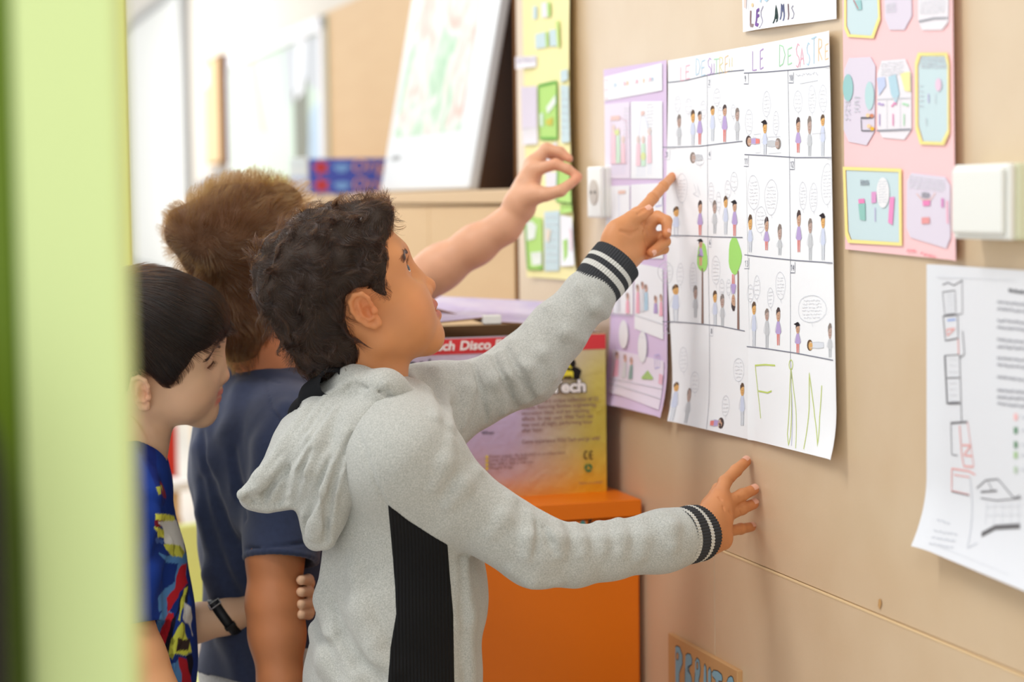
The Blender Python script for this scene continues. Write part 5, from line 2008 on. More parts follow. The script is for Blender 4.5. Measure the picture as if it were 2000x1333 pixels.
def trousers_and_shoes(parent, hip, fwd, zh, col, r=.062, gap=.075, shoe=None, top_r=.105):
    """everything below the frame: trousers to the ankles and shoes on the floor"""
    fwd = np.array([fwd[0], fwd[1], 0.0])
    fwd /= np.linalg.norm(fwd)
    side = np.array([-fwd[1], fwd[0], 0])
    f = Field(np.array([hip[0], hip[1], 0]) - .26, np.array([hip[0], hip[1], zh]) + .26, .008)
    c = np.array([hip[0], hip[1], 0.0])
    f.cone(c + ZV * zh, c + ZV * (zh - .10), top_r * .86, top_r * .9, 0, w=side, st=1.22)
    for q in (-1, 1):
        f.chain([c + side * q * gap + ZV * (zh - .10), c + side * q * gap + fwd * .015 + ZV * zh * .5, c + side * q * gap * 1.05 + ZV * .09], [r * 1.12, r * .9, r * .78], .02, .03)
    f.warp(lambda p: .002 * snoise(p, 40, 3), .02)
    f.cut(lambda p: .055 - p[:, 2])
    V, Q = f.mesh()
    mkmesh('trousers', V, Q, mat('denim', col, .8, .2, noise=(200, 3, .5)), parent)
    sm_ = mat('shoe', shoe or srgb(60, 60, 66), .6, .3)
    for q in (-1, 1):
        s0 = c + side * q * gap * 1.05
        f = Field(s0 - .20, s0 + np.array([.2, .2, .16]), .006)
        f.cone(s0 + ZV * .034 - fwd * .035, s0 + ZV * .030 + fwd * .11, .034, .030, 0)
        f.cone(s0 + ZV * .04 - fwd * .02, s0 + ZV * .085 - fwd * .01, .036, .036, .03)
        f.cut(lambda p: .001 - p[:, 2])
        V, Q = f.mesh()
        mkmesh('shoe', V, Q, sm_, parent)
# ------------------------------------------------------------------ the boy in the grey hoodie
SK1 = srgb(205, 140, 92)


def wd(px, py, off=0.0):
    """distance of the panelled wall along the lens axis at a pixel"""
    r = ray(px, py)
    return ((O_W + NW * off - CAM) @ NW) / (r @ NW)


def poly_sd(pts):
    """signed distance to a polygon in 2-D (negative inside)"""
    A = np.array(pts, float)
    B = np.roll(A, -1, 0)

    def f(x, z):
        d = np.full(x.shape, 1e9)
        ins = np.zeros(x.shape, bool)
        for (ax, az), (bx, bz) in zip(A, B):
            ex, ez = bx - ax, bz - az
            t = np.clip(((x - ax) * ex + (z - az) * ez) / (ex * ex + ez * ez), 0, 1)
            d = np.minimum(d, (x - ax - t * ex) ** 2 + (z - az - t * ez) ** 2)
            c = ((az <= z) != (bz <= z)) & (x < ax + (z - az) / ((bz - az) if bz != az else 1e-9) * ex)
            ins ^= c
        d = np.sqrt(d)
        return np.where(ins, -d, d)
    return f


boy1 = person('person', 760, 1200, 2.68, 'boy in a grey hooded jumper with striped cuffs, pointing at the comic sheets')
H1 = Head(696, 603, 2.65, 17, 27, 0, 1.03, ear=(-.002, .004), ears=.88, brow=.004, eyex=.0025, lip=.0025, chin=.004)


def joinmesh(parts):
    Vs, Qs, Cs, n = [], [], [], 0
    for V, Q, C in parts:
        Vs.append(V)
        Qs.append(Q + n)
        Cs.append(C)
        n += len(V)
    return np.concatenate(Vs), np.concatenate(Qs), np.concatenate(Cs)


f = Field(H1.o - np.array([.15, .13, .20]), H1.o + np.array([.15, .13, .16]), .0018)
H1.build(f, mouth=.0030, slit=True, lower=.003)
f.chain([H1.w(-.022, 0, -.02), P(716, 745, 2.66), P(716, 860, 2.67)], [.050, .050, .062], .02, .03)
V1, Q1 = f.mesh()
C1 = H1.tint(V1, SK1, srgb(190, 112, 100))
headF1 = f

# left hand, pointing: index out, the others curled
f = Field(P(1150, 600, 2.84) - np.array([.02, .07, .03]), P(1330, 330, 2.95) + np.array([.03, .10, .02]), .0011)
tipd = wd(1313, 344) - .016
VW = np.array([0, -1, 0.0])
wr1 = P(1188, 522, 2.855)
mI, mM, mR, mL = P(1244, 424, 2.905), P(1259, 446, 2.912), P(1259, 470, 2.912), P(1249, 489, 2.905)
f.cone(P(1120, 610, 2.845), wr1, .030, .0235, 0)
for m_, r_ in ((mI, .0125), (mM, .0130), (mR, .0125), (mL, .0115)):
    f.cone(lerp(wr1, m_, .12), m_, .0205, r_, .014, w=VW, st=.85)
f.cone(P(1200, 470, 2.865), P(1238, 452, 2.885), .020, .015, .012)         # ball of the thumb
f.cone(P(1218, 508, 2.87), P(1240, 494, 2.89), .018, .013, .012)           # heel of the hand
idx = [mI, P(1275, 387, 2.935), P(1296, 364, 2.962), P(1313, 345, tipd)]
finger(f, idx, [.0105, .0084, .0076, .0066], .004, .010)
th = [P(1206, 448, 2.865), P(1234, 427, 2.872), P(1252, 420, 2.876), P(1267, 411, 2.880)]
finger(f, th, [.0150, .0108, .0092, .0074], .004, .012)
mid = [mM, P(1284, 424, 2.918), P(1302, 432, 2.905), P(1302, 456, 2.888)]
finger(f, mid, [.0105, .0090, .0082, .0070], .0025, .008)
rin = [mR, P(1296, 462, 2.922), P(1299, 472, 2.902), P(1272, 494, 2.882)]
finger(f, rin, [.0105, .0088, .0082, .0068], .0025, .008)
pnk = [mL, P(1291, 482, 2.925), P(1297, 487, 2.912), P(1262, 500, 2.893)]
finger(f, pnk, [.0095, .0078, .0070, .0060], .0025, .008)
f.groove([(1212, 452), (1232, 458), (1246, 450)], .003, .0012, .004)
f.groove([(1262, 436), (1258, 455), (1262, 474)], .0028, .0014, .004)
f.groove([(1245, 419), (1256, 411), (1266, 404)], .0028, .0014, .003)
f.groove([(1276, 379), (1284, 390)], .0022, .0007, .003)
f.groove([(1293, 360), (1300, 368)], .0022, .0006, .003)
V2, Q2 = f.mesh()
C2 = np.tile(np.array(SK1[:3]), (len(V2), 1))
red = np.array(SK1[:3]) * np.array([1.03, .72, .66])
for tp_ in (idx[3], mid[3], rin[3], pnk[3], th[3]):
    C2 = lerp(C2, red, .55 * np.exp(-((V2 - tp_) ** 2).sum(1) / .013 ** 2)[:, None])
C2 = lerp(C2, red, .6 * np.exp(-((V2 - P(1229, 447, 2.862)) ** 2).sum(1) / .004 ** 2)[:, None])
C2 *= (snoise(V2, 150, 8)[:, None] * .04 + 1)

# right hand, spread on the wall
f = Field(P(1330, 1100, 2.66) - np.array([.02, .10, .02]), P(1485, 885, 2.72) + np.array([.02, .14, .02]), .0011)


def onw(px, py, r):
    return P(px, py, wd(px, py, r))


wr2 = P(1366, 1042, 2.665)
tI, tM, tR, tL = onw(1457, 902, .0075), onw(1472, 957, .0078), onw(1472, 985, .0078), onw(1467, 1030, .0072)
kI, kM, kR, kL = P(1404, 976, 2.705), P(1410, 1000, 2.698), P(1411, 1022, 2.693), P(1409, 1044, 2.690)
f.cone(P(1310, 1052, 2.63), wr2, .030, .0255, 0)
for m_, r_ in ((kI, .0118), (kM, .0120), (kR, .0115), (kL, .0108)):
    f.cone(lerp(wr2, m_, .10), m_, .0215, r_, .012)
f.cone(P(1385, 1010, 2.70), P(1398, 985, 2.715), .018, .013, .014)
f.cone(P(1385, 1062, 2.675), P(1412, 1058, 2.688), .017, .012, .014)


def fin(k, t, bow, rs):
    m = lerp(k, t, .46) + NW * bow
    m2 = lerp(k, t, .76) + NW * bow * .55
    finger(f, [k, m, m2, t], rs, .004, .010)
    return m2


pI = fin(kI, tI, .010, [.0112, .0090, .0082, .0072])
pM = fin(kM, tM, .012, [.0112, .0092, .0084, .0074])
pR = fin(kR, tR, .012, [.0108, .0088, .0082, .0072])
pL = fin(kL, tL, .010, [.0100, .0080, .0074, .0066])
finger(f, [P(1388, 990, 2.715), P(1398, 968, 2.74), P(1402, 955, 2.765)], [.013, .0095, .0085], .004, .01)
for g_ in ([(1404, 973), (1408, 977)], [(1412, 991), (1414, 997)], [(1424, 1000), (1427, 1004)], [(1430, 940), (1436, 945)], [(1443, 971), (1446, 976)], [(1446, 998), (1450, 1003)]):
    f.groove(g_, .002, .0006, .003)
V3, Q3 = f.mesh()
sk2 = np.array(srgb(208, 142, 100)[:3])
C3 = np.tile(np.array(SK1[:3]) * np.array([.97, .93, .9]), (len(V3), 1))
for tp_ in (tI, tM, tR, tL):
    C3 = lerp(C3, red, .55 * np.exp(-((V3 - tp_) ** 2).sum(1) / .012 ** 2)[:, None])
for tp_ in (kI, kM, kR, kL):
    C3 = lerp(C3, red, .25 * np.exp(-((V3 - tp_) ** 2).sum(1) / .013 ** 2)[:, None])
C3 *= (snoise(V3, 150, 9)[:, None] * .04 + 1)

# arms and trunk under the cloth
f = Field(P(560, 1500, 2.70) - np.array([.05, .22, .0]), P(1400, 480, 2.70) + np.array([.05, .25, .02]), .006)
shR, elR = P(790, 895, 2.565), P(1047, 1078, 2.585)
shL, elL = P(800, 800, 2.79), P(1026, 722, 2.825)
f.chain([P(716, 800, 2.66), P(760, 950, 2.68), P(770, 1250, 2.70), P(770, 1440, 2.70)], [.05, .085, .085, .09], .03, w=H1.R[:, 1], st=1.2)
f.chain([shR, elR, P(1355, 1044, 2.655)], [.036, .027, .022], .01, .04)
f.chain([shL, elL, P(1160, 565, 2.85)], [.036, .027, .022], .01, .04)
V4, Q4 = f.mesh()
C4 = np.tile(np.array(SK1[:3]), (len(V4), 1))
V, Q, C = joinmesh([(V1, Q1, C1), (V2, Q2, C2), (V3, Q3, C3), (V4, Q4, C4)])
body1 = mkmesh('body', V, Q, SKIN, boy1, True, cols=C)
for q in (-1, 1):
    eyeball(H1, q, boy1, .15, -.55)
UN = np.array([-.42, -.85, .32])
nl = [(th[3], th[2], np.array([-.35, -.8, .5]), .0074), (mid[3], mid[2], np.array([.45, -.85, -.1]), .0068), (rin[3], rin[2], np.array([.30, -.9, -.2]), .0066),
      (tI, pI, UN, .0074), (tM, pM, UN, .0076), (tR, pR, UN, .0074), (tL, pL, UN, .0068)]
for t_, p_, u_, r_ in nl:
    nail(None, t_, p_, u_, r_, boy1)

# --- hoodie
HEATH = mat('heather_knit', srgb(190, 190, 184), .9, .15, noise=(620, 5, .65), ncol=srgb(138, 140, 134), bump=(1400, .3, .0010), sheen=.25)
BLKR = mat('black_rib', srgb(20, 20, 21), .85, .2, bump=(600, .2, .001))
_nt = BLKR.node_tree
_w = _nt.nodes.new('ShaderNodeTexWave')
_w.inputs['Scale'].default_value = 70
_w.bands_direction = 'X'
_b = _nt.nodes.new('ShaderNodeBump')
_b.inputs['Strength'].default_value = .7
_b.inputs['Distance'].default_value = .002
_tc = _nt.nodes.new('ShaderNodeTexCoord')
_nt.links.new(_tc.outputs['Object'], _w.inputs['Vector'])
_nt.links.new(_w.outputs['Fac'], _b.inputs['Height'])
_nt.links.new(_b.outputs['Normal'], _nt.nodes['Principled BSDF'].inputs['Normal'])
CHAR = mat('charcoal_rib', srgb(62, 63, 66), .9, .15, bump=(900, .3, .001))
LRIB = mat('pale_rib', srgb(205, 204, 198), .9, .15, bump=(900, .3, .001))
lat = H1.R[:, 1]
f = Field((P(560, 1420, 2.70) - np.array([.02, .24, .02])), (P(1352, 500, 2.72) + np.array([.0, .22, .0])), .0029)
f.chain([P(716, 795, 2.665), P(740, 880, 2.67), P(785, 1010, 2.68), P(786, 1160, 2.69), P(766, 1330, 2.70), P(760, 1440, 2.70)],
        [.058, .082, .098, .106, .112, .114], .03, w=lat, st=1.26)
f.chain([P(770, 845, 2.60), shR], [.055, .063], .03, .05)
f.chain([P(790, 815, 2.66), P(838, 840, 2.75), P(850, 800, 2.80)], [.045, .042, .050], .03, .03)
f.chain([shR, P(884, 976, 2.572), elR, P(1120, 1086, 2.598), P(1190, 1078, 2.612), P(1290, 1058, 2.632), P(1324, 1050, 2.640)],
        [.064, .0505, .0465, .040, .0375, .0405, .0395], .012, .05)
f.chain([shL, P(930, 770, 2.805), elL, P(1090, 645, 2.838), P(1150, 577, 2.847), P(1160, 566, 2.85)], [.060, .046, .050, .0415, .0365, .033], .012, .05)
# folds: left sleeve
for pts, r_, l_ in (([(800, 725), (830, 765), (850, 815)], .009, .004), ([(850, 722), (872, 770), (880, 835)], .009, .0035), ([(905, 712), (915, 760), (905, 830)], .009, .004),
                    ([(946, 698), (968, 745), (985, 805)], .010, .006), ([(978, 690), (1000, 735), (1025, 785)], .008, .005), ([(1000, 668), (1028, 720), (1052, 768)], .010, .006),
                    ([(1030, 635), (1060, 690), (1085, 735)], .009, .004), ([(1070, 600), (1105, 650), (1140, 665)], .009, .003),
                    ([(1130, 560), (1165, 600), (1185, 618)], .009, .005)):
    f.ridge(pts, r_, l_, .012)
for pts, r_, l_ in (([(962, 700), (985, 745), (1008, 795)], .004, .004), ([(990, 685), (1015, 730), (1040, 775)], .004, .0035), ([(925, 715), (940, 770), (950, 820)], .004, .002)):
    f.groove(pts, r_, l_, .008)
# folds: right sleeve
for pts, r_, l_ in (([(880, 860), (872, 905), (850, 950)], .010, .003), ([(935, 920), (905, 950), (880, 985)], .010, .004), ([(1000, 975), (985, 1010), (960, 1045)], .010, .0025),
                    ([(1035, 1008), (1036, 1050), (1030, 1085)], .009, .006), ([(1055, 1020), (1078, 1050), (1085, 1085)], .008, .005), ([(1088, 1022), (1098, 1055), (1100, 1085)], .008, .0035),
                    ([(1125, 1024), (1135, 1055), (1138, 1080)], .008, .0035), ([(1168, 1022), (1176, 1055), (1178, 1078)], .008, .003), ([(1208, 1017), (1214, 1050), (1214, 1080)], .009, .003),
                    ([(1252, 1012), (1256, 1050), (1250, 1090)], .009, .003), ([(1295, 1002), (1312, 1030), (1316, 1070)], .009, .004), ([(1000, 1115), (1040, 1140), (1090, 1138)], .010, .003)):
    f.ridge(pts, r_, l_, .012)
for pts, r_, l_ in (([(1048, 1022), (1052, 1055), (1044, 1085)], .0035, .004), ([(1062, 1030), (1074, 1060), (1084, 1082)], .0035, .004), ([(1298, 1008), (1310, 1014)], .003, .003)):
    f.groove(pts, r_, l_, .006)
# folds: back and waist
for pts, r_, l_ in (([(640, 1090), (632, 1170), (655, 1250), (700, 1320)], .014, .008), ([(612, 1230), (640, 1290), (690, 1350)], .016, .009), ([(700, 1230), (735, 1285), (770, 1310)], .012, .005),
                    ([(690, 1110), (700, 1190), (730, 1250)], .014, .004), ([(905, 1110), (915, 1210), (918, 1320)], .012, .003)):
    f.ridge(pts, r_, l_, .020)
for pts, r_, l_ in (([(655, 1180), (668, 1240), (700, 1290), (745, 1320)], .006, .005), ([(610, 1200), (640, 1265), (660, 1320)], .006, .004), ([(905, 1090), (908, 1200), (910, 1330)], .003, .002)):
    f.groove(pts, r_, l_, .012)
f.groove([(700, 845), (712, 880), (726, 920), (742, 960), (757, 990)], .002, .0016, .003, False)
f.warp(lambda p: .0012 * snoise(p, 42, 21) + .0006 * snoise(p, 95, 22), .012)
hoodF_base = f
# the shirt hem and cuffs ends
zh = P(760, 1333, 2.7)[2] - .05
f.cut(lambda p: zh - p[:, 2])
f.ball(P(716, 760, 2.66), .047, .004, True)
Vh, Qh = f.mesh()
hoodie = mkmesh('hoodie', Vh, Qh, HEATH, boy1)

# black ribbed panel down the side, under the arm
def pxpoly(pts):
    sd = poly_sd(pts)

    def g(p):
        x, y, z = project(p)
        return sd(x, y) * z / F
    return g


g = Field(P(740, 1400, 2.62) - np.array([.01, .12, .03]), P(900, 960, 2.62) + np.array([.02, .10, .02]), .0019)
A = np.stack(np.meshgrid(*g.ax, indexing='ij'), -1).reshape(-1, 3)
sd = hoodF_base.sample(A)
pp = pxpoly([(757, 985), (762, 1040), (766, 1085), (771, 1150), (773, 1200), (762, 1265), (757, 1333), (756, 1420), (889, 1420), (888, 1333), (886, 1200), (878, 1110), (875, 1064),
             (850, 1050), (800, 1018)])(A)
deep = np.array([(q - P(800, 1100, 2.645)) @ _fw for q in A[:1]])
dd = (A - P(800, 1100, 2.66)) @ _fw


def smax(a, b, k):
    h = np.maximum(k - np.abs(a - b), 0) / k
    return np.maximum(a, b) + h * h * k * .25


g.D = smax(smax(sd - .0014, pp, .003), np.maximum(dd, -(sd + .006)), .003).reshape(g.n).astype(np.float32)
Vp, Qp = g.mesh()
mkmesh('side_panel', Vp, Qp, BLKR, hoodie)['label'] = 'black ribbed panel'
del A, sd, pp, dd

# hood lying on the back
f = Field(P(455, 1100, 2.66) - np.array([.0, .17, .02]), P(850, 700, 2.66) + np.array([.01, .17, .03]), .0026)
LT = lat
f.chain([P(722, 776, 2.66), P(660, 830, 2.655), P(612, 890, 2.64)], [.050, .058, .056], .02, w=LT, st=1.5)
f.chain([P(612, 890, 2.64), P(558, 938, 2.63), P(512, 966, 2.62), P(487, 972, 2.615)], [.055, .035, .019, .012], .02, .02, w=LT, st=1.7)
f.chain([P(700, 836, 2.60), P(655, 930, 2.595), P(630, 1010, 2.59), P(618, 1052, 2.60)], [.035, .038, .026, .016], .02, .03, w=LT, st=1.35)
f.chain([P(640, 760, 2.66), P(690, 746, 2.60), P(750, 756, 2.575), P(806, 790, 2.60), P(830, 806, 2.66)], [.018, .020, .021, .016, .012], .014, .02)
f.chain([P(760, 770, 2.58), P(700, 830, 2.565), P(668, 900, 2.565), P(650, 980, 2.575), P(640, 1058, 2.585)], [.022, .020, .016, .013, .010], .012, .018)
f.chain([P(605, 800, 2.60), P(560, 872, 2.585), P(512, 935, 2.58), P(480, 966, 2.585)], [.010, .012, .011, .008], .010, .012)
for pts, r_, l_ in (([(625, 850), (595, 920), (578, 985)], .010, .007), ([(668, 870), (630, 960), (610, 1050)], .010, .007), ([(720, 800), (680, 850), (660, 920)], .010, .003),
                    ([(650, 800), (612, 860), (585, 915)], .010, .004)):
    f.ridge(pts, r_, l_, .012)
for pts, r_, l_ in (([(694, 738), (640, 772), (597, 837), (552, 902), (505, 952), (472, 968)], .0050, .0032), ([(470, 966), (487, 986), (523, 994), (570, 986)], .0055, .0030),
                    ([(700, 742), (752, 752), (800, 786)], .0050, .0028), ([(770, 792), (716, 832), (676, 895), (656, 962), (648, 1058)], .0055, .0030)):
    f.ridge(pts, r_, l_, .004, False)
for pts, r_, l_ in (([(683, 756), (640, 800), (602, 858), (560, 916), (514, 968)], .0026, .0030), ([(606, 880), (582, 935), (574, 985)], .006, .0055), ([(645, 895), (612, 975), (592, 1042)], .006, .0055),
                    ([(690, 850), (660, 915), (640, 985), (634, 1060)], .005, .0045), ([(565, 915), (556, 955), (545, 982)], .005, .0035), ([(488, 966), (484, 974), (494, 980)], .004, .003),
                    ([(532, 945), (520, 965), (516, 982)], .004, .0025), ([(706, 756), (752, 768), (790, 796)], .0024, .0024)):
    f.groove(pts, r_, l_, .006)
f.warp(lambda p: .0010 * snoise(p, 55, 31) + .0005 * snoise(p, 120, 32), .012)
f.cone(H1.w(-.02, 0, -.02), P(716, 800, 2.66), .054, .050, .004, True, w=LT, st=1.05)
f.ell(P(600, 800, 2.67), (.035, .075, .020), axes(15, 45, 0), .008, True)
f.ell(P(545, 905, 2.655), (.055, .070, .0085), axes(15, 55, 0), .006, True)
Vq, Qq = f.mesh()
mkmesh('hood', Vq, Qq, HEATH, hoodie)
# black collar inside the hood
f = Field(P(560, 840, 2.66) - .07, P(700, 720, 2.66) + .07, .003)
f.chain([P(650, 748, 2.60), P(618, 776, 2.64), P(598, 812, 2.68), P(600, 812, 2.74)], [.020, .022, .022, .02], .01)
f.ball(P(716, 780, 2.66), .044, .004, True)
f.warp(lambda p: .0015 * snoise(p, 90, 33), .012)
Vq, Qq = f.mesh()
mkmesh('inner_collar', Vq, Qq, mat('black_jersey', srgb(26, 27, 30), .9, .15, bump=(300, .3, .001)), hoodie)['label'] = 'black collar showing inside the hood'
# cuffs
cuff('cuff', P(1155, 569, 2.85), P(1207, 508, 2.868), .0345, .0375, hoodie, [(.33, .46), (.60, .73)], .0008, m1=CHAR, m2=LRIB)
cuff('cuff', P(1322, 1050, 2.634), P(1366, 1043, 2.668), .0365, .0375, hoodie, [(.05, .17), (.52, .68)], .0010, m1=CHAR, m2=LRIB)
trousers_and_shoes(boy1, P(765, 1333, 2.70), H1.R[:, 0], zh + .06, srgb(60, 74, 104), shoe=srgb(70, 72, 80))

# --- hair
HAIR1 = hairmat('dark_brown_hair', .80, .32, .33)
CAP1 = mat('dark_scalp', srgb(50, 39, 32), .7, .2, bump=(260, .6, .002))
hp1 = poly_sd([(.104, .088), (.088, .074), (.0725, .062), (.058, .048), (.050, .037), (.041, .024), (.037, .012), (.041, .001), (.028, .000), (.019, .012), (.011, .026), (.000, .033), (-.016, .031),
               (-.027, .014), (-.030, -.02), (-.028, -.045), (-.034, -.074), (-.07, -.085), (-.14, -.075), (-.16, .05), (-.10, .18), (.05, .19), (.13, .14)])


def hair_cap(H, prims, poly, bounds=.17, h=.0024, amp=.003, fr=120, seed=3):
    f = Field(H.o - bounds, H.o + bounds, h)
    for c, r, k in prims:
        f.ell(H.w(*c), np.array(r) * H.k, H.R, k)
    f.warp(lambda p: amp * snoise(p, fr, seed, 2), .015)

    def cutf(p):
        L = H.loc(p)
        return poly(L[:, 0], L[:, 2]) * H.k
    idx = np.nonzero(f.D < .03)
    p = np.stack([f.ax[i][idx[i]] for i in range(3)], 1)
    d0 = f.D[idx]
    e = cutf(p)
    hh = np.maximum(.010 - np.abs(d0 - e), 0) / .010
    f.D[idx] = np.maximum(d0, e) + hh * hh * .010 * .25
    V, Q = f.mesh()
    return f, V, Q


capF, cV, cQ = hair_cap(H1, [((-.012, 0, .060), (.097, .083, .081), 0), ((-.052, 0, -.008), (.050, .063, .074), .03), ((.074, 0, .094), (.026, .050, .024), .02), ((.022, 0, .030), (.052, .073, .052), .02)], hp1)
hair1 = mkmesh('hair', cV, cQ, CAP1, boy1)
crown1 = H1.w(-.088, .01, .085)


def flow1(p):
    L = H1.loc(p)
    n = capF.grad(p)
    d = p - crown1
    d = d / (np.linalg.norm(d, axis=1, keepdims=True) + 1e-6)
    down = np.tile(-H1.R[:, 2], (len(p), 1))
    fw = np.tile(H1.R[:, 0], (len(p), 1))
    top = sm(L[:, 2], .05, .11)[:, None]
    front = sm(L[:, 0], .02, .07)[:, None]
    d = d * (.9 - .5 * front) + down * (1.1 * (1 - top)) + fw * (.25 * (1 - front) * top - .1 * front) + np.array([0, 0, .4]) * front * top
    d = d + 1.0 * vnoise(p, 60, 60)
    d = d - n * (d * n).sum(1, keepdims=True)
    return d / (np.linalg.norm(d, axis=1, keepdims=True) + 1e-6)


pts, nr = scatter(cV, cQ, lambda c: 1.0 * (hp1(*(H1.loc(c)[:, [0, 2]].T)) < .003), 22000, 5)
nr = capF.grad(pts)
st = grow(H1, capF, pts - nr * .002, nr, flow1, .027, 10, .38, .95, 150, .8, 1300, 2, .0006, .12)
hair_curves('curls', st, .00013, .00005, HAIR1, hair1)
# eyebrows and lashes


def brow(H, q, pts, n, length, mt, parent, thick=.0032, seed=1, r0=.00016):
    r = np.random.default_rng(seed)
    A = np.array(pts)
    t = r.random(n) * (len(A) - 1)
    i = np.minimum(t.astype(int), len(A) - 2)
    fr = (t - i)[:, None]
    p = A[i] * (1 - fr) + A[i + 1] * fr
    d = A[i + 1] - A[i]
    d /= np.linalg.norm(d, axis=1, keepdims=True)
    p = p + np.stack([np.zeros(n), np.zeros(n), (r.random(n) - .5) * thick * 2 * (1 - .6 * t / (len(A) - 1))], 1)
    p[:, 1] *= q
    d[:, 1] *= q
    d = d + r.normal(size=(n, 3)) * .12 + np.array([.25, 0, .15])
    S_ = []
    for k in range(4):
        S_.append((p + d * (length * k / 3))[:, None, :])
    S_ = np.concatenate(S_, 1)
    Wd = H.o + (S_.reshape(-1, 3) * H.k) @ H.R.T
    return Wd.reshape(n, 4, 3)


def snap(F_, S_, eps=.0006):
    """lay strands on a skin field"""
    sh = S_.shape
    p = S_.reshape(-1, 3)
    for _ in range(4):
        d = F_.sample(p)
        p = p - F_.grad(p) * np.where(np.abs(d) < .05, d - eps, 0)[:, None]
    return p.reshape(sh)


for q in (-1, 1):
    b_ = snap(headF1, brow(H1, q, [(.086, .010, .0365), (.081, .022, .0405), (.071, .036, .0415), (.064, .043, .0375)], 380, .0065, HAIR1, body1, .0017, seed=3 + q))
    hair_curves('eyebrow', b_, .00020, .00008, HAIR1, boy1)
    ls = []
    for k in range(26):
        a = k / 25
        y = q * (.0215 + .021 * a)
        r0 = np.array([.0785 - .006 * a ** 2, y, .0235 - .003 * (2 * a - 1) ** 2])
        ls.append([H1.w(*(r0 + np.array([.0025, q * .001 * (a - .3), .0012]) * j * (1.1 + .3 * math.sin(k * 5)) + np.array([0, 0, .0005]) * j * j)) for j in range(4)])
    hair_curves('eyelashes', np.array(ls), .00016, .00005, HAIR1, boy1)
try:
    M
except NameError:
    M = {"white": None}
# ------------------------------------------------------------------ the boy in the navy T-shirt, seen from behind
SK2 = srgb(216, 162, 128)
boy2 = person('person', 520, 1200, 3.05, 'boy with short light brown hair and a navy T-shirt, seen from behind, one arm raised')
H2 = Head(494, 532, 3.0, 52, 14, 0, 1.03)
T2 = axes(36, 0, 0)
f = Field(H2.o - .16, H2.o + np.array([.16, .16, .15]), .0028)
f.n  # grid ready
H2.build(f, slit=False)
V1, Q1 = f.mesh()
f = Field(P(400, 850, 3.05) - np.array([.02, .15, .0]), P(640, 600, 3.05) + np.array([.03, .15, .0]), .004)
f.chain([H2.w(-.025, 0, .0), H2.w(-.028, 0, -.07), P(548, 765, 3.05), P(535, 830, 3.05)], [.052, .050, .056, .06], .02)
Vn, Qn = f.mesh()
# raised left arm with thumb and forefinger meeting
f = Field(P(770, 690, 3.12) - np.array([.0, .10, .02]), P(1140, 270, 3.2) + np.array([.015, .14, .02]), .0019)
wr = P(1010, 414, 3.19)
f.chain([P(760, 595, 3.22), P(860, 523, 3.215), P(930, 478, 3.205), P(985, 443, 3.195), wr], [.040, .0345, .0300, .0240, .0220], .02)
q1, q2, q3, q4 = P(1042, 333, 3.185), P(1040, 322, 3.20), P(1046, 318, 3.215), P(1050, 318, 3.23)
for m_, r_ in ((q1, .0125), (q2, .0125), (q3, .012), (q4, .011)):
    f.cone(lerp(wr, m_, .15), m_, .0200, r_, .014)
f.cone(P(1018, 392, 3.18), P(1046, 377, 3.165), .0185, .013, .014)
finger(f, [P(1035, 384, 3.17), P(1066, 380, 3.155), P(1095, 373, 3.15), P(1126, 350, 3.155)], [.0140, .0108, .0092, .0070], .004, .012)
finger(f, [q1, P(1085, 321, 3.165), P(1108, 330, 3.16), P(1130, 345, 3.158)], [.0105, .0086, .0076, .0062], .004, .010)
finger(f, [q2, P(1068, 291, 3.20), P(1094, 297, 3.195), P(1111, 310, 3.19)], [.0110, .0092, .0082, .0068], .004, .010)
finger(f, [q3, P(1064, 292, 3.225), P(1086, 296, 3.225), P(1100, 308, 3.22)], [.0105, .0088, .0078, .0066], .004, .010)
finger(f, [q4, P(1060, 298, 3.245), P(1076, 302, 3.248), P(1088, 312, 3.245)], [.0095, .0078, .0070, .0060], .004, .010)
Va, Qa = f.mesh()
# right arm hanging
f = Field(P(470, 1560, 2.86) - np.array([.04, .09, .0]), P(640, 960, 2.9) + np.array([.03, .10, .0]), .0024)
f.chain([P(560, 985, 2.90), P(537, 1090, 2.872), P(537, 1180, 2.862), P(541, 1240, 2.858), P(548, 1340, 2.85), P(556, 1440, 2.84)], [.043, .0395, .0400, .0390, .031, .023], .015)
f.chain([P(556, 1440, 2.84), P(560, 1490, 2.835), P(566, 1530, 2.83)], [.022, .024, .018], .01)
for i in range(4):
    b0 = P(552 + 8 * i, 1512, 2.818 + .012 * i)
    finger(f, [b0, b0 + np.array([.008, 0, -.022]), b0 + np.array([.002, -.003, -.036])], [.009, .008, .0065])
finger(f, [P(575, 1480, 2.82), P(590, 1505, 2.81), P(592, 1525, 2.81)], [.011, .009, .0075])
Vb, Qb = f.mesh()
f = Field(P(380, 1500, 3.05) - np.array([.0, .2, .0]), P(900, 480, 3.05) + np.array([.0, .30, .0]), .006)
f.chain([P(530, 800, 3.05), P(520, 1000, 3.05), P(525, 1420, 3.05)], [.05, .075, .08], .03, w=T2[:, 1], st=1.2)
f.chain([P(500, 800, 3.14), P(640, 690, 3.19), P(770, 590, 3.22), P(815, 556, 3.218)], [.045, .042, .0400, .0375], .02)
f.chain([P(575, 850, 2.93), P(555, 1000, 2.90)], [.045, .04], .02)
Vc, Qc = f.mesh()


def skin(V, base, seed):
    return np.array(base[:3]) * (snoise(V, 150, seed)[:, None] * .04 + 1)


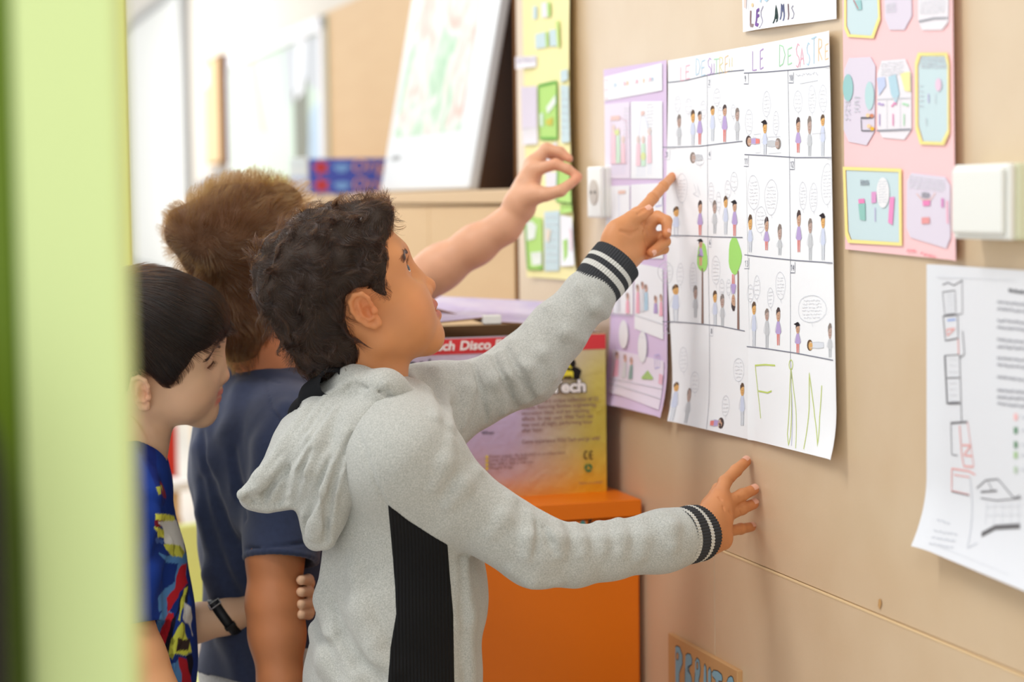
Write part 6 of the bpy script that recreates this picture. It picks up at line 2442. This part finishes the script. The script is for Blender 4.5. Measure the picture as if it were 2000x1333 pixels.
ar = skin(Va, SK2, 3)
rd = np.array(SK2[:3]) * np.array([1.03, .74, .70])
for tp_ in (P(1126, 350, 3.155), P(1130, 345, 3.158), P(1111, 310, 3.19), P(1085, 321, 3.165)):
    ar = lerp(ar, rd, .5 * np.exp(-((Va - tp_) ** 2).sum(1) / .014 ** 2)[:, None])
tan = skin(Vb, srgb(186, 120, 78), 4)  # shade on the hanging arm put into a darker skin colour
V, Q, C = joinmesh([(V1, Q1, H2.tint(V1, SK2)), (Vn, Qn, skin(Vn, srgb(206, 136, 96), 6)), (Va, Qa, ar), (Vb, Qb, tan), (Vc, Qc, skin(Vc, SK2, 5))])
mkmesh('body', V, Q, SKIN, boy2, True, cols=C)
# T-shirt
NAVY = mat('navy_jersey', srgb(50, 59, 86), .85, .12, noise=(120, 4, .5), ncol=srgb(43, 51, 75), bump=(900, .25, .001), sheen=.2)
lat2 = T2[:, 1]
f = Field(P(355, 1345, 3.05) - np.array([.0, .26, .02]), P(660, 650, 3.05) + np.array([.05, .24, .0]), .0030)
f.chain([P(525, 770, 3.05), P(512, 850, 3.05), P(514, 930, 3.05), P(522, 1060, 3.05), P(528, 1200, 3.05), P(520, 1340, 3.05), P(520, 1400, 3.05)],
        [.068, .094, .102, .096, .092, .098, .10], .03, w=lat2, st=1.18)
f.chain([P(520, 775, 3.04), P(570, 850, 2.95)], [.05, .062], .04)
f.chain([P(520, 775, 3.06), P(470, 800, 3.12)], [.05, .055], .04)
f.chain([P(578, 860, 2.94), P(556, 990, 2.90), P(549, 1100, 2.875)], [.060, .0560, .0550], .012, .05)
f.chain([P(470, 800, 3.13), P(560, 760, 3.18), P(660, 705, 3.20)], [.052, .05, .05], .02, .04)
for pts, r_, l_ in (([(400, 790), (420, 900), (470, 1010), (530, 1100)], .018, .0022), ([(385, 880), (405, 990), (450, 1110), (500, 1190)], .018, .0022), ([(392, 1010), (420, 1120), (470, 1220)], .017, .0020),
                    ([(405, 1130), (440, 1230), (470, 1320)], .017, .0020), ([(470, 760), (450, 850), (465, 950)], .012, .004), ([(560, 800), (520, 870), (500, 940)], .012, .004),
                    ([(640, 800), (580, 850), (560, 920)], .010, .004), ([(500, 1240), (520, 1290), (560, 1330)], .016, .0022)):
    f.ridge(pts, r_, l_, .03)
for pts, r_, l_ in (([(395, 850), (415, 950), (460, 1060)], .007, .0015), ([(392, 940), (415, 1050), (460, 1160), (500, 1220)], .007, .0018), ([(455, 880), (466, 960), (478, 1010)], .006, .005)):
    f.groove(pts, r_, l_, .012)
f.groove([(520, 745), (533, 800), (560, 838)], .002, .0012, .003, False)
f.groove([(462, 706), (495, 728), (545, 752)], .002, .0012, .003, False)
f.groove([(480, 1072), (520, 1072), (560, 1066), (600, 1060)], .002, .0010, .003, False)
f.warp(lambda p: .0010 * snoise(p, 40, 51) + .0005 * snoise(p, 90, 52), .012)
hz = P(440, 1318, 3.0)
a_, b_2 = P(549, 1093, 2.875), P(556, 990, 2.90)
ax_ = (a_ - b_2) / np.linalg.norm(a_ - b_2)


def cut2(p):
    d1 = hz[2] - p[:, 2] + .004 * np.sin(p[:, 0] * 40)
    q = (p - a_) @ ax_
    r = np.linalg.norm((p - a_) - np.outer(q, ax_), axis=1)
    d2 = np.where(r < .075, q, -1)
    return np.maximum(d1, d2)


f.cut(cut2)
cc_ = P(530, 712, 3.045)
c1_ = (P(622, 752, 3.03) - P(440, 670, 3.06)) / 2
c2_ = P(523, 726, 2.982) - cc_
cn_ = np.cross(c1_, c2_)
cn_ = cn_ / np.linalg.norm(cn_)
cn_ = cn_ if cn_[2] > 0 else -cn_
rp_ = [cc_ + c1_ * math.cos(t) + c2_ * math.sin(t) for t in np.linspace(0, 2 * math.pi, 33)]
f.chain([q - cn_ * .006 for q in rp_], [.0085] * 33, .012, .02)
f.cone(cc_ - cn_ * .030, cc_ + cn_ * .05, .050, .060, .004, True)
f.chain(rp_, [.0058] * 33, .003)
f.cone(a_ - ax_ * .03, a_ + ax_ * .03, .0450, .0450, .003, True)
h1_ = np.cross(ax_, _fw)
h1_ /= np.linalg.norm(h1_)
h2_ = np.cross(ax_, h1_)
f.chain([a_ + (h1_ * math.cos(t) + h2_ * math.sin(t)) * .0510 for t in np.linspace(0, 2 * math.pi, 33)], [.0042] * 33, .003)
Vh, Qh = f.mesh()
tee2 = mkmesh('t_shirt', Vh, Qh, NAVY, boy2)
trousers_and_shoes(boy2, P(522, 1333, 3.05), T2[:, 0], hz[2] + .08, srgb(206, 204, 200), r=.060, top_r=.10)
# hair: short, straight, standing up from a whorl
HAIR2 = hairmat('light_brown_hair', .53, .38, .38)
CAP2 = mat('brown_scalp', srgb(86, 58, 38), .7, .2, bump=(260, .5, .002))
hp2 = poly_sd([(.104, .088), (.088, .074), (.0725, .062), (.058, .048), (.050, .037), (.041, .024), (.037, .012), (.041, .001), (.028, .000), (.019, .012), (.011, .026), (.000, .033), (-.016, .031),
               (-.027, .014), (-.030, -.02), (-.030, -.055), (-.036, -.105), (-.09, -.125), (-.15, -.105), (-.16, .05), (-.10, .18), (.05, .19), (.13, .14)])
capF2, cV, cQ = hair_cap(H2, [((-.010, 0, .056), (.096, .083, .080), 0), ((-.050, 0, -.040), (.047, .058, .090), .03), ((.066, 0, .092), (.03, .05, .024), .02), ((.022, 0, .030), (.052, .073, .052), .02),
                              ((-.066, .02, .084), (.046, .056, .038), .02)], hp2, amp=.0030, fr=80)
hair2 = mkmesh('hair', cV, cQ, CAP2, boy2)
crown2 = H2.w(-.108, -.012, .062)


def flow2(p):
    L = H2.loc(p)
    n = capF2.grad(p)
    d = p - crown2
    dist = np.linalg.norm(d, axis=1, keepdims=True)
    d = d / (dist + 1e-6)
    up = H2.R[:, 2][None]
    top = sm(L[:, 2], .05, .10)[:, None]
    d = d + H2.R[:, 0][None] * .5 * top - up * .6 * (1 - top) + .25 * vnoise(p, 50, 70)
    d = d - n * (d * n).sum(1, keepdims=True)
    d = d / (np.linalg.norm(d, axis=1, keepdims=True) + 1e-6)
    lift = (.28 + .5 * top * sm(L[:, 0], -.10, .04)[:, None])
    d = d * (1 - lift) + n * lift
    return d / (np.linalg.norm(d, axis=1, keepdims=True) + 1e-6)


pts, nr = scatter(cV, cQ, lambda c: 1.0 * (hp2(*(H2.loc(c)[:, [0, 2]].T)) < .003), 20000, 15)
nr = capF2.grad(pts)
st = grow(H2, capF2, pts - nr * .002, nr, flow2, .026, 7, .35, .30, 90, .8, 900, 12, .0008, .16)
hair_curves('strands', st, .00014, .00005, HAIR2, hair2)

# ------------------------------------------------------------------ the boy in the blue T-shirt, in profile
SK3 = srgb(216, 174, 140)
boy3 = person('person', 255, 1200, 2.84, 'boy with straight dark hair and a blue printed T-shirt, eyes lowered, behind the lime post')
H3 = Head(306, 699, 2.82, 6, -6, 21, 1.0, ear=(-.010, -.018), ears=.92, nose=.004)
f = Field(H3.o - np.array([.14, .14, .18]), H3.o + np.array([.14, .14, .15]), .0019)
H3.build(f, slit=False, mouth=.0016)
f.chain([H3.w(-.025, 0, -.03), P(262, 850, 2.84), P(250, 960, 2.84)], [.048, .046, .054], .02, .03)
headF3 = f
V1, Q1 = f.mesh()
# left arm reaching to his friend's arm
f = Field(P(280, 1330, 2.93) - np.array([.03, .12, .0]), P(625, 1090, 2.93) + np.array([.0, .10, .0]), .0016)
f.chain([P(270, 1300, 2.92), P(330, 1240, 2.925), P(390, 1216, 2.935), P(440, 1206, 2.94), P(500, 1190, 2.945)], [.034, .0285, .0262, .0240, .0215], .015)
pal = P(535, 1176, 2.945)
f.cone(P(500, 1190, 2.945), pal, .0205, .019, .01, w=_fw, st=.8)
for y0, y1 in ((1146, 1133), (1164, 1156), (1180, 1180), (1193, 1200)):
    f.cone(pal, P(566, y0 + 4, 2.937), .0160, .0105, .010, w=_fw, st=.8)
    finger(f, [P(566, y0 + 4, 2.937), P(603, (y0 + y1) / 2, 2.905), P(602, y1, 2.868), P(588, y1 + 1, 2.840)], [.0098, .0086, .0080, .0070], .003, .006)
finger(f, [P(512, 1170, 2.935), P(535, 1140, 2.925), P(556, 1122, 2.915)], [.013, .0105, .0085], .004, .01)
Va, Qa = f.mesh()
armF3 = f
# right arm beside the post
f = Field(P(180, 1700, 2.68) - np.array([.02, .08, .0]), P(400, 1150, 2.72) + np.array([.0, .08, .0]), .003)
f.chain([P(232, 1180, 2.72), P(268, 1290, 2.70), P(322, 1400, 2.68), P(350, 1500, 2.66)], [.040, .038, .034, .024], .015)
f.chain([P(350, 1500, 2.66), P(362, 1550, 2.655), P(368, 1590, 2.65)], [.022, .022, .016], .01)
for i in range(4):
    b0 = P(352 + 9 * i, 1575, 2.64 + .01 * i)
    finger(f, [b0, b0 + np.array([.008, 0, -.020]), b0 + np.array([.003, -.003, -.034])], [.009, .008, .0065])
finger(f, [P(372, 1540, 2.64), P(388, 1560, 2.63), P(392, 1580, 2.63)], [.011, .009, .0075])
Vb, Qb = f.mesh()
f = Field(P(120, 1500, 2.83) - np.array([.0, .22, .0]), P(440, 800, 2.83) + np.array([.0, .22, .0]), .007)
f.chain([P(250, 940, 2.84), P(248, 1050, 2.84), P(258, 1250, 2.84), P(262, 1450, 2.84)], [.045, .052, .062, .066], .02, w=(0, 1, 0), st=1.35)
f.chain([P(250, 990, 2.93), P(250, 1200, 2.95), P(275, 1295, 2.92)], [.036, .033, .032], .015)
f.chain([P(228, 1010, 2.73), P(234, 1190, 2.72)], [.036, .038], .015)
Vc, Qc = f.mesh()
V, Q, C = joinmesh([(V1, Q1, H3.tint(V1, SK3, srgb(206, 112, 104))), (Va, Qa, skin(Va, SK3, 23)), (Vb, Qb, skin(Vb, srgb(206, 150, 106), 24)), (Vc, Qc, skin(Vc, SK3, 25))])
body3 = mkmesh('body', V, Q, SKIN, boy3, True, cols=C)
for q in (-1, 1):
    eyeball(H3, q, boy3, -.5)
# T-shirt with brush-stroke print
f = Field(P(130, 1420, 2.83) - np.array([.0, .20, .0]), P(395, 855, 2.83) + np.array([.01, .20, .0]), .0021)
f.chain([P(258, 905, 2.84), P(242, 985, 2.84), P(248, 1095, 2.84), P(258, 1200, 2.84), P(264, 1290, 2.84), P(262, 1430, 2.84)],
        [.044, .061, .076, .081, .081, .083], .03, w=(0, 1, 0), st=1.38)
f.chain([P(250, 940, 2.80), P(226, 1010, 2.735), P(230, 1130, 2.722), P(246, 1215, 2.712)], [.05, .052, .052, .050], .02, .04)
f.chain([P(250, 940, 2.88), P(248, 1010, 2.93), P(250, 1160, 2.95)], [.05, .050, .048], .02, .04)
for pts, r_, l_ in (([(300, 930), (300, 1010), (285, 1090)], .010, .004), ([(330, 1060), (300, 1120), (285, 1200)], .012, .004), ([(280, 900), (300, 960), (318, 1000)], .008, .003), ([(368, 1180), (340, 1230), (330, 1300)], .012, .004)):
    f.ridge(pts, r_, l_, .016)
f.warp(lambda p: .0010 * snoise(p, 45, 81), .012)
tz = P(262, 1400, 2.84)[2]
sa, sb = P(246, 1225, 2.712), P(230, 1130, 2.722)
sx = (sa - sb) / np.linalg.norm(sa - sb)


def cut3(p):
    q = (p - sa) @ sx
    r = np.linalg.norm((p - sa) - np.outer(q, sx), axis=1)
    return np.maximum(tz - p[:, 2], np.where(r < .070, q, -1))


f.cut(cut3)
f.chain([H3.w(-.025, 0, -.04), P(266, 876, 2.84), P(270, 905, 2.84)], [.047, .049, .040], .004, sub=True)
f.cone(sa - sx * .02, sa + sx * .03, .044, .044, .003, True)
Vh, Qh = f.mesh()
px_, py_, _ = project(Vh)
base = np.array(srgb(24, 52, 128)[:3])
C = np.tile(base, (len(Vh), 1))
n_ = snoise(Vh, 240, 90)
wob = 2.5 * snoise(Vh, 180, 91)
ZT = lambda x, y: (240 + x / 2.76, 850 + y / 2.76)


def patch(pts, colr, grain=0.0):
    global C
    sd = poly_sd([ZT(*p) for p in pts])(px_, py_) + wob
    m = np.clip(.5 - sd / 1.6, 0, 1)[:, None]
    cc = np.array(colr[:3]) * (1 - grain * (n_ > .55))[:, None]
    C = C * (1 - m) + cc * m


patch([(0, -100), (150, -100), (195, 200), (225, 330), (238, 360), (215, 400), (190, 300), (120, 150)], srgb(24, 40, 110))
patch([(200, 250), (240, 330), (240, 370), (205, 320)], srgb(120, 40, 60))
patch([(180, 282), (205, 275), (212, 325), (190, 330)], srgb(170, 170, 70))
patch([(290, 700), (345, 660), (350, 760), (300, 800), (260, 860), (230, 960), (195, 950), (190, 880), (225, 830), (280, 790)], srgb(82, 134, 190))
patch([(215, 930), (285, 960), (230, 1060), (180, 1150), (145, 1130), (165, 1060)], srgb(82, 134, 190))
patch([(300, 720), (345, 680), (350, 800), (305, 850), (270, 940), (240, 960), (235, 880), (280, 830)], srgb(186, 36, 48))
patch([(245, 960), (285, 950), (262, 1050), (215, 1150), (185, 1140), (205, 1050)], srgb(186, 36, 48))
patch([(320, 850), (350, 800), (352, 900), (290, 990), (265, 1090), (245, 1180), (222, 1160), (260, 1010)], srgb(24, 24, 40))
patch([(160, 540), (220, 570), (215, 600), (170, 570)], srgb(70, 100, 170))
patch([(200, 640), (270, 650), (350, 640), (350, 690), (290, 700), (230, 680)], srgb(82, 134, 190))
patch([(218, 1190), (260, 1240), (300, 1215), (330, 1290), (340, 1400), (290, 1400), (275, 1250), (225, 1240)], srgb(82, 134, 190))
patch([(300, 1200), (345, 1210), (370, 1300), (370, 1400), (325, 1400)], srgb(170, 34, 46))
patch([(340, 1190), (372, 1180), (378, 1330), (360, 1300)], srgb(22, 22, 36))
patch([(176, 428), (275, 436), (280, 470), (180, 462)], srgb(212, 214, 84), .3)
patch([(172, 500), (225, 505), (232, 560), (190, 548)], srgb(212, 214, 84), .3)
patch([(175, 460), (215, 468), (215, 500), (178, 492)], srgb(120, 26, 46))
patch([(196, 472), (290, 462), (330, 560), (332, 632), (300, 600), (225, 585), (218, 520)], srgb(218, 220, 216))
patch([(215, 588), (310, 596), (330, 632), (318, 662), (270, 655), (225, 622)], srgb(206, 210, 84), .4)
patch([(330, 830), (348, 820), (330, 930), (310, 1010), (292, 1000), (300, 930)], srgb(206, 212, 84), .3)
patch([(330, 900), (365, 930), (376, 1080), (345, 1010), (320, 990)], srgb(206, 208, 206), .2)
patch([(318, 1010), (345, 1080), (372, 1170), (340, 1190), (280, 1180), (270, 1215), (245, 1195), (262, 1100)], srgb(206, 214, 84), .4)
patch([(300, 1100), (360, 1100), (352, 1160), (288, 1170)], srgb(58, 46, 44), .2)
tee3 = mkmesh('t_shirt', Vh, Qh, mat('blue_jersey', None, .85, .15, attr='tint', bump=(900, .2, .001)), boy3, True, cols=C)
tee3['label'] = 'blue T-shirt with a print of coloured brush strokes'
trousers_and_shoes(boy3, P(262, 1380, 2.84), np.array([1., .1, 0]), tz + .04, srgb(70, 74, 88), r=.055, top_r=.088, gap=.062)
# hair
HAIR3 = hairmat('black_brown_hair', .86, .25, .28)
CAP3 = mat('black_scalp', srgb(36, 27, 22), .6, .3, bump=(260, .4, .002))
hp3 = poly_sd([(.108, .056), (.085, .050), (.0608, .030), (.039, .009), (.030, -.024), (.014, -.020), (.000, .004), (-.014, .012), (-.032, .0), (-.034, -.05), (-.07, -.07), (-.14, -.06), (-.16, .05), (-.1, .18), (.05, .19), (.13, .13)])
capF3, cV, cQ = hair_cap(H3, [((-.010, 0, .054), (.099, .083, .077), 0), ((-.050, 0, -.010), (.048, .060, .060), .03), ((.058, 0, .066), (.029, .056, .034), .03), ((.022, 0, .018), (.050, .0735, .055), .02)], hp3, amp=.0008, fr=70)
hair3 = mkmesh('hair', cV, cQ, CAP3, boy3)
crown3 = H3.w(-.075, .0, .115)


def flow3(p):
    L = H3.loc(p)
    n = capF3.grad(p)
    d = p - crown3
    d = d / (np.linalg.norm(d, axis=1, keepdims=True) + 1e-6)
    low = sm(-L[:, 2], -.10, -.02)[:, None]
    d = d + H3.R[:, 0][None] * (.8 * (1 - low) + .35 * low) - H3.R[:, 2][None] * .9 * low + .12 * vnoise(p, 30, 80)
    d = d - n * (d * n).sum(1, keepdims=True)
    return d / (np.linalg.norm(d, axis=1, keepdims=True) + 1e-6)


pts, nr = scatter(cV, cQ, lambda c: 1.0 * (hp3(*(H3.loc(c)[:, [0, 2]].T)) < .003), 16000, 25)
nr = capF3.grad(pts)
st = grow(H3, capF3, pts - nr * .001, nr, flow3, .034, 9, .07, .05, 40, .6, 700, 22, .0006, .05)
hair_curves('strands', st, .00014, .00005, HAIR3, hair3)
for q in (-1, 1):
    b_ = snap(headF3, brow(H3, q, [(.084, .010, .0335), (.080, .022, .0385), (.070, .036, .0405), (.062, .044, .0345)], 300, .008, HAIR3, body3, .0020, seed=6 + q))
    hair_curves('eyebrow', b_, .00018, .00008, HAIR3, boy3)
    ls = []
    for k in range(36):
        a = k / 35
        y = q * (.019 + .026 * a)
        r0 = np.array([.0795 - .0062 * a ** 1.6, y, .0112 + .0012 * a])
        ls.append([H3.w(*(r0 + np.array([.0022, q * .0016 * a, -.0012]) * j * (1.0 + .3 * math.sin(k * 5)) + np.array([0, 0, .0004]) * j * j)) for j in range(4)])
    hair_curves('eyelashes', np.array(ls), .00022, .00006, HAIR3, boy3)

# ------------------------------------------------------------------ wristwatch
wc = P(440, 1206, 2.94)
wax = P(446, 1204, 2.941) - P(434, 1209, 2.939)
wax = wax / np.linalg.norm(wax)
tilt = wax + np.array([0, -.05, .30])
wax = tilt / np.linalg.norm(tilt)
e1 = ZV - wax * (ZV @ wax)
e1 /= np.linalg.norm(e1)
e2 = np.cross(wax, e1)
watch = thing('wristwatch', wc, 'black strapped wristwatch on the forearm reaching behind the navy T-shirt boy', 'watch')
STR = mat('black_leather', srgb(18, 18, 20), .5, .35, bump=(400, .3, .001))
STE = mat('steel', srgb(190, 190, 194), .25, .5, metal=1.0)
V, Q = [], []
n = 60
prof = [(-.0075, -.0005), (-.0070, .0018), (.0, .0026), (.0070, .0018), (.0075, -.0005)]


def armr(x, dr):
    t = np.linspace(.012, .05, 200)
    d = armF3.sample(wc + wax * x + dr * t[:, None])
    return t[np.argmax(d > 0)]


for i in range(n):
    a = 2 * math.pi * i / n
    dr = e1 * math.cos(a) + e2 * math.sin(a)
    for x, h_ in prof:
        V.append(wc + wax * x + dr * (armr(x, dr) + h_))
m_ = len(prof)
for i in range(n):
    for j in range(m_ - 1):
        Q.append([i * m_ + j, i * m_ + j + 1, ((i + 1) % n) * m_ + j + 1, ((i + 1) % n) * m_ + j])
mkmesh('strap', np.array(V), np.array(Q), STR, watch)


def disc(name, c, axis, r, hgt, material, parent, seg=32, bev=.0008):
    bm = bmesh.new()
    bmesh.ops.create_cone(bm, cap_ends=True, segments=seg, radius1=r, radius2=r, depth=hgt)
    bmesh.ops.bevel(bm, geom=[e for e in bm.edges if len(e.link_faces) == 2 and e.calc_face_angle() > .8], offset=bev, segments=2, affect='EDGES')
    m = Vector(axis).to_track_quat('Z', 'Y').to_matrix().to_4x4()
    m.translation = Vector(c)
    bmesh.ops.transform(bm, matrix=m, verts=bm.verts)
    return from_bm(name, bm, material, parent)


# buckle on the side that faces us, dial on the far side of the wrist
bdir = e1 * .86 - _fw * .0 + e2 * (.5 if e2 @ _fw < 0 else -.5)
bdir /= np.linalg.norm(bdir)
bs = np.cross(bdir, wax)
bc = wc + bdir * (armr(0, bdir) + .003)
for sx_, sy_, ax2 in ((1, 0, bs), (-1, 0, bs), (0, 1, wax), (0, -1, wax)):
    bm = bmesh.new()
    if sx_:
        frame_box(bm, bc + bs * sx_ * .0055, wax, bs, bdir, -.0092, .0092, -.0008, .0008, -.0006, .0012, .0003)
    else:
        frame_box(bm, bc + wax * sy_ * .0088, wax, bs, bdir, -.0008, .0008, -.006, .006, -.0006, .0012, .0003)
    from_bm('buckle', bm, STE, watch)
bm = bmesh.new()
ld_ = e1 * math.cos(1.9) + e2 * math.sin(1.9 if e2 @ _fw < 0 else -1.9)
frame_box(bm, wc + ld_ * (armr(0, ld_) + .0025), wax, np.cross(wax, ld_), ld_, -.0085, .0085, -.003, .003, -.003, .003, .0008)
from_bm('strap_loop', bm, STR, watch)
disc('case', wc - bdir * (armr(0, -bdir) + .003), bdir, .0145, .006, STE, watch)
disc('dial', wc - bdir * (armr(0, -bdir) + .0063), bdir, .0125, .0008, M['white'], watch, bev=.0002)
